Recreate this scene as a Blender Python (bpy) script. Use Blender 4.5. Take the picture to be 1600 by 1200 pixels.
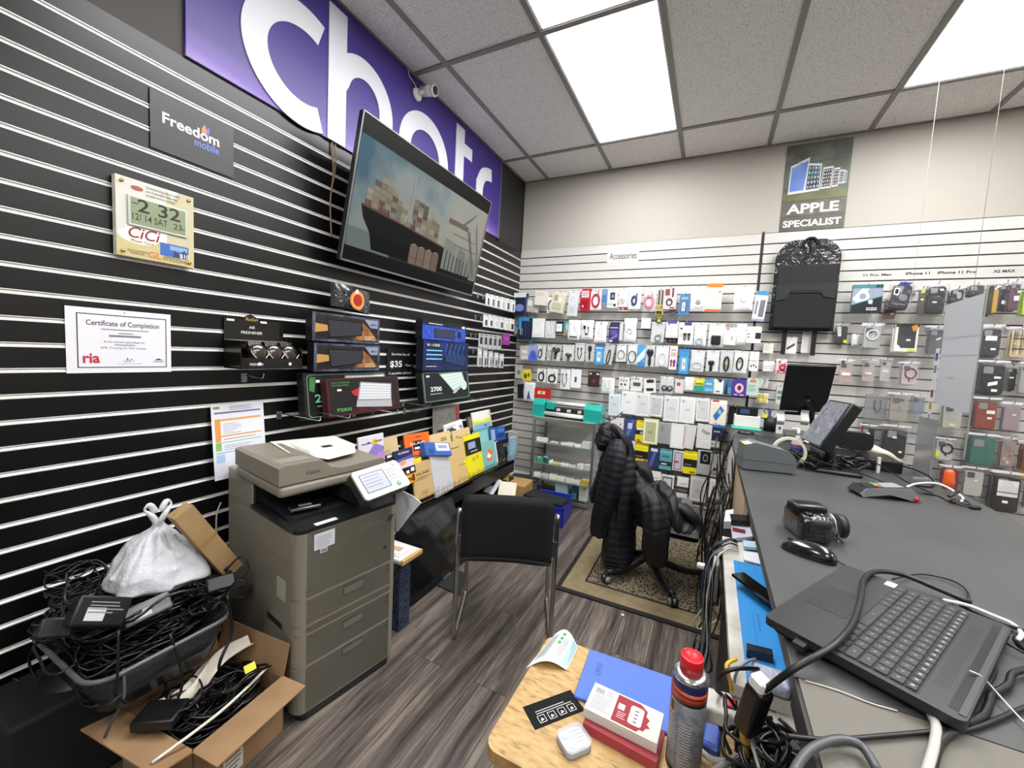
import bpy, bmesh, math, random
from mathutils import Matrix, Vector, noise
R = random.Random(7)
PI = math.pi
for o in list(bpy.data.objects): bpy.data.objects.remove(o)
SC = bpy.context.scene
COL = SC.collection

# ------------------------------------------------------------------ camera
CAMLOC = Vector((1.824586, -3.776662, 1.3355)); FPX = 630.0279
YAW, PITCH, ROLL = .4555143, -.0779034, .0525391
FW = Vector((-math.sin(YAW)*math.cos(PITCH), math.cos(YAW)*math.cos(PITCH), math.sin(PITCH)))
_r0 = Vector((math.cos(YAW), math.sin(YAW), 0)); _u0 = _r0.cross(FW)
RT = _r0*math.cos(ROLL) + _u0*math.sin(ROLL); UP = -_r0*math.sin(ROLL) + _u0*math.cos(ROLL)
cd = bpy.data.cameras.new('camera'); cam = bpy.data.objects.new('camera', cd); COL.objects.link(cam)
cd.sensor_width = 36; cd.sensor_fit = 'HORIZONTAL'; cd.lens = FPX*36/1600; cd.clip_start = .02
cam.matrix_world = Matrix(((RT.x, UP.x, -FW.x, CAMLOC.x), (RT.y, UP.y, -FW.y, CAMLOC.y), (RT.z, UP.z, -FW.z, CAMLOC.z), (0, 0, 0, 1)))
SC.camera = cam
# survey helpers: where the sight line of a measured photo point meets a plane of the room
def _ray(x, y): return FW + RT*((x-800)/FPX) - UP*((y-600)/FPX)
def onz(x, y, z=0.): d = _ray(x, y); return CAMLOC + d*((z-CAMLOC.z)/d.z)
def onx(x, y, X=0.): d = _ray(x, y); return CAMLOC + d*((X-CAMLOC.x)/d.x)
def ony(x, y, Y=0.): d = _ray(x, y); return CAMLOC + d*((Y-CAMLOC.y)/d.y)

# ------------------------------------------------------------------ light and exposure
W = bpy.data.worlds.new('world'); SC.world = W; W.use_nodes = True
W.node_tree.nodes['Background'].inputs[0].default_value = (.80, .90, 1, 1)
W.node_tree.nodes['Background'].inputs[1].default_value = .25
SC.view_settings.view_transform = 'Standard'; SC.view_settings.look = 'None'
SC.view_settings.exposure = 0.15; SC.view_settings.gamma = 1; SC.view_settings.use_curve_mapping = False
LIGHT_STRENGTH = 17.0
H = 3.037          # ceiling height
GX, GY = .2562, -.4815   # first ceiling grid lines
CT = .85           # counter top height

# ------------------------------------------------------------------ materials
def lin(c): return c/12.92 if c <= .04045 else ((c+.055)/1.055)**2.4
def rgb(h): return tuple(lin(int(h[i:i+2], 16)/255) for i in (0, 2, 4)) + (1,)
_mats = {}
def mat(h, rough=.5, metal=0., bump=None, emit=0., alpha=1., coat=0., spec=.5, trans=0., vary=None):
    key = (h, rough, metal, bump, emit, alpha, coat, spec, trans, vary)
    if key in _mats: return _mats[key]
    m = bpy.data.materials.new('surface_'+h); m.use_nodes = True
    nt = m.node_tree; b = nt.nodes['Principled BSDF']
    b.inputs['Base Color'].default_value = rgb(h); b.inputs['Roughness'].default_value = rough
    b.inputs['Metallic'].default_value = metal; b.inputs['Specular IOR Level'].default_value = spec
    b.inputs['Coat Weight'].default_value = coat; b.inputs['Alpha'].default_value = alpha
    b.inputs['Transmission Weight'].default_value = trans
    if emit:
        b.inputs['Emission Color'].default_value = rgb(h); b.inputs['Emission Strength'].default_value = emit
    if bump or vary:
        tc = nt.nodes.new('ShaderNodeTexCoord')
    if bump:
        n = nt.nodes.new('ShaderNodeTexNoise'); n.inputs['Scale'].default_value = bump[0]; n.inputs['Detail'].default_value = 4
        nt.links.new(tc.outputs['Object'], n.inputs['Vector'])
        bp = nt.nodes.new('ShaderNodeBump'); bp.inputs['Strength'].default_value = bump[1]; bp.inputs['Distance'].default_value = bump[2] if len(bump) > 2 else .002
        nt.links.new(n.outputs['Fac'], bp.inputs['Height']); nt.links.new(bp.outputs['Normal'], b.inputs['Normal'])
    if vary:   # (other colour, noise scale)
        n2 = nt.nodes.new('ShaderNodeTexNoise'); n2.inputs['Scale'].default_value = vary[1]; n2.inputs['Detail'].default_value = 6
        nt.links.new(tc.outputs['Object'], n2.inputs['Vector'])
        r = nt.nodes.new('ShaderNodeValToRGB'); r.color_ramp.elements[0].position = .38; r.color_ramp.elements[1].position = .62
        r.color_ramp.elements[0].color = rgb(h); r.color_ramp.elements[1].color = rgb(vary[0])
        nt.links.new(n2.outputs['Fac'], r.inputs['Fac']); nt.links.new(r.outputs['Color'], b.inputs['Base Color'])
    _mats[key] = m
    return m
def nodemat(name, build):
    m = bpy.data.materials.new(name); m.use_nodes = True; nt = m.node_tree
    build(nt, nt.nodes['Principled BSDF'], nt.nodes.new, nt.links.new); return m

BLK = mat('141416', .45); BLKG = mat('101012', .15, coat=.3); WHT = mat('ececea', .5); PAPER = mat('f2f2f0', .8)
CHROME = mat('d5d7da', .12, 1.); STEEL = mat('a9abae', .32, 1.); ALU = mat('f4f2ee', .35, .35)
def film(name, scale, strength, dist, f0, f1, milk):
    def bd(nt, b, N, L):
        out = nt.nodes['Material Output']; tr = N('ShaderNodeBsdfTransparent'); tr.inputs[0].default_value = (.97, .97, .97, 1); gl = N('ShaderNodeBsdfGlossy'); gl.inputs['Roughness'].default_value = .12
        df = N('ShaderNodeBsdfDiffuse'); df.inputs[0].default_value = (.85, .86, .87, 1); lw_ = N('ShaderNodeLayerWeight'); lw_.inputs[0].default_value = .35
        tc = N('ShaderNodeTexCoord'); n = N('ShaderNodeTexNoise'); n.inputs['Scale'].default_value = scale; n.inputs['Detail'].default_value = 3; L(tc.outputs['Object'], n.inputs['Vector'])
        bp = N('ShaderNodeBump'); bp.inputs['Strength'].default_value = strength; bp.inputs['Distance'].default_value = dist; L(n.outputs['Fac'], bp.inputs['Height'])
        for q in (gl, df, lw_): L(bp.outputs['Normal'], q.inputs['Normal'])
        mr = N('ShaderNodeMapRange'); mr.inputs['To Min'].default_value = f0; mr.inputs['To Max'].default_value = f1; L(lw_.outputs['Facing'], mr.inputs['Value'])
        m1 = N('ShaderNodeMixShader'); L(mr.outputs[0], m1.inputs[0]); L(tr.outputs[0], m1.inputs[1]); L(gl.outputs[0], m1.inputs[2])
        m2 = N('ShaderNodeMixShader'); m2.inputs[0].default_value = milk; L(m1.outputs[0], m2.inputs[1]); L(df.outputs[0], m2.inputs[2]); L(m2.outputs[0], out.inputs['Surface'])
    return nodemat(name, bd)
CLEARBAG = film('clear_plastic_film', 34., 1., .010, .012, .38, .022)
WRAP = film('clear_crinkled_wrap', 20., .8, .03, .02, .35, .0)
ACRYL = film('clear_acrylic', 1., .0, .001, .015, .14, .012)
CABLE = mat('0e0e10', .38); WIRE = mat('6d6f72', .35, .9)

# ------------------------------------------------------------------ mesh builder
_texts = {}
def text_mesh(s, bold, res):
    key = (s, bold, res)
    if key in _texts: return _texts[key]
    cu = bpy.data.curves.new('lettering', 'FONT'); cu.body = s; cu.size = 1; cu.offset = bold; cu.resolution_u = res
    cu.align_x = 'LEFT'
    ob = bpy.data.objects.new('lettering', cu); COL.objects.link(ob)
    dg = bpy.context.evaluated_depsgraph_get(); me = bpy.data.meshes.new_from_object(ob.evaluated_get(dg))
    V = [tuple(v.co) for v in me.vertices]; F = [tuple(p.vertices) for p in me.polygons]
    bpy.data.objects.remove(ob); bpy.data.curves.remove(cu); bpy.data.meshes.remove(me)
    xs = [v[0] for v in V] or [0, 1]
    _texts[key] = (V, F, min(xs), max(xs)); return _texts[key]

def spline(P, n=6, closed=False):
    P = [Vector(p) for p in P]
    if len(P) < 3: return P
    out = []; L = len(P)
    rng = range(L if closed else L-1)
    for i in rng:
        if closed: a, b, c, d = P[(i-1) % L], P[i], P[(i+1) % L], P[(i+2) % L]
        else: a, b, c, d = P[max(i-1, 0)], P[i], P[i+1], P[min(i+2, L-1)]
        for k in range(n):
            t = k/n
            out.append(.5*((2*b) + (c-a)*t + (2*a-5*b+4*c-d)*t*t + (3*b-a-3*c+d)*t*t*t))
    if not closed: out.append(P[-1])
    return out

class B:
    def __init__(s, M=None): s.V = []; s.F = []; s.I = []; s.S = []; s.m = []; s.T = M or Matrix()
    def add(s, V, F, m, smooth=False):
        k = len(s.V); s.V += [s.T @ Vector(v) for v in V]
        if m not in s.m: s.m.append(m)
        i = s.m.index(m)
        for f in F: s.F.append(tuple(k+j for j in f)); s.I.append(i); s.S.append(smooth)
        return s
    def box(s, x0, y0, z0, x1, y1, z1, m):
        V = [(x, y, z) for z in (z0, z1) for y in (y0, y1) for x in (x0, x1)]
        return s.add(V, [(0, 2, 3, 1), (4, 5, 7, 6), (0, 1, 5, 4), (2, 6, 7, 3), (0, 4, 6, 2), (1, 3, 7, 5)], m)
    def rbox(s, x0, y0, z0, x1, y1, z1, r, m, seg=3):
        bm = bmesh.new(); bmesh.ops.create_cube(bm, size=1)
        for v in bm.verts: v.co = Vector((x0+(v.co.x+.5)*(x1-x0), y0+(v.co.y+.5)*(y1-y0), z0+(v.co.z+.5)*(z1-z0)))
        r = min(r, abs(x1-x0)*.49, abs(y1-y0)*.49, abs(z1-z0)*.49)
        bmesh.ops.bevel(bm, geom=list(bm.edges), offset=r, segments=seg, affect='EDGES', profile=.5)
        bm.verts.index_update(); V = [tuple(v.co) for v in bm.verts]; F = [tuple(v.index for v in f.verts) for f in bm.faces]; bm.free()
        k0 = len(s.F); s.add(V, F, m, seg >= 2)
        for j, f in enumerate(F):          # big flat faces stay flat, only the rounded edges are smooth
            n_ = (Vector(V[f[1]])-Vector(V[f[0]])).cross(Vector(V[f[2]])-Vector(V[f[1]])); n_.normalize()
            if max(abs(n_.x), abs(n_.y), abs(n_.z)) > .9995: s.S[k0+j] = False
        return s
    def prism(s, pts, z0, z1, m, smooth=False):
        n = len(pts); V = [(p[0], p[1], z0) for p in pts] + [(p[0], p[1], z1) for p in pts]
        F = [tuple(range(n-1, -1, -1)), tuple(range(n, 2*n))]
        s.add(V, F, m); k = len(s.V)-2*n; i = s.m.index(m)
        for j in range(n): s.F.append((k+j, k+(j+1) % n, k+n+(j+1) % n, k+n+j)); s.I.append(i); s.S.append(False)
        return s
    def flat(s, pts, z, m): return s.add([(p[0], p[1], z) for p in pts], [tuple(range(len(pts)))], m)
    def quad(s, x0, y0, x1, y1, z, m): return s.flat([(x0, y0), (x1, y0), (x1, y1), (x0, y1)], z, m)
    def tube(s, P, r, m, n=6, closed=False, sm=5, cap=True):
        P = spline(P, sm, closed) if sm > 1 else [Vector(p) for p in P]
        L = len(P)
        if L < 2: return s
        V = []; F = []; up = Vector((0, 0, 1)); prev = None
        for i in range(L):
            a = P[(i-1) % L] if closed else P[max(i-1, 0)]; b = P[(i+1) % L] if closed else P[min(i+1, L-1)]
            t = (b-a)
            t = t.normalized() if t.length > 1e-9 else Vector((1, 0, 0))
            if prev is None: prev = t.orthogonal().normalized()
            nn = prev - t*prev.dot(t); nn = nn.normalized() if nn.length > 1e-6 else t.orthogonal().normalized(); prev = nn; bb = t.cross(nn)
            rr = r(i/(L-1)) if callable(r) else r
            for k in range(n):
                an = 2*PI*k/n; V.append(P[i] + nn*math.cos(an)*rr + bb*math.sin(an)*rr)
        for i in range(L if closed else L-1):
            for k in range(n):
                a0 = i*n+k; a1 = i*n+(k+1) % n; j = (i+1) % L
                F.append((a0, a1, j*n+(k+1) % n, j*n+k))
        if cap and not closed: F.append(tuple(range(n-1, -1, -1))); F.append(tuple((L-1)*n+k for k in range(n)))
        return s.add(V, F, m, True)
    def bar(s, p, q, r, m, n=8): return s.tube([p, q], r, m, n, sm=1)
    def cyl(s, p, q, r0, r1, m, n=20): return s.tube([p, q], lambda t: r0+(r1-r0)*t, m, n, sm=1)
    def lathe(s, prof, m, n=24, c=(0, 0, 0)):
        V = []; F = []; L = len(prof)
        for (r, z) in prof:
            for k in range(n): a = 2*PI*k/n; V.append((c[0]+r*math.cos(a), c[1]+r*math.sin(a), c[2]+z))
        for i in range(L-1):
            for k in range(n): F.append((i*n+k, i*n+(k+1) % n, (i+1)*n+(k+1) % n, (i+1)*n+k))
        F.append(tuple(range(n-1, -1, -1))); F.append(tuple((L-1)*n+k for k in range(n)))
        return s.add(V, F, m, True)
    def surf(s, f, nu, nv, m, cu=False, smooth=True):
        V = [f(i/nu, j/nv) for j in range(nv+1) for i in range(nu+(0 if cu else 1))]; w = nu if cu else nu+1; F = []
        for j in range(nv):
            for i in range(nu): F.append((j*w+i, j*w+(i+1) % w, (j+1)*w+(i+1) % w, (j+1)*w+i))
        return s.add(V, F, m, smooth)
    def text(s, t, x, y, size, m, z=.001, align='c', sx=1., bold=0., shear=0., res=3, rot=0., width=None):
        V, F, a, b = text_mesh(t, bold, res)
        if width: sx = width/((b-a)*size)
        w = (b-a)*size*sx; ox = {'c': -w/2, 'l': 0, 'r': -w}[align]; c, sn = math.cos(rot), math.sin(rot); out = []
        for v in V:
            X = ox+(v[0]-a)*size*sx+v[1]*size*shear; Y = v[1]*size; out.append((x+X*c-Y*sn, y+X*sn+Y*c, z))
        return s.add(out, F, m)
    def lines(s, x0, y0, x1, n, dy, h, m, z=.001, jag=.3):
        for i in range(n):
            e = x1-(x1-x0)*jag*R.random(); s.quad(x0, y0-i*dy-h, e, y0-i*dy, z, m)
        return s
    def loft(s, secs, m, nu=36, nv=24, puff=0., npuff=10, fold=.0, seed=0, cap=True):
        C = spline([Vector(q[0]) for q in secs], max(2, nv//(len(secs)-1))); A = spline([Vector((q[1], q[2], q[3] if len(q) > 3 else 0)) for q in secs], max(2, nv//(len(secs)-1)))
        L = len(C); V = []; F = []
        for i in range(L):
            t = i/(L-1); d = (C[min(i+1, L-1)]-C[max(i-1, 0)]).normalized(); e1 = Vector((1, 0, 0)); e1 = (e1-d*e1.dot(d))
            e1 = e1.normalized() if e1.length > .2 else d.orthogonal().normalized(); e2 = d.cross(e1)
            pf = 1+puff*(abs(math.sin(PI*npuff*t))**.22-.9)
            for k in range(nu):
                a = 2*PI*k/nu+A[i].z; q = C[i]+e1*math.cos(a)*A[i].x*pf+e2*math.sin(a)*A[i].y*pf
                nz = noise.noise(Vector((math.cos(a)*1.6+seed, math.sin(a)*1.6, t*3+seed)))*fold*.8+noise.noise(Vector((math.cos(a)*4+seed, math.sin(a)*4, t*2.2)))*fold*.6
                V.append(q+(q-C[i]).normalized()*nz if (q-C[i]).length > 1e-6 else q)
        for i in range(L-1):
            for k in range(nu): F.append((i*nu+k, i*nu+(k+1) % nu, (i+1)*nu+(k+1) % nu, (i+1)*nu+k))
        if cap: F.append(tuple(range(nu-1, -1, -1))); F.append(tuple((L-1)*nu+k for k in range(nu)))
        return s.add(V, F, m, True)
    def build(s, name, parent=None, M=None, label=None, kind=None, cat=None, group=None, loc=None):
        me = bpy.data.meshes.new(name); V = s.V
        if loc is not None and parent is None and M is None: M = Matrix.Translation(loc); V = [v-Vector(loc) for v in V]
        me.from_pydata([tuple(v) for v in V], [], s.F); me.update()
        for m in s.m: me.materials.append(m)
        me.polygons.foreach_set('material_index', s.I); me.polygons.foreach_set('use_smooth', s.S)
        o = bpy.data.objects.new(name, me); COL.objects.link(o)
        if parent: o.parent = parent
        if M: o.matrix_world = M
        props(o, label, cat, group, kind); return o
def props(o, label=None, cat=None, group=None, kind=None):
    for k, v in (('label', label), ('category', cat), ('group', group), ('kind', kind)):
        if v: o[k] = v
def thing(name, label, cat, M=None, group=None):
    o = bpy.data.objects.new(name, None); o.empty_display_size = .05; COL.objects.link(o)
    if isinstance(M, (Vector, tuple)): M = Matrix.Translation(M)
    if M: o.matrix_world = M
    props(o, label, cat, group); return o
def struct(name, b): return b.build(name, kind='structure')
def rrect(x0, y0, x1, y1, r, n=5):
    P = []
    for cx, cy, a in ((x1-r, y0+r, -90), (x1-r, y1-r, 0), (x0+r, y1-r, 90), (x0+r, y0+r, 180)):
        for k in range(n+1): t = math.radians(a+90*k/n); P.append((cx+r*math.cos(t), cy+r*math.sin(t)))
    return P
def ell(cx, cy, rx, ry, n=24): return [(cx+rx*math.cos(2*PI*k/n), cy+ry*math.sin(2*PI*k/n)) for k in range(n)]
def frame(o, u, v):
    u = Vector(u).normalized(); w = u.cross(Vector(v)).normalized(); v = w.cross(u)
    return Matrix(((u.x, v.x, w.x, o[0]), (u.y, v.y, w.y, o[1]), (u.z, v.z, w.z, o[2]), (0, 0, 0, 1)))
def backM(x, z, d=0.): return frame((x, -d, z), (1, 0, 0), (0, 0, 1))      # u right, v up, w out of the back wall
def leftM(y, z, d=0.): return frame((d, y, z), (0, 1, 0), (0, 0, 1))       # the same on the left wall
def RX(a): return Matrix.Rotation(a, 4, 'X')
def RY(a): return Matrix.Rotation(a, 4, 'Y')
def RZ(a): return Matrix.Rotation(a, 4, 'Z')
def TR(x, y, z): return Matrix.Translation((x, y, z))
# ------------------------------------------------------------------ room shell
XR, YN = 5.6, -6.6
def wood_floor(nt, b, N, L):
    tc = N('ShaderNodeTexCoord'); mp = N('ShaderNodeMapping'); mp.inputs['Rotation'].default_value = (0, 0, PI/2)
    L(tc.outputs['Object'], mp.inputs['Vector'])
    br = N('ShaderNodeTexBrick'); br.inputs['Scale'].default_value = 1; br.inputs['Brick Width'].default_value = 1.22; br.inputs['Row Height'].default_value = .152
    br.inputs['Mortar Size'].default_value = .0012; br.inputs['Color1'].default_value = (.0, .0, .0, 1); br.inputs['Color2'].default_value = (1, 1, 1, 1); br.inputs['Mortar'].default_value = (.5, .5, .5, 1); br.offset = .37
    L(mp.outputs['Vector'], br.inputs['Vector'])
    sp = N('ShaderNodeVectorMath'); sp.operation = 'MULTIPLY'; sp.inputs[1].default_value = (16, .8, 16); L(tc.outputs['Object'], sp.inputs[0])
    ad = N('ShaderNodeVectorMath'); ad.operation = 'MULTIPLY_ADD'; ad.inputs[1].default_value = (7, 5, 3); L(br.outputs['Color'], ad.inputs[0]); L(sp.outputs['Vector'], ad.inputs[2])
    n = N('ShaderNodeTexNoise'); n.inputs['Scale'].default_value = 1.3; n.inputs['Detail'].default_value = 10; n.inputs['Roughness'].default_value = .74; n.inputs['Distortion'].default_value = .25
    L(ad.outputs['Vector'], n.inputs['Vector'])
    n2 = N('ShaderNodeTexNoise'); n2.inputs['Scale'].default_value = 9; n2.inputs['Detail'].default_value = 5; L(ad.outputs['Vector'], n2.inputs['Vector'])
    mx = N('ShaderNodeMath'); mx.operation = 'MULTIPLY_ADD'; mx.inputs[1].default_value = .35; L(n2.outputs['Fac'], mx.inputs[0]); L(n.outputs['Fac'], mx.inputs[2])
    cr = N('ShaderNodeValToRGB'); e = cr.color_ramp.elements; e[0].position = .50; e[0].color = rgb('27221f'); e[1].position = .84; e[1].color = rgb('857a6f')
    e2 = cr.color_ramp.elements.new(.68); e2.color = rgb('58504a')
    L(mx.outputs[0], cr.inputs['Fac'])
    mm = N('ShaderNodeMixRGB'); mm.blend_type = 'MULTIPLY'; L(br.outputs['Fac'], mm.inputs['Fac']); L(cr.outputs['Color'], mm.inputs['Color1']); mm.inputs['Color2'].default_value = (.25, .24, .23, 1)
    L(mm.outputs['Color'], b.inputs['Base Color']); b.inputs['Roughness'].default_value = .42
    bp = N('ShaderNodeBump'); bp.inputs['Strength'].default_value = .15; bp.inputs['Distance'].default_value = .002; L(mx.outputs[0], bp.inputs['Height']); L(bp.outputs['Normal'], b.inputs['Normal'])
FLOORM = nodemat('grey_plank_vinyl', wood_floor)
def tile(nt, b, N, L):
    tc = N('ShaderNodeTexCoord'); n = N('ShaderNodeTexNoise'); n.inputs['Scale'].default_value = 170; n.inputs['Detail'].default_value = 2; L(tc.outputs['Object'], n.inputs['Vector'])
    cr = N('ShaderNodeValToRGB'); e = cr.color_ramp.elements; e[0].position = .30; e[0].color = rgb('b4afab'); e[1].position = .46; e[1].color = rgb('f2efec')
    L(n.outputs['Fac'], cr.inputs['Fac']); L(cr.outputs['Color'], b.inputs['Base Color']); b.inputs['Roughness'].default_value = .9
    bp = N('ShaderNodeBump'); bp.inputs['Strength'].default_value = .5; bp.inputs['Distance'].default_value = .003; L(n.outputs['Fac'], bp.inputs['Height']); L(bp.outputs['Normal'], b.inputs['Normal'])
TILE = nodemat('speckled_ceiling_tile', tile)
struct('floor', B().box(-.1, YN, -.06, XR, .1, 0, FLOORM))
# ceiling with holes only where the light troffers sit
GRIDX = [GX+.61*i for i in range(-1, 10)]; GRIDY = [GY-1.22*j for j in range(6)]
LIGHTS = [(1, 0), (1, 1), (4, 0), (4, 1), (1, 3), (4, 3), (7, 1)]
c = B()
def cell(i, j): return GX+.61*i, GY-1.22*j-1.22, GX+.61*(i+1), GY-1.22*j
c.box(-.1, GY, H, XR, .1, H+.02, TILE)
for j in range(5):
    for i in range(-1, 9):
        if (i, j) in LIGHTS: continue
        x0, y0, x1, y1 = cell(i, j); x0 = max(x0, -.1)
        c.box(x0, y0, H, min(x1, XR), y1, H+.02, TILE)
struct('ceiling', c)
TBAR = mat('8b8682', .5)
t = B()
for x in GRIDX[1:]: t.box(x-.015, YN, H-.008, x+.015, 0, H+.004, TBAR)
for y in GRIDY: t.box(-.0, y-.015, H-.0082, XR, y+.015, H+.0045, TBAR)
t.box(0, -.022, H-.006, XR, 0, H+.002, TBAR); t.box(0, YN, H-.006, .022, 0, H+.002, TBAR)
struct('trim_1', t)
LAMP = mat('ffffff', .5, emit=LIGHT_STRENGTH)
names = {(1, 0): 'whole lit rectangular ceiling light panel above the middle of the room', (1, 1): 'lit ceiling light panel nearer the viewer, cut by the top edge', (4, 0): 'lit ceiling light panel at the top right over the counter'}
for (i, j) in LIGHTS:
    x0, y0, x1, y1 = cell(i, j)
    L_ = thing('ceiling_light', names.get((i, j), 'lit ceiling light panel behind the viewer'), 'ceiling light', ((x0+x1)/2, (y0+y1)/2, H), None if (i, j) in names else 'ceiling lights behind the viewer')
    b = B(); w, h = .305-.012, .61-.012
    for a in ((-w, -h, w, -h+.012), (-w, h-.012, w, h), (-w, -h, -w+.012, h), (w-.012, -h, w, h)): b.box(a[0], a[1], -.004, a[2], a[3], .012, mat('dedcd8', .4))
    b.build('light_frame', L_)
    B().box(-w+.01, -h+.01, .004, w-.01, h-.01, .010, LAMP).build('diffuser', L_)

# slat walls: boards with C grooves; profile extruded along the wall
S = .0763
def slatwall(z_list, ztop, a0, a1, frameM, board, inner, metal, gh, gd, lip=.0):
    b = B(frameM)
    prev = ztop
    for z in z_list:                       # z = groove centre
        b.box(a0, z+gh/2, -.018, a1, prev, 0, board)
        if metal:
            b.box(a0, z+gh/2-.0016, -gd, a1, z+gh/2+.0006, .0012, metal)
            b.box(a0, z-gh/2-.0014, -gd, a1, z-gh/2+.0022, .0014, metal)
            b.box(a0, z-gh/2, -gd-.002, a1, z+gh/2, -gd, inner)
            b.add([(a0, z-gh/2+.001, .0012), (a1, z-gh/2+.001, .0012), (a1, z+gh/2-.0025, -gd+.0002), (a0, z+gh/2-.0025, -gd+.0002)], [(0, 1, 2, 3)], metal)
        else:
            b.box(a0, z-gh/2, -.018, a1, z+gh/2, -gd, inner)
        prev = z-gh/2
    b.box(a0, 0, -.018, a1, prev, 0, board)
    return b
BLKBOARD = mat('060608', .33, bump=(120., .12, .0006), spec=.42)
zL = [2.199+S-S*k for k in range(0, 30) if 2.199+S-S*k > .03]
zR = [2.2888-S*k for k in range(0, 31) if 2.2888-S*k > .03]
MF = frame((0, 0, 0), (0, 1, 0), (0, 0, 1))
lw = slatwall(zL, 2.352, YN, 0, MF, BLKBOARD, mat('c9c6c1', .4, .1), ALU, .0125, .006)
lw.T = Matrix(); UPP = mat('3b3735', .6, bump=(40., .2, .001))
lw.box(-.03, YN, 2.352, -.002, -.5, H, UPP); lw.box(-.03, -.5, 2.352, -.001, 0, H, mat('26272a', .35))
lw.box(-.1, YN, 0, -.018, .1, H, BLK)
struct('wall_left', lw)
WBOARD = mat('cac7c2', .28, bump=(60., .05, .0004)); PAINT = mat('b5b0a7', .75, bump=(300., .1, .0006))
bw = slatwall(zR, 2.372, .0, 2.098, frame((0, 0, 0), (1, 0, 0), (0, 0, 1)), WBOARD, mat('2b2a29', .7), None, .0095, .010)
b2 = slatwall(zR, 2.374, 2.118, XR, frame((0, 0, 0), (1, 0, 0), (0, 0, 1)), WBOARD, mat('2b2a29', .7), None, .0095, .010)
bw.V += b2.V and []
def merge(a, b):
    k = len(a.V); a.V += b.V; mp = []
    for m in b.m:
        if m not in a.m: a.m.append(m)
        mp.append(a.m.index(m))
    a.F += [tuple(k+j for j in f) for f in b.F]; a.I += [mp[i] for i in b.I]; a.S += b.S
merge(bw, b2)
bw.T = Matrix()
bw.box(0, .0, 2.37, XR, .02, H, PAINT); bw.box(-.1, .018, 0, XR, .12, H+.02, PAINT)
bw.box(2.098, .004, 0, 2.118, .02, 2.39, BLK)
for z in (1.2, 1.9):
    bw.box(2.4, -.0005, 1.05, 2.4015, .001, 2.37, mat('b8b4ae')); break
struct('wall_back', bw)
SIDE = mat('cfcac2', .8)
struct('wall_right', B().box(XR, YN, 0, XR+.1, .1, H, SIDE))
struct('wall_near', B().box(-.1, YN-.1, 0, XR+.1, YN, H, SIDE))
# slim trims of the back wall: the divider strip and the tape edge in the corner
struct('trim_2', B().box(2.101, -.004, .02, 2.115, .003, 2.385, BLK))
struct('trim_3', B().box(.0, -.002, 2.345, .006, .0, H, BLK))

# ------------------------------------------------------------------ purple wall sign with big letters
def signmat(nt, b, N, L):
    tc = N('ShaderNodeTexCoord'); sx = N('ShaderNodeSeparateXYZ'); L(tc.outputs['Object'], sx.inputs[0])
    n = N('ShaderNodeTexNoise'); n.inputs['Scale'].default_value = .9; n.inputs['Detail'].default_value = 1; L(tc.outputs['Object'], n.inputs['Vector'])
    a = N('ShaderNodeMath'); a.operation = 'MULTIPLY_ADD'; a.inputs[1].default_value = -1.9; a.inputs[2].default_value = .42; L(sx.outputs['Y'], a.inputs[0])
    m = N('ShaderNodeMath'); m.operation = 'MULTIPLY_ADD'; m.inputs[1].default_value = 1.0; L(n.outputs['Fac'], m.inputs[0]); L(a.outputs[0], m.inputs[2])
    cr = N('ShaderNodeValToRGB'); e = cr.color_ramp.elements; e[0].position = .62; e[0].color = rgb('3d2a80'); e[1].position = 1.0; e[1].color = rgb('a98fd0')
    e2 = e.new(.8); e2.color = rgb('6648a8')
    L(m.outputs[0], cr.inputs['Fac']); L(cr.outputs['Color'], b.inputs['Base Color']); b.inputs['Roughness'].default_value = .42
SIGN = nodemat('purple_gradient_print', signmat)
SY0, SY1 = -2.928, -.522
sg = thing('wall_sign', 'long purple wall sign with huge white lettering under the ceiling', 'sign', leftM(SY0, 2.356, .0))
sw = SY1-SY0; sh = H-2.356-.008
B().box(0, 0, 0, sw, sh, .012, SIGN).build('sign_board', sg)
B().box(sw, 0, 0, sw+.012, sh, .016, mat('8e9094', .35, .7)).box(sw+.012, -.02, 0, sw+.03, sh, .010, BLK).build('sign_edge', sg, label='thin grey metal edge strip')
LETM = mat('d9dbe2', .45)
def stroke(b, pts, wd, z0, z1, m, n=8):
    P = spline([(p[0], p[1], 0) for p in pts], n) if len(pts) > 2 else [Vector((p[0], p[1], 0)) for p in pts]
    Lf, Rt = [], []
    for i, p in enumerate(P):
        t = (P[min(i+1, len(P)-1)]-P[max(i-1, 0)]).normalized(); nn = Vector((-t.y, t.x, 0))*wd/2; Lf.append(p+nn); Rt.append(p-nn)
    L_ = len(P); V = [(q.x, q.y, z) for z in (z0, z1) for q in Lf+Rt]; F = []; K = 2*L_
    for i in range(L_-1):
        F += [(K+i, K+L_+i, K+L_+i+1, K+i+1), (i, i+1, L_+i+1, L_+i), (i, K+i, K+i+1, i+1), (L_+i, L_+i+1, K+L_+i+1, K+L_+i)]
    F += [(0, L_, K+L_, K), (L_-1, K+L_-1, K+2*L_-1, 2*L_-1)]
    b.add(V, F, m)
def arc(cx, cy, rx, ry, a0, a1, n=14): return [(cx+rx*math.cos(math.radians(a0+(a1-a0)*k/n)), cy+ry*math.sin(math.radians(a0+(a1-a0)*k/n))) for k in range(n+1)]
def letter(name, fn):
    b = B(); fn(b); return b.build(name, sg)
z0, z1 = .012, .018
letter('letter_c', lambda b: stroke(b, arc(.468, .25, .225, .212, 66, 294, 20), .108, z0, z1, LETM, 2))
def _h(b):
    b.box(.603, .0, z0, .711, .640, z1, LETM); stroke(b, [(.66, .30)]+arc(.835, .285, .162, .172, 165, 0, 10)+[(.997, .15), (.997, .0)], .104, z0, z1+.0004, LETM, 2)
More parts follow.
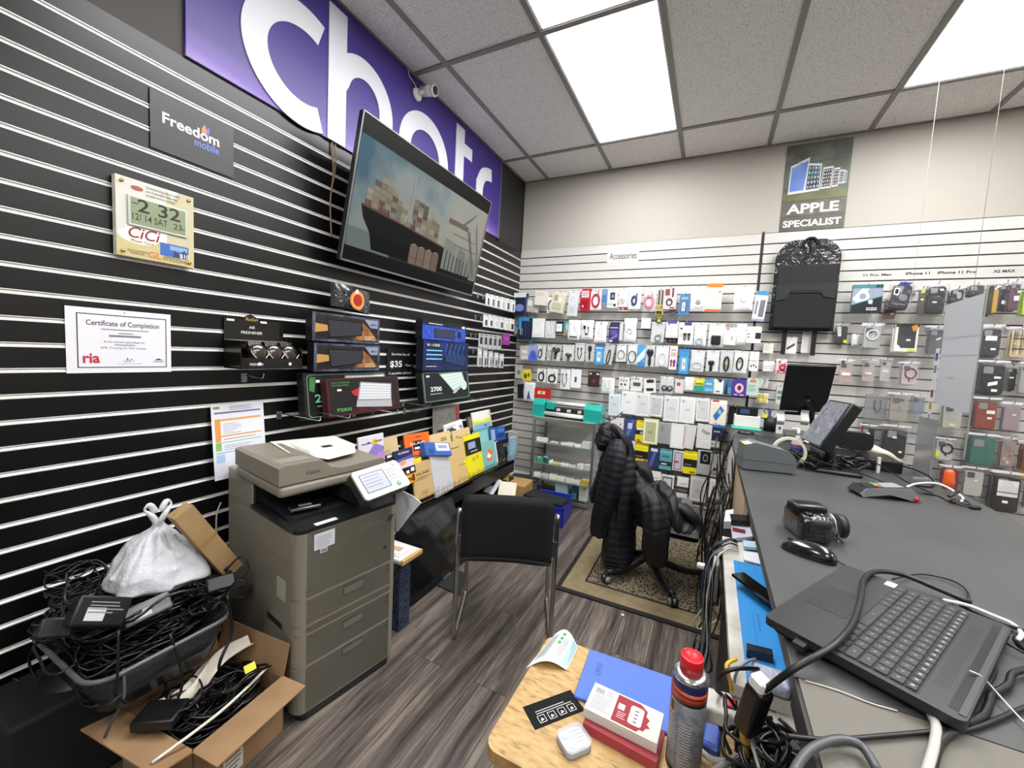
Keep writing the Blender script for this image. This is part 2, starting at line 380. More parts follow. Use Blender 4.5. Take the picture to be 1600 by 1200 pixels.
letter('letter_h', _h)
def _a(b):
    stroke(b, arc(1.36, .25, .200, .198, 0, 360, 36), .104, z0, z1, LETM, 2); b.box(1.53, .0, z0, 1.634, .25, z1+.0004, LETM)
letter('letter_a', _a)
letter('letter_t', lambda b: b.box(1.700, .0, z0, 1.808, .630, z1, LETM).box(1.80, .445, z0, 1.92, .535, z1, LETM))
letter('letter_r', lambda b: (b.box(2.0, .0, z0, 2.10, .36, z1, LETM), stroke(b, [(2.05, .26), (2.055, .34), (2.10, .42), (2.17, .455), (2.235, .465)], .10, z0, z1+.0004, LETM, 5)))

# ------------------------------------------------------------------ television, tilted forward on a wall bracket
TVM = frame((.12, -2.325, 1.754), (0, 1, 0), (.14, 0, .690))
tv = thing('television', 'large flat screen television tilted forward on the black slat wall showing a container ship', 'television', TVM)
tw, th = 1.235, .702
B().rbox(0, 0, -.03, tw, th, 0, .006, mat('17181a', .35), 2).build('tv_body', tv)
B().box(.25, .15, -.075, .95, .55, -.03, BLK).build('rear_housing', tv)
b = B()
for a in ((0, 0, tw, .009), (0, th-.006, tw, th), (0, 0, .006, th), (tw-.006, 0, tw, th)): b.box(a[0], a[1], 0, a[2], a[3], .004, STEEL)
b.build('bezel', tv, label='thin silver bezel')
# picture on the screen: built from flat shapes, faintly glowing
scr = B()
def E(h, e=.17):
    c = [int(h[i:i+2], 16) for i in (0, 2, 4)]; g_ = sum(c)/3; c = [int((q*.62+g_*.38)*.66) for q in c]
    return mat('%02x%02x%02x' % tuple(c), .45, emit=e, spec=.15)
def sr(x0, y0, x1, y1, h, z=.0015, e=.14): scr.quad(.012+(tw-.024)*x0, .012+(th-.02)*y0, .012+(tw-.024)*x1, .012+(th-.02)*y1, z, E(h, e))
def sp(P, h, z=.002): scr.flat([(.012+(tw-.024)*x, .012+(th-.02)*y) for x, y in P], z, E(h))
def screen_sky(nt, b, N, L):
    tc = N('ShaderNodeTexCoord'); n = N('ShaderNodeTexNoise'); n.inputs['Scale'].default_value = 3.2; n.inputs['Detail'].default_value = 4; L(tc.outputs['Object'], n.inputs['Vector'])
    s = N('ShaderNodeSeparateXYZ'); L(tc.outputs['Object'], s.inputs[0])
    a = N('ShaderNodeMath'); a.operation = 'MULTIPLY_ADD'; a.inputs[1].default_value = -.55; L(s.outputs['X'], a.inputs[0]); L(s.outputs['Y'], a.inputs[2])
    a2 = N('ShaderNodeMath'); a2.operation = 'ADD'; L(a.outputs[0], a2.inputs[0]); L(n.outputs['Fac'], a2.inputs[1])
    cr = N('ShaderNodeValToRGB'); e = cr.color_ramp.elements; e[0].position = .38; e[0].color = rgb('6b6960'); e[1].position = 1.0; e[1].color = rgb('26424f'); q = e.new(.7); q.color = rgb('5f6665')
    L(a2.outputs[0], cr.inputs['Fac']); L(cr.outputs['Color'], b.inputs['Base Color']); L(cr.outputs['Color'], b.inputs['Emission Color']); b.inputs['Emission Strength'].default_value = .2; b.inputs['Roughness'].default_value = .22
SKYM = nodemat('screen_sky_picture', screen_sky)
scr.quad(.012, .09, tw-.012, th-.086, .001, SKYM)
sr(0, .875, 1, 1, '0a0a0a', .0012, .03); sr(0, 0, 1, .10, '0a0a0a', .0012, .03)
sr(.0, .10, .25, .24, '6f8488'); sr(.25, .10, 1, .14, '2a2a26')
sp([(.05, .42), (.62, .36), (.75, .32), (.90, .30), (.93, .12), (.14, .12), (.115, .24), (.07, .33)], '060809', .0018)
sp([(.13, .24), (.60, .22), (.75, .12), (.15, .12)], '030404', .0019)
sp([(.05, .425), (.30, .41), (.62, .365), (.62, .352), (.3, .39), (.055, .41)], '7a3f3a', .0022)
rr = random.Random(3)
for i in range(14):
    x = .07+i*.036; hgt = [3, 5, 6, 6, 5, 4, 3, 3, 6, 6, 6, 4, 5, 4][i]
    for k in range(hgt):
        y = .425-.004*i+k*.042
        sr(x, y, x+.034, y+.039, rr.choice(['a08f6c', '9c8a68', 'a8987a', '7d4a3a', '6d5a50', 'b0a486', '8b7d60', 'a08f6c']), .0024)
sr(.335, .43, .343, .83, 'a3a89c', .0026); sr(.30, .60, .375, .606, 'a3a89c', .0026); sp([(.31, .43), (.339, .55), (.37, .43), (.362, .43), (.339, .52), (.318, .43)], 'b3b5ac', .0026)
for i in range(10): sr(.64+i*.035, .16, .668+i*.035, .46-.012*i, rr.choice(['8c9786', '97a08e', '7f8b80', 'a09c88']), .0023)
sr(.64, .60, .83, .645, '84614f', .0026); sp([(.83, .60), (.97, .16), (.985, .16), (.85, .62)], '6f7570', .0026); sp([(.75, .62), (.88, .80), (.89, .79), (.77, .61)], '767c76', .0026)
sp([(.90, .70), (.99, .30), (1, .32), (.91, .72)], '7c807a', .0026); sr(.72, .42, .95, .43, '747a72', .0026); sr(.70, .52, .93, .527, '747a72', .0026)
for i in range(4):
    x = .38+i*.058; sr(x, .11, x+.054, .27, ['93725f', '8f6f5c', '9a7864', '8b6b58'][i], .0027); sp([(x, .27), (x+.027, .29), (x+.054, .27)], 'a5836e', .0027)
    sr(x, .17, x+.054, .174, '6b5042', .0029)
for i in range(24): sr(.08+i*.022, .43, .082+i*.022, .47, 'b9b6a8', .0028)
scr.build('screen_picture', tv)
brk = B(Matrix.Identity(4)); brk.box(-.1, 0, 0, .1, .02, .3, BLK)
B(TVM.inverted() @ leftM(-1.75, 1.95, 0)).box(-.25, -.15, .0, .25, .15, .02, BLK).box(-.2, -.13, .02, -.16, .13, .10, BLK).box(.16, -.13, .02, .2, .13, .10, BLK).build('wall_bracket', tv)

# ------------------------------------------------------------------ security camera
p = onx(664, 150, .06)
cm = thing('security_camera', 'small white security camera on the purple sign near the ceiling', 'security camera', leftM(p.y-.03, p.z, .012))
cw = mat('e3e2e0', .35)
B().lathe([(.0, 0), (.036, 0), (.038, .012), (.030, .024), (0, .026)], cw).build('mount', cm)
B().cyl((0, 0, .02), (.015, .02, .06), .012, .012, cw).build('arm', cm)
b = B(); ax = Vector((.02, -.16, .95)).normalized(); q = Vector((.030, .030, .045))
b.cyl(q-ax*.02, q+ax*.075, .030, .032, cw).cyl(q+ax*.070, q+ax*.082, .035, .033, cw); b.build('housing', cm)
B().cyl(q+ax*.0825, q+ax*.085, .024, .024, mat('2a2b2d', .2)).cyl(q+ax*.085, q+ax*.088, .010, .009, mat('07080a', .05)).build('lens', cm)
B().tube([(0, .01, .02), (-.03, .05, .01), (-.07, .07, .006), (-.085, .12, .004), (-.075, .15, .003)], .0028, cw).build('cable', cm)

# hanging tan cord beside the television
o1 = onx(519, 226, .01); o2 = onx(520, 325, .01)
B().tube([(.008, o1.y, 2.35), (.012, o1.y+.008, 2.2), (.008, o1.y-.004, 2.05), (.012, o1.y+.004, 1.88)], .004, mat('9a7f63', .6)).tube([(.008, o1.y+.02, 2.35), (.014, o1.y+.02, 2.26), (.010, o1.y+.012, 2.16)], .003, mat('9a7f63', .6)).build('tan_cord', label='thin tan cord hanging from the sign edge left of the television', cat='cord')

# ------------------------------------------------------------------ flat things on the black slat wall
def leftspan(pts, d=0.):
    """width, height and lower left corner of a rectangle measured in the photo on the left wall"""
    a = [onx(x, y, d) for x, y in pts]; y0 = (a[0].y+a[2].y)/2; y1 = (a[1].y+a[3].y)/2; zt = (a[0].z+a[1].z)/2; zb = (a[2].z+a[3].z)/2
    return y0, zb, y1-y0, zt-zb
y0, z_, w, h = leftspan([(233, 136), (366, 200), (235, 232), (363, 276)], .004)
o = thing('carrier_poster', 'black poster with white Freedom lettering on the upper black slat wall', 'poster', leftM(y0, z_, .003))
B().box(0, 0, 0, w, h, .003, mat('2e2d2e', .38)).build('poster_sheet', o)
b = B(); b.text('Freedom', .035, h*.50, .052, WHT, .0036, 'l', bold=.022, width=.185); b.text('mobile', .135, h*.34, .040, mat('6d83d6', .5), .0036, 'l', bold=.012, width=.085)
b.flat([(.158, .124), (.160, .142), (.170, .158), (.176, .140), (.172, .124)], .0036, mat('f08a4a', .5)); b.flat([(.172, .124), (.176, .142), (.186, .156), (.186, .136), (.180, .122)], .0037, mat('5a6fd0', .5)); b.text('.', .222, h*.50, .02, WHT, .0036)
b.build('poster_lettering', o)

y0, z_, w, h = leftspan([(177, 272), (301, 307), (185, 400), (304, 417)], .03)
o = thing('wall_clock', 'digital calendar clock on a printed card, the big digits 2 32', 'clock', leftM(y0, z_, .006))
B().box(0, 0, 0, w, h, .024, mat('d6d3c9', .45)).build('clock_board', o)
b = B(); Z = .0245
b.quad(0, 0, w, h*.26, Z, mat('c9bc86', .5)); b.quad(w*.62, h*.26, w, h, Z, mat('c6bf9c', .5)); b.flat([(w*.62, h), (w*.70, h*.85), (w*.78, h)], Z+.0001, mat('efece2'))
b.flat(ell(w*.27, h*.28, w*.255, h*.10), Z+.0002, mat('f0ede2')); b.quad(w*.10, h*.27, w*.62, h*.40, Z+.0003, mat('f0ede2'))
b.text('CiCi', w*.31, h*.255, .052, mat('8b1f35', .5), Z+.001, bold=.008, shear=.25, width=.085); b.text('Phone Card', w*.30, h*.20, .013, mat('8b1f35'), Z+.001, shear=.2)
b.quad(w*.53, h*.10, w*.92, h*.27, Z+.0005, mat('3565b4')); b.flat([(w*.70, h*.10), (w*.72, h*.2), (w*.79, h*.15), (w*.86, h*.22), (w*.92, h*.14), (w*.92, h*.10)], Z+.0007, mat('223c6a')); b.quad(w*.66, h*.19, w*.90, h*.25, Z+.0006, mat('88a8c8'))
b.text('$10', w*.86, h*.11, .020, WHT, Z+.001, bold=.02)
b.text('GL', w*.46, h*.035, .030, mat('e07b39'), Z+.001, bold=.02); b.text('GROUP OF', w*.58, h*.075, .010, mat('5a5030'), Z+.001, 'l'); b.text('GOLDLINE', w*.56, h*.035, .016, mat('5a5030'), Z+.001, 'l')
b.text('AUTHORIZED', w*.12, h*.075, .009, mat('5a5030'), Z+.001, 'l'); b.text('RESELLER', w*.16, h*.045, .009, mat('5a5030'), Z+.001, 'l')
b.flat(ell(w*.25, h*.895, w*.075, h*.028), Z+.001, mat('a5533f'))
for i, t_ in enumerate(('Commencing and growing', 'on Canada\'s leading', 'prepaid service provider')): b.text(t_, w*.36, h*(.93-.05*i), .012, mat('5a5550'), Z+.001, 'l', width=w*(.44-.03*i))
b.build('printed_card', o)
b = B(); b.rbox(w*.13, h*.40, .024, w*.90, h*.79, .030, .003, mat('c9c9c2', .3), 2); b.quad(w*.16, h*.43, w*.87, h*.765, .0302, mat('8f9a78', .25))
D = mat('10120f', .4); b.text('2 32', w*.52, h*.60, .060, D, .0306, bold=.014, width=w*.55); b.text('12/ 14 SAT', w*.40, h*.485, .032, D, .0306, width=w*.44, bold=.006); b.text('23', w*.76, h*.485, .028, D, .0306, bold=.006); b.text('c', w*.84, h*.49, .018, D, .0306)
b.lines(w*.18, h*.70, w*.26, 1, .01, .003, D, .0306); b.build('lcd_display', o)
for x, y in ((.07, .06), (.93, .06), (.07, .94), (.93, .94)): B().cyl((w*x, h*y, .024), (w*x, h*y, .030), .006, .005, mat('caa765', .25, .9), 12).build('screw_cap', o)

y0, z_, w, h = leftspan([(100, 478), (266, 491), (104, 583), (267, 581)], .002)
o = thing('certificate', 'white framed-border certificate of completion sheet pinned to the black slat wall', 'certificate', leftM(y0, z_, .003))
B().box(0, 0, 0, w, h, .0012, mat('e9e8ee', .6)).build('sheet', o)
b = B(); K = mat('2a2a30'); Z = .0016
for a in ((.09, .08, .95, .094), (.09, .90, .95, .914), (.09, .08, .10, .914), (.94, .08, .95, .914)): b.quad(w*a[0], h*a[1], w*a[2], h*a[3], Z, K)
b.text('Certificate of Completion', w*.52, h*.74, .024, K, Z, bold=.012, width=w*.70)
b.lines(w*.30, h*.69, w*.76, 1, .01, .003, mat('77777d'), Z, 0); b.lines(w*.46, h*.635, w*.60, 1, .01, .003, mat('77777d'), Z, 0)
b.text('Certificate', w*.53, h*.565, .013, mat('66666e'), Z, width=w*.32) if False else b.lines(w*.37, h*.60, w*.68, 1, .01, .007, mat('84848a'), Z, 0)
b.text('An-Van Cell and Laptop Repair Inc.', w*.52, h*.475, .010, K, Z, width=w*.40); b.lines(w*.42, h*.45, w*.62, 1, .01, .003, mat('77777d'), Z, 0)
b.text('AML Training for RIA Canada', w*.51, h*.38, .010, K, Z, width=w*.44)
b.text('ria', w*.21, h*.16, .046, mat('b9303c'), Z, bold=.03, width=w*.15); b.flat([(w*.81, h*.20), (w*.86, h*.235), (w*.91, h*.20)], Z, mat('34406a')); b.quad(w*.80, h*.17, w*.92, h*.18, Z, mat('34406a'))
b.lines(w*.44, h*.145, w*.68, 1, .01, .0015, mat('9a9aa0'), Z, 0); b.tube([(w*.50, h*.19, Z), (w*.53, h*.17, Z), (w*.54, h*.235, Z), (w*.56, h*.17, Z), (w*.58, h*.22, Z), (w*.60, h*.175, Z)], .0007, K, 4)
b.flat(ell(w*.52, h*.96, .002, .002, 8), Z, K)
b.build('print', o)

# paper chart standing behind the copier on a small black ledge
A_, C_ = onx(333, 633, .03), onx(415, 627, .03)
o = thing('price_chart', 'white sheet with an orange and green table standing behind the photocopier', 'paper', frame((.040, A_.y, .745), (0, 1, 0), (-.03, -.02, .31)))
w = C_.y-A_.y; h = .315
B().box(0, 0, 0, w, h, .001, mat('e6e8f2', .55)).build('sheet', o)
b = B(); Z = .0014
b.quad(w*.05, h*.87, w*.93, h*.89, Z, mat('5b6790')); b.quad(w*.05, h*.50, w*.15, h*.80, Z, mat('e39a4c')); b.quad(w*.15, h*.77, w*.93, h*.80, Z, mat('e3a766')); b.quad(w*.15, h*.56, w*.93, h*.58, Z, mat('e3a766')); b.quad(w*.05, h*.38, w*.15, h*.49, Z, mat('8cbf5a')); b.quad(w*.15, h*.48, w*.93, h*.49, Z, mat('8cbf5a')); b.quad(w*.05, h*.345, w*.93, h*.355, Z, mat('5aa0d0')); b.quad(w*.05, h*.22, w*.2, h*.33, Z, mat('a9cbe8'))
b.lines(w*.32, h*.96, w*.78, 3, h*.022, .002, mat('77777f'), Z); b.lines(w*.20, h*.73, w*.55, 6, h*.025, .002, mat('8a8a92'), Z, .6); b.lines(w*.2, h*.53, w*.85, 1, .01, .003, mat('9c8b6a'), Z); b.lines(w*.2, h*.44, w*.85, 3, h*.025, .002, mat('8a8a92'), Z)
b.quad(w*.04, h*.935, w*.15, h*.965, Z, mat('8a8f60')); b.build('print', o)

# service fee sign
y0, z_, w, h = leftspan([(606, 545), (644, 549), (606, 583), (644, 585)], .004)
o = thing('fee_sign', 'small black service fee sign with white text between the keyboard boxes', 'sign', leftM(y0-.01, z_-.01, .003))
B().box(0, 0, 0, w+.02, h+.02, .003, mat('101012', .4)).build('sign_card', o)
b = B(); b.text('Service fee of', .5*w+.01, h*.84, .024, WHT, .0034, width=w*.75); b.text('$35', w*.36, h*.36, .056, WHT, .0034, bold=.02, width=w*.48); b.text('+Taxes', w*.86, h*.38, .020, WHT, .0034, width=w*.28); b.text('is payable upfront', .5*w+.01, h*.05, .024, WHT, .0034, width=w*.92)
b.build('lettering', o)
b = None

def hookbar(name, M, n=1, L_=.16, r=.0028, tip=.018):
    return None
def peg(M, L_=.15, r=.0026, label='thin metal display hook in a groove of the white slat wall', group='metal hooks on the white slat wall', tip=.016):
    b = B(); b.box(-.012, -.030, .0, .012, .008, .003, STEEL); b.tube([(0, 0, .0), (0, -.002, L_*.7), (0, -.002, L_-.01), (0, tip, L_)], r, CHROME, 6)
    o = b.build('display_hook', M=M, label=label, cat='hook', group=group); return o

# ------------------------------------------------------------------ keyboard boxes on wall hooks
def kbox(pts, d, depth, label, top, art, pitch=0.):
    a = [onx(x, y, d) for x, y in pts]; y0 = (a[0].y+a[2].y)/2; y1 = (a[1].y+a[3].y)/2; zt = (a[0].z+a[1].z)/2; zb = (a[2].z+a[3].z)/2; w, h = y1-y0, zt-zb
    o = thing('keyboard_box', label, 'box', leftM(y0, zb, d) @ RX(pitch))
    B().rbox(0, 0, -depth, w, h, 0, .002, mat(top, .35), 1).build('carton', o)
    b = B(); art(b, w, h); b.build('front_print', o); return o
def keys(b, P, rows, cols, kc, base, z, gapf=.16):
    """keyboard drawn on the quadrilateral P (lower left, lower right, upper right, upper left)"""
    P = [Vector((p[0], p[1])) for p in P]; b.flat(P, z, base)
    def q(u, v): return (P[0]*(1-u)+P[1]*u)*(1-v)+(P[3]*(1-u)+P[2]*u)*v
    for i in range(cols):
        for j in range(rows):
            u0, u1 = .03+.94*(i+gapf)/cols, .03+.94*(i+1)/cols; v0, v1 = .06+.88*(j+gapf)/rows, .06+.88*(j+1)/rows
            b.flat([q(u0, v0), q(u1, v0), q(u1, v1), q(u0, v1)], z+.0003, kc)
def art_gold(b, w, h):
    Z = .0006
    b.quad(0, 0, w, h, Z, mat('20222e', .35, vary=('5f6480', 14.))); b.quad(w*.035, h*.08, w*.965, h*.93, Z+.0003, mat('1b1413', .35, vary=('2b2018', 6.)))
    b.flat([(w*.035, h*.30), (w*.20, h*.38), (w*.20, h*.58), (w*.035, h*.62)], Z+.0005, mat('b68a50', .35)); b.flat([(w*.55, h*.10), (w*.965, h*.14), (w*.80, h*.62), (w*.70, h*.80), (w*.72, h*.50)], Z+.0005, mat('4a3222', .35, vary=('a5703a', 18.)))
    keys(b, [(w*.22, h*.12), (w*.70, h*.28), (w*.70, h*.80), (w*.18, h*.80)], 6, 16, mat('3b3d46', .3), mat('08080a', .3), Z+.0008)
    b.flat([(w*.74, h*.93), (w*.965, h*.93), (w*.965, h*.62), (w*.84, h*.62)], Z+.0006, mat('8a90a8')); b.text('MARVO', w*.895, h*.72, h*.11, mat('1c1c22'), Z+.001, bold=.02, width=w*.10)
    b.lines(w*.74, h*.28, w*.93, 3, h*.06, h*.03, mat('d9b98c'), Z+.001)
kbox([(487, 487), (593, 499), (489, 533), (593, 537)], .13, .05, 'black keyboard box with gold glow, upper of the matching pair on the black wall', '17171b', art_gold)
kbox([(490, 535), (593, 541), (491, 580), (593, 579)], .13, .05, 'black keyboard box with gold glow, lower of the matching pair on the black wall', '17171b', art_gold)
def art_2700(b, w, h):
    Z = .0006; G = mat('6fd09a', .4)
    for r_, hh in ((0, '6e8f7c'), (.004, '101413')): b.flat(rrect(w*.03+r_, h*.04+r_, w*.97-r_, h*.96-r_, .02), Z+r_*.05, mat(hh, .35))
    b.flat([(w*.05, h*.62), (w*.10, h*.58), (w*.12, h*.90), (w*.06, h*.92)], Z+.0006, mat('3d7a3c')); b.text('2700', w*.24, h*.36, h*.24, G, Z+.001, bold=.02, width=w*.28); b.lines(w*.12, h*.28, w*.3, 1, .01, .003, WHT, Z+.001); b.quad(w*.12, h*.78, w*.18, h*.84, Z+.001, WHT)
    keys(b, [(w*.42, h*.62), (w*.94, h*.72), (w*.96, h*.92), (w*.44, h*.92)], 4, 15, mat('dfe8e4', .35), mat('8fb5a5', .35), Z+.0008)
kbox([(472, 580), (607, 582), (485, 655), (610, 640)], .13, .05, 'black keyboard box with green edge lines reading 2700, partly behind the red-edged box', '121414', art_2700, -.12)
def art_red(b, w, h):
    Z = .0006; b.quad(0, 0, w, h, Z, mat('4a161c', .3)); b.quad(w*.02, h*.035, w*.98, h*.965, Z+.0002, mat('1c1719', .3)); b.flat([(w*.25, h*.05), (w*.90, h*.05), (w*.95, h*.40), (w*.62, h*.25), (w*.40, h*.22)], Z+.0004, mat('5c1218', .35, vary=('1a0f10', 20.))); b.flat([(w*.29, h*.62), (w*.40, h*.72), (w*.42, h*.45), (w*.33, h*.52)], Z+.0005, mat('b01a22'))
    keys(b, [(w*.36, h*.36), (w*.86, h*.28), (w*.88, h*.78), (w*.42, h*.88)], 6, 19, mat('dcdde0', .35), mat('8d8e94', .35), Z+.0008); b.flat([(w*.34, h*.20), (w*.86, h*.08), (w*.86, h*.28), (w*.36, h*.38)], Z+.0008, mat('a9aab0', .35))
    b.text('P2800', w*.19, h*.12, h*.12, mat('4f9a52'), Z+.001, bold=.02, width=w*.18); b.text('PRO GAMING', w*.17, h*.86, h*.055, mat('4f9a52'), Z+.001, width=w*.22); b.text('KEYBOARD', w*.16, h*.79, h*.055, mat('4f9a52'), Z+.001, width=w*.2); b.quad(w*.12, h*.66, w*.17, h*.71, Z+.001, WHT)
kbox([(511, 590), (625, 589), (519, 652), (628, 637)], .19, .045, 'black keyboard box with red edges and a white keyboard picture, reading P2800', '4a1a20', art_red, -.16)
def art_blue(b, w, h):
    Z = .0006; b.quad(0, 0, w, h, Z, mat('0f1220', .3)); b.quad(0, h*.02, w, h*.74, Z+.0002, mat('1f3f9c', .3, vary=('2e56c8', 30.))); keys(b, [(w*.24, h*.14), (w*.72, h*.14), (w*.72, h*.62), (w*.24, h*.62)], 5, 15, mat('3a4258', .3), mat('090b12', .3), Z+.0006); b.flat(ell(w*.83, h*.38, w*.045, h*.2), Z+.0006, mat('15161c', .3)); b.lines(w*.12, h*.86, w*.42, 1, .01, .004, WHT, Z+.001, 0); b.quad(w*.89, h*.78, w*.97, h*.90, Z+.001, WHT)
kbox([(660, 499), (727, 508), (660, 532), (728, 534)], .12, .06, 'bright blue keyboard and mouse box, topmost of the right stack on the black wall', '11131c', art_blue)
def art_v100(b, w, h):
    Z = .0006; b.quad(0, 0, w, h, Z, mat('0d1430', .3, vary=('142a6a', 9.))); keys(b, [(w*.42, h*.30), (w*.88, h*.10), (w*.96, h*.48), (w*.52, h*.80)], 5, 14, mat('2c4070', .3), mat('070912', .3), Z+.0006)
    b.flat(ell(w*.88, h*.20, w*.05, h*.10), Z+.0008, mat('16203c')); b.text('V-100', w*.19, h*.82, h*.12, WHT, Z+.001, bold=.01, width=w*.26)
    for k in range(3): b.quad(w*.06, h*(.66-.14*k), w*.38, h*(.70-.14*k), Z+.001, mat('7fc4e8'))
    b.lines(w*.06, h*.16, w*.34, 1, .01, .003, WHT, Z+.001); rr = random.Random(9)
    for k in range(5): x = w*(.45+.1*k); b.tube([(x, h*.15, Z+.001), (x+w*.03, h*.45, Z+.001), (x-w*.02, h*.6, Z+.001), (x+w*.04, h*.93, Z+.001)], .0012, mat('4a86e8', .4), 4, sm=1)
kbox([(661, 532), (731, 536), (661, 580), (732, 578)], .14, .06, 'dark blue keyboard box reading V-100, middle of the right stack on the black wall', '0e1222', art_v100)
def art_combo(b, w, h):
    Z = .0006; b.flat(rrect(w*.02, h*.03, w*.98, h*.97, .015), Z, mat('6e8f7c', .35)); b.flat(rrect(w*.035, h*.05, w*.965, h*.95, .013), Z+.0002, mat('12171a', .3))
    keys(b, [(w*.62, h*.28), (w*.90, h*.55), (w*.84, h*.97), (w*.33, h*.92)], 5, 12, mat('d9e6e0', .35), mat('9cbcae', .35), Z+.0008); b.flat([(w*.58, h*.24), (w*.64, h*.22), (w*.88, h*.52), (w*.88, h*.58)], Z+.0011, mat('b4bcc4')); b.flat(ell(w*.86, h*.48, w*.07, h*.17), Z+.0013, mat('c4ddd0'))
    b.text('2700', w*.25, h*.36, h*.20, mat('dff2e6'), Z+.001, bold=.02, width=w*.22); b.lines(w*.13, h*.28, w*.36, 1, .01, .003, WHT, Z+.001, 0); b.quad(w*.08, h*.82, w*.14, h*.88, Z+.001, WHT)
kbox([(659, 580), (735, 580), (668, 630), (737, 621)], .16, .05, 'black box with a white keyboard and mouse picture, lowest of the right stack', '121417', art_combo, -.16)
# the long hooks the boxes rest on
for (x, y, d) in ((494, 652, .26), (540, 648, .30), (577, 644, .12), (615, 641, .30), (650, 640, .10), (667, 631, .2), (745, 622, .24)):
    q = onx(x, y, d); peg(leftM(q.y, q.z-.01, 0), d+.03, .003, 'dark metal hook holding the keyboard boxes on the black slat wall', 'hooks under the keyboard boxes')

# pillow-shaped printed gift box above the keyboards
a, c_ = onx(517, 443, .10), onx(577, 492, .10)
o = thing('pillow_box', 'shiny black pillow-shaped box with a red and gold round picture above the keyboard boxes', 'box', leftM(a.y, c_.z, .10))
w, h = c_.y-a.y, a.z-c_.z-.01
def pil(u, v): return (w*u, h*v+(.02-.02*u) , .035*math.sin(PI*u)**.7*(1-.25*(2*v-1)**2)-.01*0)
PB = mat('0f1116', .16, coat=.6, vary=('2c3038', 60.))
B().surf(lambda u, v: pil(u, v), 14, 8, PB).surf(lambda u, v: (w*(1-u), h*v+.02*u, -.045*math.sin(PI*u)**.7), 14, 8, PB).build('carton', o)
b = B()
for R_, hh, z in ((.43, 'c77b2a', .001), (.36, 'e0a050', .0018), (.27, '9c2320', .0026)): b.add([(w*.55+R_*h*1.0*math.cos(t), h*.54+R_*h*math.sin(t), pil(.55+R_*h*1.0*math.cos(t)/w, .5)[2]+z) for t in [2*PI*k/24 for k in range(24)]], [tuple(range(24))], mat(hh, .3))
rr = random.Random(5)
for k in range(46):
    u, v = rr.uniform(.05, .95), rr.uniform(.05, .95)
    if abs(u-.55) < .22 and abs(v-.54) < .42: continue
    P_ = pil(u, v); s_ = rr.uniform(.002, .005); b.add([(P_[0]-s_, P_[1]-s_, P_[2]+.0015), (P_[0]+s_, P_[1]-s_, P_[2]+.0015), (P_[0], P_[1]+s_, P_[2]+.0015)], [(0, 1, 2)], mat(rr.choice(['b9c4d0', '4f7fa8', '7aa070', 'c9b070', '8a5a90']), .3))
P_ = pil(.52, .80); b.add([(P_[0]-.012, P_[1]-.008, P_[2]+.005), (P_[0]+.012, P_[1]-.002, P_[2]+.005), (P_[0]+.006, P_[1]+.016, P_[2]+.005), (P_[0]-.008, P_[1]+.010, P_[2]+.005)], [(0, 1, 2, 3)], WHT)
b.build('round_picture', o)

# air freshener counter display
a, c_ = onx(356, 494, .06), onx(466, 575, .12)
o = thing('display_carton', 'black air freshener display box hanging on the black slat wall', 'display box', leftM(onx(357, 500, .04).y, onx(400, 575, .06).z, .004))
w = onx(448, 500, .04).y-onx(357, 500, .04).y; h = onx(380, 494, .03).z-onx(380, 572, .05).z
BX = mat('15130f', .22, coat=.3)
b = B(); b.box(0, h*.05, 0, w*1.02, h*.98, .004, BX); b.flat([(0, 0), (1, 0), (1, 1)], -.02, BX) if False else None
b.prism([(w*.25, h*.9), (w*.30, h*1.02), (w*.42, h*1.10), (w*.55, h*1.02), (w*.62, h*.9)], 0, .005, BX); b.build('back_card', o)
b = B(); b.box(0, 0, .004, w*1.08, .006, .12, BX); b.box(0, 0, .118, w*1.08, h*.22, .121, BX); b.box(0, 0, .004, .003, h*.55, .12, BX); b.box(w*1.08-.003, 0, .004, w*1.08, h*.45, .12, BX)
b.box(0, h*.55, .004, w*.98, h*.56, .05, mat('a9a59c', .3)); b.build('tray', o)
b = B(); b.text('Radian', w*.44, h*.96, .020, mat('b79a50'), .0062, shear=.2, bold=.005); b.text('AIR', w*.45, h*.80, .017, WHT, .0045); b.text('FRESHENER', w*.45, h*.69, .017, WHT, .0045, width=w*.36); b.text('FRESHENER', w*.25, h*.07, .014, WHT, .1215, width=w*.22)
for x in (.0, .55): b.quad(w*x+.01, h*.93, w*x+.04, h*.97, .0046, WHT)
for x in (.18, .72): b.flat(ell(w*x+.03, h*.10, .007, .007), .1216, WHT)
b.build('lettering', o)
for k, nm in enumerate(('left', 'middle', 'right')):
    u = w*(.34+.28*k); y_ = onx(0, 0).y
    t_ = thing('air_freshener', 'dark brown round air freshener, %s of the three in the display box' % nm, 'air freshener', leftM(onx(357, 500, .04).y+u, onx(400, 575, .06).z+h*.30, .075), 'air fresheners in the display box')
    B(RX(-.3)).lathe([(0, 0), (.030, 0), (.038, .010), (.036, .028), (.026, .034), (0, .034)], mat('2b221b', .2, coat=.5), 24).build('can', t_)
    B(RX(-.3)).prism([(-.026, .030), (.0, .036), (.026, .030), (.030, .052), (-.028, .050)], .006, .010, mat('15120f', .2)).flat(ell(.010, .036, .006, .006, 10), .0105, WHT).build('header_tab', t_)
    B(RX(-.3)).tube([(-.036, .0, .036), (-.02, -.030, .038), (.01, -.036, .038), (.036, -.012, .036)], .0022, mat('c9c4b8', .2), 5).build('rim', t_)
peg(leftM(onx(394, 588, .06).y, onx(394, 588, .06).z, 0), .14, .003, 'dark metal hook under the air freshener display box', 'hook under the air freshener box')
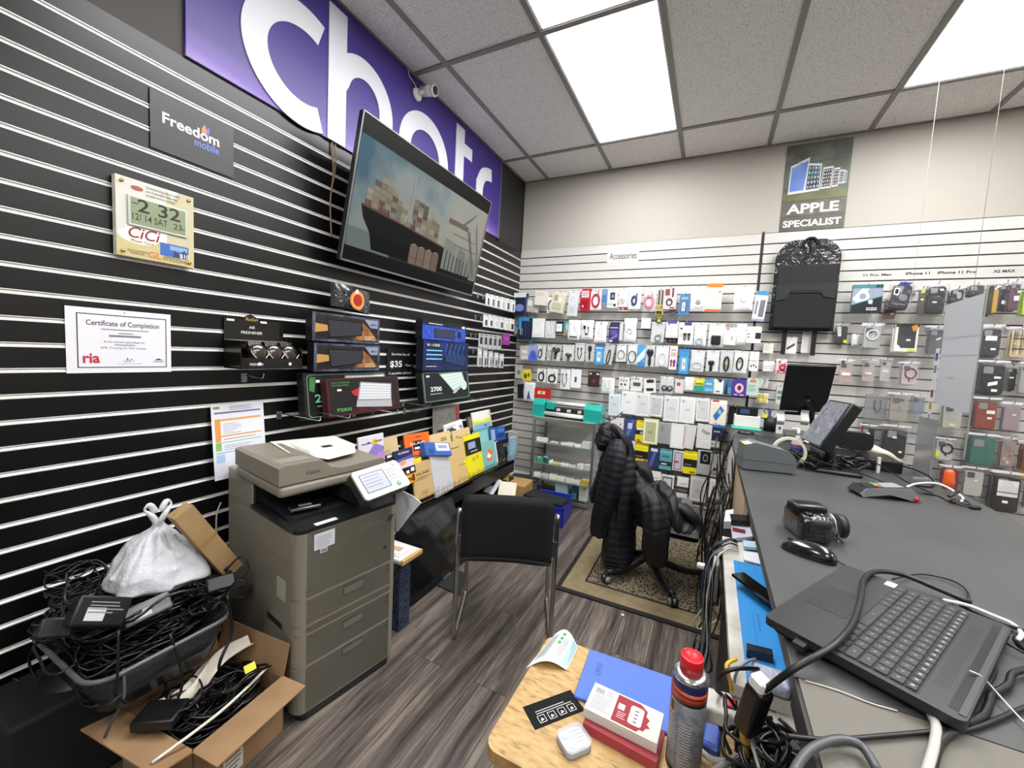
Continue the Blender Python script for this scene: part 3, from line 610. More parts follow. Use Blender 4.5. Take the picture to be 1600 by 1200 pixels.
# ------------------------------------------------------------------ hanging goods on the white slat wall
CROPS = {'A': (780, 420, 6.668), 'B': (980, 420, 6.667), 'C': (930, 590, 6.0), 'D': (1300, 400, 5.333), 'E': (1300, 600, 5.333), 'F': (1200, 360, 6.0), 'G': (1100, 560, 5.217), 'P': (0, 0, 1.0)}
def art(b, s, w, h, z):
    """small picture language: shapes in fractions of the pack's width and height (v upwards from the bottom)"""
    k = 0
    for op in s.split(';'):
        t = op.split()
        if not t: continue
        k += 1; Z = z+.0005*k; c = t[0]; a = [float(q) for q in t[1:-1]] if c != 't' else None; m = mat(t[-1], .35) if c != 't' else None
        if c == 'r': b.quad(w*(a[0]-.5), -h*(1-a[1]), w*(a[2]-.5), -h*(1-a[3]), Z, m)
        elif c == 'o': b.flat(ell(w*(a[0]-.5), -h*(1-a[1]), w*a[2], h*a[3], 16), Z, m)
        elif c == 'p': b.flat([(w*(a[i]-.5), -h*(1-a[i+1])) for i in range(0, len(a), 2)], Z, m)
        elif c == 'n': b.lines(w*(a[0]-.5), -h*(1-a[1]), w*(a[2]-.5), int(a[3]), h*a[4], h*a[5], m, Z)
        elif c == 't': b.text(' '.join(t[5:]), w*(float(t[1])-.5), -h*(1-float(t[2])), h*float(t[3]), mat(t[4], .4), Z, bold=.01, width=w*.6)
def cable_part(s, w, h, z, root, name='cable'):
    for op in s.split(';'):
        t = op.split()
        if not t: continue
        c = t[0]; b = B(); m = mat(t[-1], .35); nm = name
        if c == 'coil':   # cx cy rx ry thick colour
            a = [float(q) for q in t[1:-1]]; P = []
            for i in range(34):
                an = 2*PI*i/11.; rr_ = 1-.10*(i//11); P.append((w*(a[0]-.5+a[2]*rr_*math.cos(an)), -h*(1-a[1])+h*a[3]*rr_*math.sin(an), z+.003+.0012*(i/11)))
            P.append((w*(a[0]-.5+.2), -h*(1-a[1]-a[3]*1.5), z+.006)); b.tube(P, a[4], m, 5, sm=2)
        elif c == 'loop':
            a = [float(q) for q in t[1:-1]]; b.tube([(w*(a[0]-.5+a[2]*math.sin(q)), -h*(1-a[1])+h*a[3]*math.cos(q), z+.004) for q in [2*PI*i/12 for i in range(12)]], a[4], m, 5, True, 2)
        elif c == 'u':
            a = [float(q) for q in t[1:-1]]; b.tube([(w*(a[0]-.5-a[2]), -h*(1-a[1])+h*a[3], z+.004), (w*(a[0]-.5-a[2]), -h*(1-a[1]), z+.004), (w*(a[0]-.5), -h*(1-a[1])-h*a[3]*.9, z+.005), (w*(a[0]-.5+a[2]), -h*(1-a[1]), z+.004), (w*(a[0]-.5+a[2]*.8), -h*(1-a[1])+h*a[3], z+.004)], a[4], m, 5, sm=3)
            for q in (-1, .8): b.box(w*(a[0]-.5+a[2]*q)-a[4]*1.8, -h*(1-a[1])+h*a[3], z+.001, w*(a[0]-.5+a[2]*q)+a[4]*1.8, -h*(1-a[1])+h*a[3]+a[4]*5, z+.007, m)
        elif c == 'knot':
            a = [float(q) for q in t[1:-1]]; q0 = -h*(1-a[1]); x = w*(a[0]-.5); W_, H_ = w*a[2], h*a[3]
            for sg_ in (-1, 1):
                for e in (0, .3): b.tube([(x, q0, z+.004), (x+sg_*W_*(1-e), q0+H_*.6, z+.004), (x+sg_*W_*.4, q0+H_*(1-e*.5), z+.005), (x, q0+H_*.3, z+.006), (x-sg_*W_*.3, q0-H_*.6, z+.005), (x+sg_*W_*.2, q0-H_*(1-e), z+.004)], a[4], m, 5, sm=3)
            b.rbox(x-W_*.35, q0-a[4]*3, z, x+W_*.35, q0+a[4]*3, z+.010, .001, m, 1)
        elif c == 'blob':
            a = [float(q) for q in t[1:-1]]; x = w*(a[0]-.5); y = -h*(1-a[1]); b.rbox(x-w*a[2], y-h*a[3], z-.002, x+w*a[2], y+h*a[3], z+a[4], a[4]*.45, m, 2); nm = 'adapter' if name == 'cable' else name
        elif c == 'disc':
            a = [float(q) for q in t[1:-1]]; x = w*(a[0]-.5); y = -h*(1-a[1]); b.cyl((x, y, z-.001), (x, y, z+a[3]), w*a[2], w*a[2]*.95, m, 18); b.cyl((x, y, z+a[3]), (x, y, z+a[3]+.001), w*a[2]*.6, w*a[2]*.55, mat('9a9ca0', .3), 14); nm = 'disc'
        b.build(nm, root)
def place(crop, x0, y0, x1, y1, d):
    ox, oy, s = CROPS[crop]; x0, x1 = ox+x0/s, ox+x1/s; y0, y1 = oy+y0/s, oy+y1/s; xm, ym = (x0+x1)/2, (y0+y1)/2
    a, b_ = ony(x0, ym, -d), ony(x1, ym, -d); t, u = ony(xm, y0, -d), ony(xm, y1, -d)
    return (t.x+u.x)/2, t.z, b_.x-a.x, t.z-u.z
BAGW = mat('eceef0', .18, bump=(30., .9, .005), coat=.4, spec=.7)
def pillow(b, w, h, th, m, nz=.0, seed=0):
    def f(u, v, sgn):
        e = (max(0., 1-(2*u-1)**4)*max(0., 1-(2*v-1)**6))**.5
        x = w*(u-.5)*(1+.04*math.sin(9*v+seed)); y = -h*(1-v)
        return (x, y, sgn*(th/2*e+nz*noise.noise(Vector((u*5+seed, v*6, sgn)))*e))
    b.surf(lambda u, v: f(u, v, 1), 10, 12, m); b.surf(lambda u, v: f(1-u, v, -1), 10, 12, m)
def clone(root, M, label=None, group=None):
    c = root.copy(); COL.objects.link(c); c.matrix_world = M @ root.matrix_world
    if label: c['label'] = label
    if group: c['group'] = group
    for ch in list(root.children):
        k = ch.copy(); COL.objects.link(k); k.parent = c
        for g in list(ch.children): q = g.copy(); COL.objects.link(q); q.parent = k
    return c
HOOKS = []
def pack(crop, x0, y0, x1, y1, kind, col, pic, label, cat, cab='', tilt=0., d=.12, th=None, name=None, hang=True, yaw=0., stack=0, slabel=None, sgroup=None):
    x, z, w, h = place(crop, x0, y0, x1, y1, d)
    M = backM(x, z, d) @ RZ(math.radians(tilt)) @ RY(math.radians(yaw))
    seed = len(bpy.data.objects)*.37
    if kind in ('box', 'hbox'):
        t_ = th or .025; root = thing(name or 'boxed_accessory', label, cat, M); top = -h*.13 if kind == 'hbox' else 0
        B().rbox(-w/2, -h, -t_/2, w/2, top, t_/2, .0015, mat(col, .38), 1).build('carton', root)
        if kind == 'hbox': B().box(-w/2, top, -t_/2, w/2, 0, -t_/2+.0015, mat(col, .38)).build('hang_tab', root)
        if pic: b = B(); art(b, pic, w, h, t_/2+.0004); b.build('front_print', root)
        if cab: cable_part(cab, w, h, t_/2+.002, root)
    elif kind == 'card':
        root = thing(name or 'carded_accessory', label, cat, M); b = B(); b.prism(rrect(-w/2, -h, w/2, 0, .004, 3), -.001, .001, mat(col, .5)); b.build('card', root)
        if pic: b = B(); art(b, pic, w, h, .0014); b.build('front_print', root)
        if cab: cable_part(cab, w, h, .002, root)
    elif kind in ('bag', 'wbag'):
        root = thing(name or 'bagged_accessory', label, cat, M); t_ = th or .022; b = B(); pillow(b, w, h, t_, BAGW if kind == 'wbag' else CLEARBAG, .006, seed); b.build('bag', root)
        if kind == 'bag': B().box(-w*.44, -h*.95, -.003, w*.44, -h*.06, -.0015, mat(col, .5)).build('backing_card', root)
        B().box(-w*.48, -h*.045, .0-.002, w*.48, 0, .002, mat('f6f7f8', .25)).build('bag_seam', root)
        if pic: b = B(); art(b, pic, w*.86, h*.92, t_/2+.001 if kind == 'wbag' else -.001); b.build('print', root)
        if cab: cable_part(cab, w, h, (t_/2-.002) if kind == 'wbag' else .001, root)
    elif kind in ('case', 'ccase'):      # phone case in a bag / clear case
        root = thing(name or 'phone_case', label, cat, M); t_ = .020; b = B(); pillow(b, w, h, t_, CLEARBAG, .003, seed); b.build('bag', root)
        cw_, ch_ = w*.70, h*.80; cm_ = mat(col, .42) if kind == 'case' else mat(col, .2, alpha=.75)
        b = B(); b.prism(rrect(-cw_/2, -h*.5-ch_/2-h*.04, cw_/2, -h*.5+ch_/2-h*.04, cw_*.16), -.006, .005, cm_, True); b.build('case_shell', root)
        top_ = -h*.5+ch_/2-h*.04; B().prism(rrect(-cw_*.42, top_-cw_*.50, -cw_*.42+cw_*.42, top_-cw_*.08, cw_*.08), .005, .0075, mat('8f9094' if kind == 'case' else '55565a', .3), True).build('camera_window', root)
        B().box(-w*.48, -h*.05, -.002, w*.48, 0, .002, mat('f2f3f5', .2, alpha=.8)).build('bag_seam', root)
        if pic: b = B(); art(b, pic, w*.8, h, .0085); b.build('sticker', root)
        if cab: cable_part(cab, w, h, .006, root, 'ring')
    if hang: HOOKS.append((x, z-.006, d+.02))
    for k in range(stack):
        clone(root, TR(R.uniform(-.006, .006), .026*(k+1), R.uniform(-.010, .002)), slabel or label+', behind the front one', sgroup)
    return root
W_ = 'f2f2f0'
# --- top row
pack('A', 165, 255, 290, 490, 'hbox', '27355f', 'r 0 .80 1 1 dfe6ee;r .12 .48 .88 .80 1d2130;o .5 .34 .36 .16 7c86c8;r .1 .05 .9 .16 141a30', 'navy headphone box with a pale top, leftmost in the top row by the corner', 'packaged accessory', th=.06)
pack('A', 290, 320, 425, 455, 'card', 'b9b7b2', 'r .08 .5 .45 .92 eeeeec;o .65 .55 .14 .16 e8e6e2;r .1 .08 .9 .3 d8d6d0;r .15 .10 .2 .26 555555;r .35 .10 .42 .26 555555;r .6 .10 .66 .26 555555', 'grey card with charger pictures, second from the corner in the top row', 'packaged accessory', tilt=-6)
pack('A', 390, 235, 505, 385, 'box', 'e3ddd0', 'n .1 .85 .9 3 .08 .02 b8b0a0', 'plain cream box sticking out in the top row', 'packaged accessory', th=.07, tilt=-4)
pack('A', 500, 290, 600, 460, 'card', W_, '', 'white card with a grey coiled cable, half behind the cream earphone box', 'packaged cable', 'coil .45 .45 .34 .34 .0035 5c5e62')
pack('A', 565, 240, 705, 460, 'hbox', 'd9d6bf', 'r .18 .55 .45 .82 a7a28a;o .66 .62 .12 .10 f3f1e6;n .15 .42 .85 4 .09 .03 a29d86;r .2 .1 .8 .2 c5c0a6', 'cream earphone box tilted to the left in the top row', 'packaged accessory', tilt=-9, th=.05)
pack('A', 715, 235, 835, 505, 'bag', 'e4e8ec', 'n .2 .3 .8 4 .06 .02 c0c6cc', 'long clear bag with a white cable, right of the cream earphone box', 'packaged cable', 'loop .5 .6 .22 .2 .003 f4f4f4', tilt=-3)
pack('A', 850, 205, 955, 440, 'hbox', 'b5152c', 'r .12 .58 .85 .88 d8c5c8;n .2 .82 .8 3 .07 .02 8c5a62;r .1 .1 .75 .45 8f1022;o .3 .2 .1 .05 e8b8c0', 'bright red box under a red header in the top row', 'packaged accessory', th=.04)
pack('A', 950, 235, 1065, 430, 'card', 'f3f0ef', 'r 0 0 1 .06 d8b0b4', 'white card with a thick dark red cable ring in the top row', 'packaged cable', 'coil .5 .5 .36 .36 .005 a62a3c')
pack('A', 1070, 210, 1128, 372, 'hbox', '6f92b8', 'r .1 .1 .9 .6 4f74a2', 'narrow dusty blue box between the red ring card and the pale blue card', 'packaged accessory')
pack('A', 1128, 225, 1235, 405, 'card', 'dbe2e8', 'r .25 .45 .72 .88 23262b;o .5 .66 .12 .12 6f95b0;r .6 .08 .85 .22 2b2e33;n .1 .3 .6 3 .07 .02 9aa4ae', 'pale blue card with a black device picture in the top row', 'packaged accessory')
pack('A', 1240, 210, 1350, 405, 'bag', W_, '', 'clear bag with white earphones above the small red label in the top row', 'packaged accessory', 'u .5 .5 .22 .2 .003 e0dfdd;coil .4 .35 .2 .15 .0022 e6d9d4')
pack('A', 1245, 395, 1350, 440, 'card', 'e9e2dd', 'r .1 .2 .9 .85 c25548;r .3 .3 .5 .7 e9e2dd', 'small red label card hanging under the white earphones bag', 'packaged accessory', hang=False, d=.10)
pack('B', 5, 190, 150, 430, 'bag', 'e9edf2', 'r .2 .75 .8 .88 d9dfe8', 'clear bag with a navy USB cable in the top row', 'packaged cable', 'coil .48 .42 .18 .20 .006 2f3d78')
pack('B', 165, 195, 310, 450, 'bag', 'efe6e8', 'n .2 .9 .8 2 .06 .02 9a9a9a;r 0 0 1 .16 e8cdd4', 'clear bag with a thick pink coiled cable in the top row', 'packaged cable', 'coil .45 .42 .34 .26 .007 d58a9c')
pack('B', 312, 210, 385, 490, 'hbox', 'c9c5bb', 'r .12 .3 .40 .95 4a4642;r .55 .3 .85 .95 5a564f', 'narrow pack of two dark selfie sticks in the top row', 'packaged accessory', th=.02)
pack('B', 297, 375, 368, 480, 'card', 'cabd6a', 'r .08 .55 .92 .9 5a5424;n .15 .85 .85 2 .15 .06 e4dca8;r .08 .08 .92 .40 2f2c16', 'small olive and yellow card in front of the selfie sticks', 'packaged accessory', d=.15, hang=False)
pack('B', 300, 475, 365, 560, 'card', '4b4a30', 'r .1 .5 .9 .9 8b8a30;r .3 .1 .7 .4 c9c64a', 'dark olive card just below the yellow card of the selfie sticks', 'packaged accessory', d=.14, hang=False)
pack('B', 385, 195, 515, 425, 'hbox', 'e6c9c8', 'r .08 .62 .45 .92 8a3c44;r .62 .55 .78 .96 5a4144;o .45 .32 .28 .18 4b3d48;o .45 .30 .14 .09 c8d4e8;r .5 .05 .9 .1 7a4a50', 'pink box with a dark earphone picture in the top row', 'packaged accessory', th=.04)
pack('B', 432, 420, 508, 492, 'box', '8e8f92', 'r .1 .1 .9 .3 55565a', 'small grey box below the pink earphone box', 'packaged accessory', d=.08, hang=False)
pack('B', 545, 260, 655, 488, 'hbox', '4d78a6', 'r .18 .12 .78 .66 3e648f;r .30 .20 .60 .60 dfe6ea;r .38 .28 .52 .5 a9a39b;r .2 .72 .8 .84 88a8c8', 'blue box with a white adapter picture in the top row', 'packaged accessory', th=.035, tilt=-2)
pack('B', 655, 190, 825, 440, 'wbag', W_, 'r .3 .80 .75 .92 ffffff', 'white crinkled bag with a round white charger in the top row', 'packaged accessory', 'disc .52 .40 .24 .008 f4f2f0;loop .5 .42 .34 .28 .003 e6e4e0')
pack('B', 825, 160, 990, 450, 'hbox', 'ede0cf', 'r 0 .87 1 1 ef7d22;r 0 0 1 .09 c96a3c;o .82 .70 .08 .045 d8875c;r .3 .35 .7 .6 e0d2bf;n .15 .82 .6 2 .05 .015 c9b8a2', 'cream box under a bright orange header in the top row', 'packaged accessory', th=.05, tilt=-1)
pack('B', 1115, 190, 1315, 430, 'wbag', W_, 'r .2 .76 .75 .85 ffffff;r .25 .28 .65 .34 dde1e6', 'white crinkled bag alone near the divider in the top row', 'packaged accessory', 'u .5 .45 .16 .12 .004 dfe3e8', stack=1, slabel='white or clear bagged accessory hanging behind another on the same hook', sgroup='bagged accessories behind the front ones')
pack('B', 1335, 235, 1465, 545, 'hbox', 'd7dadd', 'r 0 .86 1 1 3f8fc0;r .12 .22 .28 .66 7f848a;r .45 .14 .85 .70 6c6e73;n .5 .66 .8 7 .07 .02 888a90;r 0 0 1 .07 9aa0c0', 'clear blister with grey straps under a blue header, beside the hanging organizer', 'packaged accessory', tilt=-5)
# --- second row
pack('A', 160, 500, 215, 680, 'card', 'c9cace', 'r .3 .4 .8 .6 8a8c90', 'narrow grey card at the left end of the second row', 'packaged accessory', d=.06)
pack('A', 210, 510, 325, 735, 'hbox', '16233c', 'r 0 .84 1 1 2f86c8;r .05 .45 .30 .84 3a9ad4;r .2 .2 .26 .5 b8d8ea;r .36 .2 .40 .5 b8d8ea;r .62 .15 .68 .75 39527a', 'dark navy box with a bright blue top, left end of the second row', 'packaged accessory', th=.06)
pack('A', 320, 500, 356, 780, 'box', '4d9b98', 'r .2 .05 .8 .3 6fb4b0', 'tall narrow teal box behind the dark navy box', 'packaged accessory', d=.07)
pack('A', 357, 520, 470, 715, 'box', 'edeef0', 'r .06 .1 .9 .16 d0d3d6;n .2 .8 .8 3 .08 .02 d4d6d9', 'thick plain white box in the second row', 'packaged accessory', th=.05)
pack('A', 482, 548, 588, 720, 'card', 'e2e3e4', 'r .08 .06 .92 .94 d3d5d8', 'grey white card with white earbuds in the second row', 'packaged accessory', 'u .5 .4 .18 .25 .003 f6f6f6')
pack('A', 590, 545, 668, 670, 'hbox', '26262a', 'r .1 .12 .9 .76 f0f0f0;o .38 .5 .18 .14 dfe2e6;o .62 .5 .18 .14 e4e7ea', 'small black framed pack with white cloud-shaped window in the second row', 'packaged accessory')
pack('A', 668, 545, 735, 700, 'hbox', '8fa8a0', 'r 0 .4 .5 1 5d9e98;o .65 .62 .22 .22 b8d8dc;r .1 .04 .6 .3 a98b4a', 'small green and tan card behind the white cable bag in the second row', 'packaged accessory', d=.09)
pack('A', 720, 533, 850, 738, 'wbag', W_, 'r .15 .08 .85 .10 b0b4b8', 'white bag with a short dark cable along its bottom in the second row', 'packaged cable', 'blob .5 .14 .30 .03 .006 2c2e32', tilt=-2)
pack('A', 852, 535, 980, 735, 'wbag', W_, '', 'white bag with a black plug and lead in the second row', 'packaged cable', 'blob .32 .62 .10 .09 .010 1e1f22;u .5 .4 .14 .16 .003 1e1f22;blob .5 .26 .12 .04 .008 1e1f22')
pack('A', 1000, 555, 1122, 765, 'hbox', 'efefee', 'r .34 .2 .38 .7 b4b4b4;r .60 .2 .64 .7 b4b4b4;o .5 .9 .06 .04 333333;r .1 .05 .9 .1 c4c4c4', 'white box with two grey upright lines in the second row', 'packaged accessory', th=.03)
pack('A', 1148, 555, 1250, 772, 'hbox', '33305c', 'r .1 .7 .9 .74 d8d8e8;r .15 .35 .85 .62 5d55a0;p .1 .2 .9 .45 .9 .3 .4 .15 7a6fc0;r .08 .05 .4 .13 f0f0f4', 'deep purple box in the second row', 'packaged accessory', th=.035)
pack('A', 1250, 560, 1292, 750, 'box', 'dfe0e2', '', 'white box seen edge-on beside the deep purple box', 'packaged accessory', d=.09)
pack('A', 1300, 515, 1425, 760, 'wbag', W_, 'r .25 .6 .8 .7 ffffff;r .3 .4 .8 .5 c4c6c8', 'silvery crinkled bag right of the purple box in the second row', 'packaged accessory', 'loop .5 .45 .2 .1 .004 c9ccd0', stack=1, slabel='white or clear bagged accessory hanging behind another on the same hook', sgroup='bagged accessories behind the front ones')
pack('B', 150, 515, 248, 625, 'box', 'e9e9e7', 'r .15 .1 .18 .7 c0c0c0;r .4 .1 .43 .7 c0c0c0;r .65 .1 .68 .7 c0c0c0', 'small short white box between two bags in the second row', 'packaged accessory', d=.08, th=.04)
pack('B', 245, 555, 400, 775, 'bag', 'dcdfe1', 'r .2 .8 .8 .88 f4f4f4', 'clear bag with a thin grey coiled lead in the second row', 'packaged cable', 'coil .55 .25 .22 .16 .0025 8a8e92', tilt=-2)
pack('B', 405, 545, 530, 720, 'hbox', 'ececec', 'r .1 .84 .9 1 4c4fa0;o .25 .78 .05 .05 333355;n .15 .6 .9 3 .09 .02 c9c9c9;r .1 .1 .9 .3 dedede', 'white box under a violet blue tab in the second row', 'packaged accessory', th=.03)
pack('B', 412, 715, 525, 775, 'card', '4a3236', 'o .3 .5 .15 .25 8f6c70;o .7 .5 .15 .25 8f6c70', 'dark maroon strip card below the violet tabbed box', 'packaged accessory', d=.09, hang=False)
pack('B', 535, 560, 690, 790, 'hbox', 'efefef', 'r .35 .86 .85 1 3f4796;r .1 .68 .25 .76 2c2c30;n .05 .5 .3 3 .07 .02 aaaaaa', 'white box with two black cable loops under a blue tab in the second row', 'packaged cable', 'u .44 .30 .06 .12 .0035 2b2b2e;u .72 .30 .05 .12 .0035 2b2b2e')
pack('B', 690, 562, 835, 810, 'bag', 'e6e8ea', 'r .15 .78 .75 .88 ffffff;r .18 .80 .6 .84 d8dadd', 'clear bag with a white coil and a white label in the second row', 'packaged cable', 'coil .45 .22 .26 .15 .0032 cfd2d6')
pack('B', 838, 570, 1022, 825, 'bag', 'e9e9ea', 'r .35 .80 .75 .88 ffffff', 'clear bag with a chunky black lump in the second row', 'packaged accessory', 'blob .50 .32 .27 .19 .018 17181b', tilt=-1)
pack('B', 1012, 610, 1140, 795, 'hbox', 'efeeec', 'o .25 .90 .14 .10 d9868c;r .55 .25 .85 .6 d9d9d9;r .6 .3 .7 .5 9a9a9a;n .1 .6 .5 3 .1 .02 bbbbbb', 'white box with a round red sticker in the second row', 'packaged accessory', th=.03, tilt=-2)
pack('B', 1140, 572, 1240, 790, 'wbag', W_, 'r .3 .75 .8 .8 e8c4b0', 'plain white bag between the red sticker box and the black square box', 'packaged accessory')
pack('B', 1240, 600, 1395, 775, 'hbox', 'f0f0ef', 'r .60 .25 .98 .62 1d1d20;r .08 .50 .22 .56 333333;r .08 .32 .22 .38 333333', 'white box with a black square, last of the second row', 'packaged accessory', th=.03)
# --- third row
pack('A', 212, 800, 305, 950, 'card', 'c4c2bf', 'o .35 .6 .16 .12 ececec;o .65 .55 .14 .12 ececec;r .1 .06 .9 .28 dddbd6', 'grey earphone card at the left end of the third row', 'packaged accessory', tilt=5)
pack('A', 305, 790, 400, 960, 'card', '9aa8dc', 'r 0 0 1 .35 5e6fd0;o .5 .4 .3 .25 4c5cc0', 'violet blue shaded pouch card in the third row', 'packaged accessory')
pack('A', 385, 790, 492, 962, 'bag', 'f0f0f0', '', 'clear bag with a slim looped black cable in the third row', 'packaged cable', 'coil .45 .45 .2 .28 .0028 26272a', tilt=-3)
pack('A', 495, 795, 562, 965, 'bag', 'eeeeee', '', 'narrow white bag with a thin grey lead in the third row', 'packaged cable', 'u .5 .4 .2 .2 .002 55585c')
pack('A', 545, 795, 655, 970, 'bag', 'e6e6e6', '', 'clear bag stuffed with a big black cable knot in the third row', 'packaged cable', 'knot .5 .5 .34 .34 .005 17181a', tilt=-6)
pack('A', 655, 795, 785, 970, 'bag', 'ececec', '', 'clear bag with a black cable knot near its bottom in the third row', 'packaged cable', 'knot .55 .28 .24 .2 .004 1c1d20;loop .5 .35 .3 .2 .003 dcdcdc')
pack('A', 785, 775, 895, 970, 'bag', 'ebebeb', '', 'clear bag with a curved black lead, fourth from left of the black cables', 'packaged cable', 'u .5 .4 .18 .26 .0035 1b1c1f')
pack('A', 895, 785, 995, 975, 'bag', 'e2e2e2', '', 'clear bag with an upright black cable bundle left of the sky blue box', 'packaged cable', 'knot .5 .52 .16 .38 .005 17181a')
pack('A', 1000, 790, 1090, 1005, 'hbox', '3f92d0', 'r .15 .12 .85 .72 6cb2e2;r .3 .2 .66 .62 eaf2f6;o .5 .45 .10 .12 c4a04c;r .1 .8 .9 .86 dcecf6', 'sky blue box, left one of the pair in the third row', 'packaged accessory', th=.03)
pack('A', 1095, 785, 1212, 1008, 'bag', 'd9dbd9', '', 'clear bag with a thick grey-black strap cable in the third row', 'packaged cable', 'loop .55 .40 .12 .34 .006 4a4d4c', tilt=-8)
pack('A', 1213, 785, 1330, 975, 'bag', 'f4f4f4', '', 'white bag with a thin black ring lead in the third row', 'packaged cable', 'loop .5 .42 .30 .24 .0028 3a3c40')
pack('A', 1330, 785, 1442, 1005, 'bag', 'f4f4f4', '', 'white bag with a bold black horseshoe cable in the third row', 'packaged cable', 'loop .5 .40 .34 .27 .004 222326')
pack('B', 105, 795, 190, 1020, 'hbox', '4e9fd6', 'p 0 .4 1 .9 1 .5 0 .1 dcebf4;r .1 .02 .9 .2 3a85c0', 'light blue and white diagonal box in the third row', 'packaged accessory')
pack('B', 186, 800, 288, 1030, 'bag', 'e4e6e8', '', 'clear bag with a heavy curling black cable in the third row', 'packaged cable', 'knot .5 .45 .3 .38 .006 151618')
pack('B', 285, 800, 440, 1030, 'bag', 'eceef0', 'r .15 .76 .85 .88 fafafa', 'clear bag with a slanted white cable in the third row', 'packaged cable', 'loop .52 .38 .24 .28 .003 e4e4e6')
pack('B', 440, 800, 520, 1050, 'hbox', 'ece2e4', 'r .15 .55 .85 .72 c9b9ac;r .1 .3 .9 .36 c060a0;r .2 .12 .38 .42 7a2f78;r .55 .12 .8 .42 7a2f78;r .15 .8 .85 .84 9a9a9a', 'white box with magenta blocks, left of the second sky blue box', 'packaged accessory')
pack('B', 540, 832, 645, 1100, 'hbox', '3f8fcc', 'r .15 .12 .85 .68 6aaede;r .34 .2 .64 .60 eef2f4;o .5 .4 .09 .09 c4a04c', 'sky blue box, right one of the pair in the third row', 'packaged accessory', th=.035)
pack('B', 655, 850, 815, 1080, 'bag', 'e8eaec', 'r .25 .58 .75 .68 ffffff', 'clear bag with a white folded lead right of the sky blue box', 'packaged cable', 'loop .5 .30 .34 .14 .0028 b4b6ba', tilt=-2)
pack('B', 815, 850, 963, 1080, 'bag', 'e9eaeb', '', 'clear bag with a black ribbon-like cable bow in the third row', 'packaged cable', 'knot .42 .28 .18 .24 .006 141517')
pack('B', 960, 850, 1110, 1092, 'bag', 'dddedf', 'r .34 .14 .64 .34 b99f52', 'clear bag with a black cable and gold label, left one of the two', 'packaged cable', 'loop .5 .42 .16 .30 .007 1b1c1e')
pack('B', 1105, 855, 1272, 1096, 'bag', 'ececec', 'r .28 .42 .58 .52 cdb873', 'clear bag with a black cable and gold label, right one of the two', 'packaged cable', 'loop .45 .44 .18 .26 .006 1b1c1e', tilt=-3)
pack('B', 1272, 860, 1370, 1066, 'card', 'dfdfdd', 'o .25 .25 .07 .06 26282c;o .5 .30 .07 .06 26282c;o .75 .22 .07 .06 26282c;r .2 .5 .8 .55 c4c4c2', 'white card with three small dark buds near the end of the third row', 'packaged accessory')
pack('B', 1412, 780, 1520, 880, 'box', 'e8e4d8', 'n .15 .7 .8 3 .15 .04 c2beb0', 'cream label box left of the organizer straps', 'packaged accessory', d=.05)
pack('B', 1412, 960, 1530, 1070, 'box', 'eeeeec', 'r .1 .3 .9 .34 c8c8c8;r .1 .5 .9 .54 c8c8c8', 'white label box just below the cream label box', 'packaged accessory', d=.05)
pack('G', 585, 5, 672, 124, 'hbox', 'e8cfd0', 'r .1 .0 .95 .24 c25a66;r .3 .08 .7 .14 f0dede', 'pale pink box with a red base beside the black monitor', 'packaged cable', 'coil .6 .45 .28 .2 .004 b0283a;blob .3 .82 .05 .1 .006 26262a')
pack('F', 158, 1000, 268, 1155, 'card', 'e6e4e2', 'p .15 .35 .8 .65 .85 .5 .2 .2 4a4a4c', 'white card with a dark slanted stick below the organizer', 'packaged accessory', d=.05)
pack('F', 315, 955, 415, 1150, 'card', 'd9d7d4', 'n .1 .9 .9 6 .12 .01 b5b3b0', 'pale grey card between the organizer straps', 'packaged accessory', d=.04)
# --- fourth row
pack('A', 172, 1000, 242, 1142, 'card', 'c9c8c4', 'r .2 .3 .7 .6 7d7d7a', 'light grey card left of the yellow card by the corner', 'packaged accessory', d=.07)
pack('A', 238, 1045, 332, 1166, 'card', 'e3cf2c', 'o .35 .4 .16 .22 4a4a20;o .7 .5 .12 .2 6a6a20;r .2 .75 .8 .85 f4ee9a', 'bright yellow card near the corner in the fourth row', 'packaged accessory', tilt=3)
pack('A', 395, 1040, 488, 1180, 'card', 'f0f0f0', '', 'white card with an oval black cable, first cable of the fourth row', 'packaged cable', 'coil .5 .42 .32 .34 .004 202124')
pack('A', 498, 1040, 608, 1195, 'card', 'ececec', '', 'white card with a round black coiled cable in the fourth row', 'packaged cable', 'coil .5 .35 .34 .26 .004 242528')
pack('P', 876, 577, 892, 608, 'card', 'eeeeee', '', 'white card with a dark red and black lead in the fourth row', 'packaged cable', 'u .4 .4 .2 .3 .003 4a1f26')
pack('P', 891, 577, 908, 606, 'card', 'f2f2f2', 'r .4 .3 .6 .6 3f57a0', 'white card with a small blue plug in the fourth row', 'packaged cable')
pack('A', 925, 1070, 1045, 1232, 'card', '3a1f22', 'r .1 .8 .3 .9 dcd4cc;r .7 .8 .95 .9 dcd4cc;o .5 .4 .2 .15 5f3a3c', 'dark maroon card in the fourth row', 'packaged accessory')
pack('C', 58, 0, 180, 152, 'wbag', W_, '', 'white crinkled bag right of the dark maroon card', 'packaged accessory', 'u .5 .5 .15 .2 .004 e0e0e0')
pack('C', 222, -8, 322, 112, 'card', 'e4e4e1', 'o .2 .7 .06 .06 333333;o .45 .7 .06 .06 333333;o .7 .7 .06 .06 333333;o .25 .4 .09 .09 333333;o .6 .4 .09 .09 333333', 'white card dotted with black ear tips, left one', 'packaged accessory')
pack('C', 334, -8, 442, 125, 'card', 'e2e2de', 'o .15 .85 .05 .05 333333;o .4 .85 .05 .05 333333;o .65 .85 .05 .05 333333;r .2 .35 .85 .6 55575a', 'white card with black dots and a grey bar', 'packaged accessory')
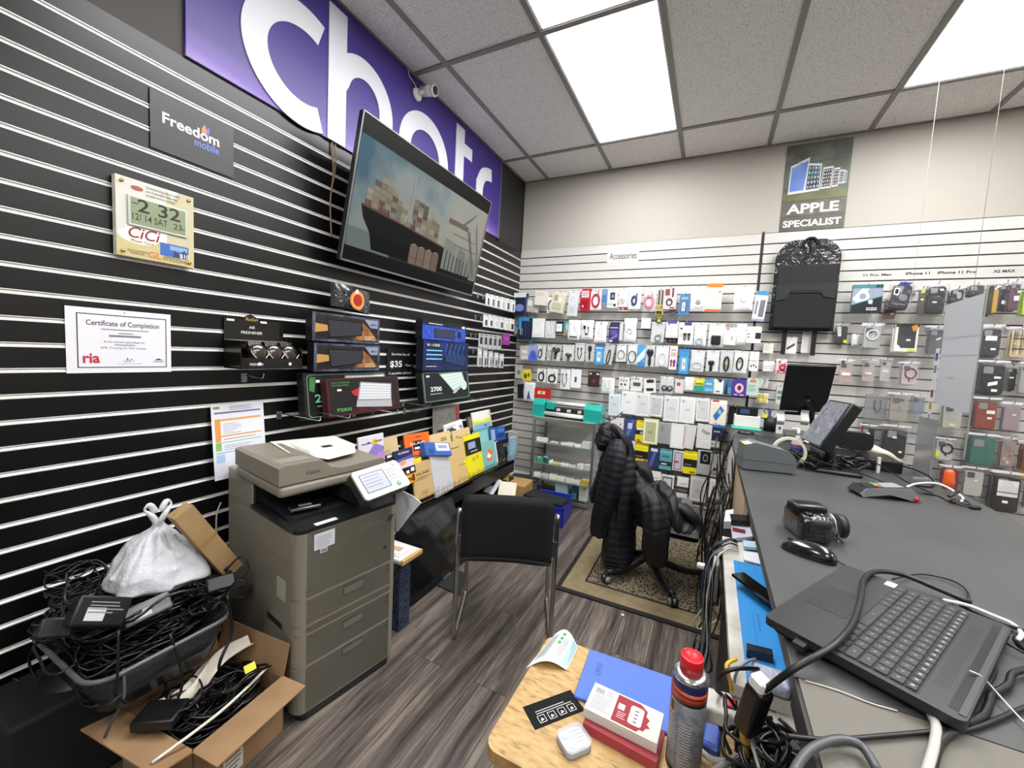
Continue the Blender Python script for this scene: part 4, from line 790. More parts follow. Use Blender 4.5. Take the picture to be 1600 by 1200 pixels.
pack('C', 448, 5, 560, 142, 'card', 'e6e6e4', 'r .25 .68 .85 .90 2a2b2e;r .2 .12 .8 .32 2a2b2e', 'white card with two slanted black bars in the fourth row', 'packaged accessory', tilt=6)
pack('C', 600, -10, 742, 155, 'bag', 'dfe1e2', '', 'clear bag with two black rubber discs in the fourth row', 'packaged accessory', 'disc .35 .35 .20 .010 1a1b1d;disc .72 .34 .20 .010 1a1b1d')
pack('C', 742, 15, 835, 150, 'bag', 'ebe6e6', 'r .2 .5 .6 .75 b04a58', 'clear bag with a small crimson square in the fourth row', 'packaged accessory', stack=1, slabel='white or clear bagged accessory hanging behind another on the same hook', sgroup='bagged accessories behind the front ones')
pack('C', 835, -5, 930, 125, 'wbag', W_, '', 'silvery crumpled bag left of the green and yellow box', 'packaged accessory')
pack('C', 930, 5, 1022, 130, 'hbox', 'cfc52e', 'r 0 0 1 .45 2f9c88;r .1 .55 .9 .62 6b6a20;r .15 .7 .8 .8 f4ee9a', 'box half yellow and half green in the fourth row', 'packaged accessory', th=.035)
pack('C', 1022, 15, 1112, 137, 'hbox', '4b9fc8', 'r .1 .1 .9 .3 7cc4de;r .2 .6 .8 .7 d8ecf4', 'sky coloured box right of the yellow and green box', 'packaged accessory', th=.035)
pack('C', 1108, 15, 1200, 152, 'card', 'ebe9e2', 'p .35 1 .95 1 .65 .75 26262c;r .3 .12 .7 .2 55555a', 'white card with a black V shape in the fourth row', 'packaged accessory')
pack('C', 1203, 25, 1283, 162, 'card', '3d6f98', 'p .1 .05 .6 .05 .35 .9 15202c;r .5 .1 .9 .5 5a9ac4', 'blue card with a black ribbon shape in the fourth row', 'packaged accessory')
pack('C', 1284, 12, 1415, 178, 'hbox', '4c3590', 'o .5 .48 .32 .28 eab6c6;o .5 .5 .14 .14 4a2430;r .15 .08 .4 .13 e4dcf4;r .55 .08 .85 .13 e4dcf4', 'purple box with a pale pink circle in the fourth row', 'packaged accessory', th=.03)
pack('G', 348, 160, 446, 304, 'card', 'bcd0c6', 'r .25 .75 .75 .9 c88a5c;n .15 .6 .85 4 .1 .03 7a9a90', 'pale mint card right of the purple box', 'packaged accessory')
pack('G', 450, 165, 525, 240, 'card', 'd8d6d0', 'p .3 .1 .5 .1 .8 .9 .6 .9 b0aeaa', 'pale card with a slanted stick above the yellow bag', 'packaged accessory', d=.05)
pack('G', 425, 285, 522, 368, 'wbag', W_, 'r .05 .1 .95 .9 dccb52;n .15 .8 .8 2 .2 .06 a8922a', 'small yellow pouch hanging above the pen cup', 'packaged accessory', d=.05)
pack('G', 582, 225, 650, 372, 'card', 'c9cfca', 'r .2 .55 .8 .75 6a8a80;r .2 .25 .8 .45 6a8a80;r 0 0 .06 1 6a5c50', 'pale green card half behind the black monitor', 'packaged accessory', d=.05)
# --- corner oddments
pack('P', 808, 600, 819, 622, 'card', '17171a', '', 'small black pouch near the corner below the yellow card', 'packaged accessory', d=.09, tilt=4)
pack('P', 818, 597, 836, 627, 'wbag', W_, 'p .3 .05 .7 .05 .5 .6 3a5c9c', 'white bag with a blue print above the green cutting machine', 'packaged accessory', d=.12)
pack('P', 836, 607, 860, 623, 'box', 'c8242c', 'r .2 .45 .7 .75 f0d8a0;r .4 .5 .5 .7 b01820', 'small bright red carton above the green cutting machine', 'packaged accessory', d=.12, th=.03)
# --- fifth to eighth row of clear cases
G5 = 'screen case row'
for a, lab, st, k_ in (((125, 150, 240, 357), 'with a bluish tint, first of the long row', 'd6dde6', 0), ((245, 125, 385, 342), 'with thick white rims, second of the long row', 'eceeee', 0), ((375, 140, 512, 362), 'with a square corner window, third of the long row', 'dcdedf', 0), ((512, 165, 640, 367), 'in dull grey with an A-shaped crease, fourth of the long row', 'c6c8ca', 0), ((640, 170, 787, 412), 'with a low white label, fifth of the long row', 'd9dbdc', 0), ((790, 180, 940, 427), 'with a bright white sheet inside, sixth of the long row', 'e6e7e6', 0), ((940, 190, 1070, 412), 'with a small printed note, seventh of the long row', 'd2d3d4', 0)):
    pack('C', *a, 'box', st, 'r .07 .05 .93 .95 %s;r .12 .10 .88 .90 %s;n .35 .55 .7 2 .05 .015 8a8c90;r .14 .78 .30 .88 b4b6b8' % ('f4f5f6', st), 'clear pack '+lab, 'phone case pack', th=.03, name='phone_case_pack', tilt=R.uniform(-2, 2))
pack('C', 1075, 210, 1230, 442, 'hbox', 'e9e2d4', 'r .1 .92 .5 1 c04048;p .2 .35 .4 .15 .85 .6 .62 .78 3d6cb0;p .45 .52 .62 .40 .72 .55 .56 .66 88c4dc;r .35 .04 .5 .07 888888', 'cream pack with a slanted blue phone picture at the end of the long row', 'phone case pack', th=.035, name='phone_case_pack')
pack('C', 145, 375, 270, 500, 'box', 'e6e1e2', 'r .15 .9 .4 1 b85a64;o .75 .55 .06 .06 55555a', 'pale pack with a red corner above the jacket hood', 'phone case pack', th=.03, name='phone_case_pack')
pack('C', 275, 370, 380, 582, 'hbox', '38487e', 'p .1 .1 .4 .1 .9 .9 .6 .9 5c70b0;r .3 .5 .7 .75 c4cee8;r .1 .05 .8 .15 232e58', 'dark blue streaked pack right of the jacket hood', 'phone case pack', name='phone_case_pack')
pack('C', 380, 400, 466, 600, 'hbox', 'e5d22a', 'r 0 .34 1 .66 26262a;r .1 .55 .9 .66 e8e4d8;r .5 .36 .9 .48 9a9ca4;r .2 .05 .6 .1 6a6210', 'yellow and black pack right of the dark blue streaked pack', 'phone case pack', name='phone_case_pack')
pack('C', 450, 385, 592, 622, 'box', 'd8dc8c', 'r .06 .04 .94 .96 f2f2ea;r .14 .1 .84 .88 b9bd8e;n .35 .5 .7 2 .05 .02 5a5a40', 'clear pack with lime edges in the sixth row', 'phone case pack', th=.03, name='phone_case_pack')
pack('C', 590, 420, 705, 617, 'box', 'a9abad', 'r .08 .06 .92 .94 9a9c9e;r .2 .6 .45 .85 88898c', 'smoke grey pack in the sixth row', 'phone case pack', th=.03, name='phone_case_pack')
pack('C', 705, 430, 838, 662, 'box', 'dfe0e1', 'r .08 .06 .92 .94 ececed', 'milky white pack in the sixth row', 'phone case pack', th=.03, name='phone_case_pack')
pack('C', 832, 440, 948, 668, 'box', 'cdc8c6', 'r .06 .04 .94 .96 d8d4d2;r .12 .08 .2 .9 c8a8ac', 'clear pack with a faint pink edge, tilted, in the sixth row', 'phone case pack', th=.03, name='phone_case_pack', tilt=-5)
pack('C', 950, 435, 1090, 662, 'box', 'd6d7d7', 'o .42 .72 .09 .06 1d1e20;o .60 .66 .09 .06 1d1e20;o .78 .64 .09 .06 1d1e20;o .42 .72 .05 .035 d6d7d7;o .60 .66 .05 .035 d6d7d7;o .78 .64 .05 .035 d6d7d7;r .3 .3 .85 .33 f4f4f4', 'grey pack with three black rings in the sixth row', 'phone case pack', th=.03, name='phone_case_pack')
pack('C', 1095, 440, 1222, 572, 'hbox', '1c2a44', 'r 0 .8 1 1 2f72b4;o .2 .5 .05 .06 e8e8e8;o .36 .5 .05 .06 e8e8e8;o .52 .5 .05 .06 e8e8e8;o .8 .35 .12 .2 4a4c50', 'navy pack with a blue header by the counter in the sixth row', 'packaged accessory', th=.03)
pack('C', 1062, 590, 1162, 652, 'card', 'c9cbcc', 'r .2 .3 .6 .6 8f9194', 'small grey card below the navy pack by the counter', 'packaged accessory', hang=False)
pack('C', 300, 590, 372, 822, 'box', 'cfcbd0', 'r .1 .05 .6 .95 a9a8c0', 'lilac grey pack beside the jacket in the seventh row', 'phone case pack', name='phone_case_pack')
for a, lab in (((372, 615, 495, 822), 'beside the jacket'), ((826, 690, 955, 902), 'right of the pink cased phone')):
    pack('C', *a, 'hbox', 'e8d81f', 'r 0 .32 1 .66 1f1f22;r .1 .4 .6 .44 8a8a8e;r .5 .05 .9 .14 8a7f10;r 0 .30 1 .32 b8aa10', 'yellow pack with a broad black band, the one '+lab, 'phone case pack', th=.03, name='phone_case_pack')
pack('C', 497, 660, 602, 852, 'hbox', '2d3764', 'p .1 .1 .35 .1 .8 .95 .5 .95 55639c;r .2 .85 .8 1 dcdde6', 'indigo streaked pack under a white tab in the seventh row', 'phone case pack', name='phone_case_pack')
pack('C', 605, 670, 720, 862, 'hbox', '63a3ac', 'r 0 .2 1 .42 2a3236;r .15 .25 .6 .32 c4d8da;r .15 .6 .8 .72 3f7f88', 'teal pack with a dark band in the seventh row', 'phone case pack', name='phone_case_pack')
pack('C', 728, 685, 826, 872, 'box', 'd9d4d6', 'r .12 .06 .88 .94 6e6a70;r .2 .1 .8 .9 c4bec6;r .15 .4 .55 .5 a8285a', 'pack with a grey framed pink spotted phone in the seventh row', 'phone case pack', name='phone_case_pack')
pack('C', 955, 680, 1082, 907, 'box', 'b4b6b8', 'r .2 .45 .95 .97 141416;o .58 .70 .2 .16 8a8c90;o .58 .70 .13 .10 1c1c20', 'grey pack with a black camera cover in the seventh row', 'phone case pack', th=.03, name='phone_case_pack')
pack('C', 1080, 720, 1186, 932, 'box', 'b0b1b1', 'o .4 .35 .16 .07 2e2f31;r .1 .1 .9 .2 8a8b8c', 'grey pack with one dark oval by the counter in the seventh row', 'phone case pack', name='phone_case_pack')
for a, lab in (((495, 870, 612, 1062), 'left of the blue footed case'), ((765, 925, 872, 1122), 'right of the blue footed case')):
    pack('C', *a, 'hbox', '35353a', 'r 0 .52 1 1 e9e7e2;t .5 .62 .10 55555a GLASS;r .1 .3 .9 .4 77777c;r 0 0 1 .22 dddbd8', 'white labelled pack with a dark lower half, '+lab, 'screen protector pack', name='screen_protector_pack')
pack('C', 610, 912, 736, 1112, 'box', 'd4d6d8', 'r .12 .08 .88 .92 4b4d52;r .2 .14 .8 .86 c9ccd0;r .15 .04 .85 .2 2f57b0;n .2 .16 .8 2 .05 .02 d8e4f4', 'case pack with a blue foot in the eighth row', 'phone case pack', name='phone_case_pack')
pack('C', 885, 925, 1042, 1162, 'box', 'c4c5c6', 'r .06 .05 .94 .95 e9eaea;r .14 .12 .86 .88 cfd0d1;n .35 .5 .7 3 .06 .02 8a8c90', 'clear white case pack in the eighth row', 'phone case pack', th=.03, name='phone_case_pack')
pack('C', 1065, 950, 1176, 1142, 'wbag', W_, 'r .2 .35 .8 .75 f4f4f4', 'shiny silver bag by the counter in the eighth row', 'packaged accessory')
pack('P', 1078, 790, 1104, 831, 'ccase', 'c8a8ae', '', 'pale pink phone case pack low by the counter', 'phone case pack', name='phone_case_pack')
pack('P', 1064, 775, 1082, 800, 'box', '9a9c9e', 'r .1 .1 .9 .9 b4b6b8', 'grey pack low beside the pale pink case', 'phone case pack', name='phone_case_pack')
# ------------------------------------------------------------------ phone cases right of the divider
SB, SGp = 'bagged phone case hanging behind another case on the same hook', 'bagged phone cases behind the front ones'
def cs(crop, a, kind, col, pic, label, cab='', tilt=0., stack=1, d=.14, yaw=0.):
    return pack(crop, *a, kind, col, pic, label, 'phone case', cab, tilt=tilt, stack=stack, slabel=SB, sgroup=SGp, d=d, yaw=yaw)
ST = 'r .50 .42 .78 .48 f2f2f2'
pack('D', 160, 240, 410, 475, 'box', '3f7f88', 'r .0 0 1 .86 8f9aa6;p 0 .5 .3 .86 .55 .86 .2 .3 c4ccd2;o .35 .58 .22 .20 dfe3e6;o .35 .58 .12 .11 8a94a0;p 0 .30 1 .62 1 0 0 0 1c1f24;p 0 .30 1 .62 1 .58 0 .26 4f96a4;r .78 .90 .86 .98 111111;r .9 .90 .97 .98 111111;n .5 .18 .9 2 .06 .03 dddddd;o .62 .38 .08 .08 c9ced2', 'flat square box with a marbled silver and teal picture under the 11 Pro Max letters', 'packaged accessory', th=.03)
cs('D', (480, 215, 700, 452), 'case', '2b2d36', 'r .10 .52 .36 .76 f0f0f0;r .15 .56 .31 .72 111111;o .60 .44 .20 .12 7a7c80;p .2 .86 .8 .92 .9 .98 .3 .98 2f3f8c;n .2 .22 .8 1 .06 .04 77777c', 'dark boxed phone case with a square white sticker, below the iPhone 11 letters', tilt=-6)
cs('D', (412, 350, 552, 538), 'case', '5a1f2b', 'r .55 .25 .8 .32 d8c8c8', 'maroon phone case low behind the dark sticker case', d=.07, stack=0)
cs('D', (708, 262, 774, 500), 'case', '4a4a3c', 'r .3 .80 .9 .92 c9c62e;r .3 .55 .8 .60 e0e0e0', 'narrow dark case with a yellow tag between two larger cases', stack=0)
cs('D', (770, 220, 968, 490), 'case', '202124', 'r .60 .74 .80 .80 f2f2f2;r .28 .36 .52 .41 f2f2f2', 'plain black phone case with two white tags in the top row, left of the paper', stack=2)
cs('D', (972, 262, 1112, 400), 'case', '2a2b2e', 'o .6 .5 .18 .2 b4b6b8', 'black phone case with a ring stand half behind the hanging paper', stack=1)
cs('D', (1116, 232, 1290, 335), 'case', '35383c', '', 'dark grey phone case just above the hanging paper', stack=1)
cs('D', (1290, 250, 1392, 490), 'case', 'b98e2c', 'r 0 0 .5 1 3a3528', 'mustard yellow phone case seen edge-on in the top row', stack=1, yaw=-25)
cs('D', (1372, 210, 1500, 470), 'case', '1e2336', 'r .4 .26 .75 .38 e8e8e8', 'navy phone case in the top row near the right edge', stack=1, tilt=-3)
cs('D', (1455, 200, 1575, 470), 'case', '5a4048', 'r .45 .36 .9 .50 f0f0f0;r .7 .6 .95 .66 f0f0f0', 'plum phone case with a white tag in the top row near the right edge', stack=1, d=.17)
cs('D', (1572, 245, 1690, 505), 'case', 'b4d62a', '', 'lime green phone case cut by the right edge of the picture', stack=1)
pack('D', 5, 560, 147, 742, 'case', '2a2c30', 'p .12 .82 .38 .85 .50 .42 .26 .38 ececec;r .68 .10 .95 .24 d8d62e;n .18 .76 .4 4 .08 .02 777777', 'black phone case with a slanted white label beside the organizer', 'phone case', d=.05)
pack('D', 162, 650, 232, 750, 'wbag', W_, '', 'tiny white bottle-shaped pack right of the slanted label case', 'packaged accessory', 'blob .5 .4 .2 .3 .010 f0f0f0', d=.05)
cs('D', (235, 560, 432, 780), 'ccase', 'c9cbcb', '', 'clear phone case with a pale round magnet in the second row', 'loop .5 .55 .24 .18 .005 e4e4e8')
pack('D', 515, 570, 708, 800, 'box', 'f2efe2', 'r .12 .14 .90 .90 3a3c40;r 0 .90 1 1 2a2a2c;p .66 .92 .90 1 .95 .80 .75 .74 d8942c;p .02 .04 .30 .04 .25 .20 .05 .30 f6f6f4;r .5 .40 .68 .46 f6f6f6;r .60 .02 .92 .10 d8d84a', 'white and yellow carton with a dark window in the second row', 'phone case', th=.03, name='phone_case_carton', stack=1)
cs('D', (780, 580, 952, 832), 'case', '4c4e55', 'p .45 .50 .75 .56 .75 .62 .45 .56 e8e8e8', 'smoky grey phone case left of the hanging paper in the second row')
cs('D', (1212, 570, 1432, 852), 'case', '35373a', 'r .20 .52 .75 .66 f0f0ee;r .5 .24 .74 .30 f0f0ee', 'charcoal phone case with a long white label, right of the hanging paper', stack=2)
cs('D', (1462, 590, 1650, 860), 'case', 'd3bf98', 'r .15 .14 .19 .86 2a2622;r .27 .14 .29 .86 2a2622;r .55 .14 .59 .86 2a2622;r .66 .14 .68 .86 2a2622;r .1 .3 .9 .33 2a2622;r .1 .40 .9 .41 2a2622;r .1 .62 .9 .65 2a2622;r .1 .72 .9 .73 2a2622;r .41 .14 .43 .86 efe6cf', 'beige tartan phone case cut by the right edge')
cs('D', (40, 860, 188, 1072), 'ccase', 'cbb4b0', 'o .2 .88 .12 .06 6a2f30;r .2 .36 .8 .48 f4f4f4', 'clear red rimmed phone case with a white label, right of the black monitor', stack=0, d=.08)
cs('D', (232, 860, 372, 1060), 'ccase', 'd0bfbc', 'r .25 .36 .75 .46 f4f4f4', 'clear pinkish phone case, second in the third row', stack=0, d=.08)
cs('D', (385, 850, 505, 1055), 'ccase', 'd2d2d0', 'r .25 .42 .75 .52 ececec', 'clear colourless phone case, third in the third row', stack=0, d=.08)
cs('D', (555, 880, 732, 1082), 'ccase', 'e6cfd2', '', 'pale pink phone case with a black magnet ring in the third row', 'loop .54 .52 .26 .20 .004 2a2a2c;blob .5 .22 .03 .05 .003 2a2a2c')
cs('D', (1190, 868, 1472, 1172), 'case', '24262b', 'r .55 .50 .8 .56 f2f2f2;p .35 .28 .70 .34 .70 .44 .35 .38 f2f2f2;r .5 .14 .72 .21 f2f2f2', 'bulky black phone case with three white tags right of the hanging paper', stack=2)
cs('D', (1432, 905, 1545, 1135), 'case', '26272b', 'r .3 .5 .7 .56 e8e8e8', 'slim black phone case right of the bulky one', d=.11)
cs('D', (1545, 880, 1690, 1160), 'ccase', 'b4b6b4', '', 'clear grey phone case cut by the right edge in the third row')
pack('E', 272, 92, 452, 292, 'box', '86898c', 'r .05 .05 .95 .95 7b7e82', 'smoke grey pack with a thin dark lead right of the tilted screen', 'packaged cable', 'u .55 .5 .14 .22 .0022 26272a', d=.1)
cs('E', (450, 70, 662, 325), 'ccase', 'b0a99b', 'r .2 .72 .7 .80 5a5248;o .5 .5 .05 .03 5a5248;r .3 .4 .65 .43 8a8275', 'silver beige clear phone case in a white rimmed bag in the fourth row')
cs('E', (640, 90, 790, 260), 'ccase', '8a95a8', '', 'blue grey clear case behind the sticker strip', stack=0, d=.08)
cs('E', (892, 140, 1112, 382), 'ccase', 'd3d3c8', 'r .35 .12 .68 .22 e8dcae', 'large clear phone case with a yellowed label in the fourth row')
cs('E', (1162, 110, 1402, 392), 'case', '8c4536', 'r .48 .52 .84 .62 f2efe8;r .54 .36 .74 .42 f2efe8', 'rust brown phone case with two white tags in the fourth row', stack=2)
cs('E', (1396, 150, 1590, 402), 'case', 'a08a92', 'r .5 .55 .7 .62 d8d0d4', 'mauve phone case near the right edge in the fourth row')
cs('E', (215, 335, 372, 560), 'case', '1d1d20', 'r .35 .62 .6 .70 f2f2f2;r 0 .4 .14 .9 7a2433', 'black case with a red side, right behind the black base of the tilted screen', stack=0, d=.1)
cs('E', (400, 340, 652, 632), 'case', '27282c', 'r .34 .62 .52 .67 f2f2f2;r .66 .22 .80 .27 e8e8a0', 'black phone case in a white rimmed bag in the fifth row', stack=2)
cs('E', (838, 445, 1032, 642), 'ccase', 'd9d7cf', 'r .04 .18 .24 .38 d9e03a', 'clear phone case with a black magnet ring and a yellow tag in the fifth row', 'loop .58 .55 .24 .20 .005 1d1d20;blob .56 .28 .03 .06 .003 1d1d20')
cs('E', (1110, 415, 1400, 690), 'case', '3f7066', '', 'teal green phone case in a white rimmed bag in the fifth row', stack=2)
cs('E', (1382, 440, 1545, 702), 'case', 'a58f88', 'o .3 .3 .1 .06 c9b4ac;o .6 .4 .08 .06 8a6f68;o .5 .2 .1 .06 d8c4bc;n .2 .7 .8 3 .06 .02 8a7a74', 'rose glitter phone case in the fifth row', stack=1, d=.11)
cs('E', (1560, 470, 1720, 735), 'case', '6f4326', '', 'saddle brown phone case cut by the right edge')
cs('E', (880, 680, 1082, 895), 'case', '7c1f2c', 'r .56 .34 .76 .42 f0f0f0', 'dark red phone case behind the counter edge', stack=1)
cs('E', (1068, 690, 1285, 945), 'ccase', 'cfcdc4', 'r .5 .55 .66 .59 f4f4f4', 'pale grey phone case right of the dark red one', stack=1)
cs('E', (1300, 730, 1605, 1085), 'case', '2a2123', 'r .14 .52 .86 .80 e4e2de;r .14 .42 .86 .50 ececec;r .36 .26 .56 .32 f2f2f2', 'dark phone case with a large white label in the lowest row', stack=2)
cs('E', (1575, 770, 1720, 1050), 'case', '5a5c60', '', 'grey phone case cut by the right edge in the lowest row', stack=0)
pack('E', 1545, 700, 1610, 790, 'card', 'd8a83c', '', 'small orange card above the grey case at the right edge', 'packaged accessory', d=.06)

# hooks: every hook carries one pack
for (x, z, L_) in HOOKS:
    peg(backM(x, z, 0), L_)
# row lettering stickers above the cases
def lettering(crop, x0, y0, x1, y1, txt, label):
    x, z, w, h = place(crop, x0, y0, x1, y1, .001)
    b = B(); b.text(txt, 0, -h, h*1.25, mat('121213', .5), .0008, width=w, bold=.03); b.build('letter_sticker', M=backM(x, z, 0), label=label, cat='lettering')
lettering('D', 262, 145, 498, 166, '11 Pro. Max', 'black lettering 11 Pro Max on the white slat wall')
lettering('D', 612, 130, 815, 155, 'iPhone 11', 'black lettering with the number 11 and nothing after it')
lettering('D', 878, 120, 1198, 146, 'iPhone 11 Pro', 'black lettering ending in 11 Pro above the hanging paper')
lettering('D', 1343, 110, 1530, 137, 'XS MAX', 'black lettering XS MAX near the right edge')
x, z, w, h = place('P', 949, 386, 998, 409, .001)
o = thing('shelf_label', 'white paper strip reading Accessories on the white slat wall', 'label', backM(x, z, 0)); B().box(-w/2, -h, .0006, w/2, 0, .0014, mat('efedeb', .6)).build('strip', o)
B().text('Accessories', 0, -h*.80, h*.62, mat('1c1c1e', .5), .0019, width=w*.86, bold=.02).build('print', o)

# ------------------------------------------------------------------ poster with tablets and phones
a = [ony(x, y) for x, y in ((1231, 228), (1333, 215), (1217, 362), (1318, 357))]
X0, X1, Z0, Z1 = a[2].x, a[3].x, 2.373, 3.012; w, h = X1-X0, Z1-Z0
o = thing('apple_poster', 'tall poster reading APPLE SPECIALIST with tablets and phones on green-grey boards', 'poster', backM(X0, Z0, .001))
b = B(); b.box(0, 0, 0, w, h, .003, mat('4c5047', .5, vary=('6d7264', 7.)))
b.build('poster_sheet', o)
b = B(); Z = .0036
for v, c_ in ((.17, '2e2f28'), (.345, '2a2a24'), (.78, '3a3f34')): b.quad(0, h*v, w, h*v+.004, Z, mat(c_))
b.quad(0, 0, w, h*.17, Z-.0002, mat('4b4940', .5, vary=('5c5a4e', 12.))); b.quad(0, h*.17, w, h*.345, Z-.0002, mat('55544a', .5, vary=('66645a', 12.))); b.quad(0, h*.345, w, h*.45, Z-.0002, mat('5f603c', .5, vary=('75754a', 9.)))
b.text('APPLE', w*.49, h*.205, h*.150, mat('e8e8e6'), Z+.0004, width=w*.80, bold=.03); b.text('SPECIALIST', w*.5, h*.05, h*.105, mat('e8e8e6'), Z+.0004, width=w*.90, bold=.03)
F_ = mat('dfe0e2', .4)
def dev(P, scr_, grid, rows=5, cols=4):
    b.flat([(w*x, h*y) for x, y in P], Z, F_)
    c0 = [sum(p[0] for p in P)/4, sum(p[1] for p in P)/4]; Q = [((p[0]-c0[0])*.86+c0[0], (p[1]-c0[1])*.84+c0[1]) for p in P]
    b.flat([(w*x, h*y) for x, y in Q], Z+.0003, scr_)
    if grid:
        def q(u, v): return tuple((Q[0][k]*(1-u)+Q[1][k]*u)*(1-v)+(Q[3][k]*(1-u)+Q[2][k]*u)*v for k in (0, 1))
        for i in range(cols):
            for j in range(rows):
                if (i+j) % 5 == 4 and grid > 1: continue
                pts = [q((i+.3)/cols, (j+.3)/rows), q((i+.75)/cols, (j+.3)/rows), q((i+.75)/cols, (j+.75)/rows), q((i+.3)/cols, (j+.75)/rows)]
                b.flat([(w*x, h*y) for x, y in pts], Z+.0006, mat(R.choice(['e4e6e8', 'c9d4dc', 'b8c0b0', 'd8a080'])))
dev([(.08, .43), (.34, .44), (.38, .84), (.09, .76)], mat('4a6fc0', .35, vary=('7c98d8', 3.)), 0)
dev([(.34, .44), (.57, .45), (.57, .75), (.36, .77)], mat('23333f', .35, vary=('2f7a90', 5.)), 1)
dev([(.58, .46), (.74, .465), (.75, .705), (.60, .70)], mat('2c2629', .35), 1)
dev([(.75, .47), (.84, .475), (.85, .68), (.765, .68)], mat('2c2629', .35), 1, 5, 3)
dev([(.845, .50), (.91, .50), (.92, .65), (.855, .65)], mat('2c2629', .35), 1, 5, 3)
dev([(.915, .50), (.955, .505), (.96, .63), (.92, .64)], mat('5a7f90', .35), 0)
b.build('poster_print', o)

# ------------------------------------------------------------------ black hanging car-seat organizer in a clear bag
a = [ony(x, y, -.09) for x, y in ((1212, 392), (1322, 378), (1203, 516), (1300, 516))]
x0 = (a[0].x+a[2].x)/2; x1 = (a[1].x+a[3].x)/2; zt = ony(1265, 374, -.09).z; zb = ony(1255, 517, -.09).z; w, h = x1-x0, zt-zb
o = thing('seat_organizer', 'black fabric seat organizer in clear plastic hanging on the white wall', 'bag', backM((x0+x1)/2, zb, .07))
FAB = mat('0d0e0f', .8, bump=(300., .3, .001))
b = B(); b.surf(lambda u, v: (lambda rr_: ((u-.5)*w*(1 if v < .8 else math.sqrt(max(0, 1-((v-.8)/.24)**2))), h*v, .022*(1-(2*u-1)**6)))(0), 24, 30, FAB)
b.surf(lambda u, v: (-(u-.5)*w*(1 if v < .8 else math.sqrt(max(0, 1-((v-.8)/.24)**2))), h*v, -.01), 24, 30, FAB); b.build('back_panel', o)
b = B(); b.rbox(-w*.47, h*.02, .015, w*.46, h*.46, .045, .02, FAB, 3); b.build('lower_pocket', o)
b = B(); b.rbox(-w*.46, h*.40, .02, w*.45, h*.72, .05, .012, mat('121314', .75), 2); b.build('middle_pocket', o)
b = B(); b.prism([(-w*.44, h*.33), (-w*.28, h*.35), (-w*.22, h*.44), (w*.20, h*.445), (w*.28, h*.37), (w*.44, h*.35), (w*.46, h*.52), (-w*.46, h*.50)], .045, .052, mat('191b1c', .7)); b.build('flap', o)
b = B(); b.tube([(-w*.12, h*.90, .03), (-w*.06, h*.99, .04), (w*.06, h*1.0, .04), (w*.12, h*.93, .03)], .010, FAB, 8); b.tube([(-w*.0, h*.97, .04), (w*.02, h*.86, .045), (-w*.05, h*.78, .04)], .008, FAB, 6); b.build('handle', o)
for u in (-.27, .19): B().box(w*u, -h*.27, .0, w*u+.030, h*.06, .004, FAB).build('strap', o)
b = B(); b.surf(lambda u, v: ((u-.5)*w*1.10*(1 if v < .8 else math.sqrt(max(0.05, 1-((v-.8)/.26)**2))), h*(.03+v*.98), .036*(1-(2*u-1)**8)+.004*noise.noise(Vector((u*9, v*9, 0)))), 26, 30, WRAP); b.build('plastic_cover', o, label='clear crinkled plastic cover')
peg(backM((x0+x1)/2, zt-.01, 0), .10, .003, 'metal hook carrying the black seat organizer', 'hook of the seat organizer')

# ------------------------------------------------------------------ small white packs on hooks at the far end of the black wall
def lpack(x0, y0, x1, y1, d, col, pic, label, kind='card'):
    a, c_ = onx(x0, (y0+y1)/2, d), onx(x1, (y0+y1)/2, d); t, u = onx((x0+x1)/2, y0, d), onx((x0+x1)/2, y1, d); w = c_.y-a.y; h = t.z-u.z
    root = thing('carded_accessory', label, 'packaged accessory', leftM((a.y+c_.y)/2, t.z, d))
    B().rbox(-w/2, -h, -.006, w/2, 0, .006, .003, mat(col, .35), 1).build('pack', root)
    b = B(); art(b, pic, w, h, .0065); b.build('front_print', root)
    q = leftM((a.y+c_.y)/2, t.z-.006, 0); peg(q, d+.02, .002, 'thin metal display hook near the corner of the black slat wall', 'hooks near the corner of the black wall')
ordn = ['leftmost', 'second', 'third', 'fourth', 'fifth', 'rightmost']
for i in range(6):
    x = 759+i*7.8; y = 459+i*1.9
    lpack(x, y, x+6.4, y+19, .10, 'e6e6e6', 'r .3 .1 .75 .65 %s;r .1 .8 .9 .88 b8b8b8' % ['3a3a3c', '55565a', '2c2c2e', 'b8b8ba', '2a2a2c', '707276'][i], '%s of the white packs in the top hook row by the corner' % ordn[i])
for i in range(6):
    x = 755+i*8.2; y = 492+i*1.3
    lpack(x, y, x+6.8, y+19, .10, 'dedede', 'r .3 .15 .8 .6 %s;r .1 .8 .9 .88 c4c4c4' % ['2a2a2c', '3a3a3c', 'c0c0c2', '46474a', 'd0cf90', '2c2c2e'][i], '%s of the white packs in the second hook row by the corner' % ordn[i])
for i in range(5):
    x = 748+i*7.2; y = 521+i*.8
    lpack(x, y, x+6, y+22, .10, 'b4b5b7', 'r .2 .25 .8 .75 %s;r .2 .85 .8 .92 4a4a4c' % ['1c1c1e', '26262a', '1c1c1e', '303034', '232326'][i], '%s of the grey watch-strap packs in the third hook row by the corner' % ordn[i])
lpack(785, 521, 796, 539, .10, '8d2f8a', 'r .2 .4 .8 .7 a850a4', 'small magenta pouch at the end of the third hook row')
for i in range(5):
    x = 746+i*8.6; y = 545+i*2
    lpack(x, y, x+6, y+28-i*1.5, .12, 'c2c3c5', 'r .3 .1 .75 .5 %s;r .2 .7 .8 .85 e8e8e8' % ['6b6c70', '4a4b4e', '8b8c90', '5a5b5e', '3a3b3e'][i], '%s of the long grey packs in the lowest hook row by the corner' % ordn[i])
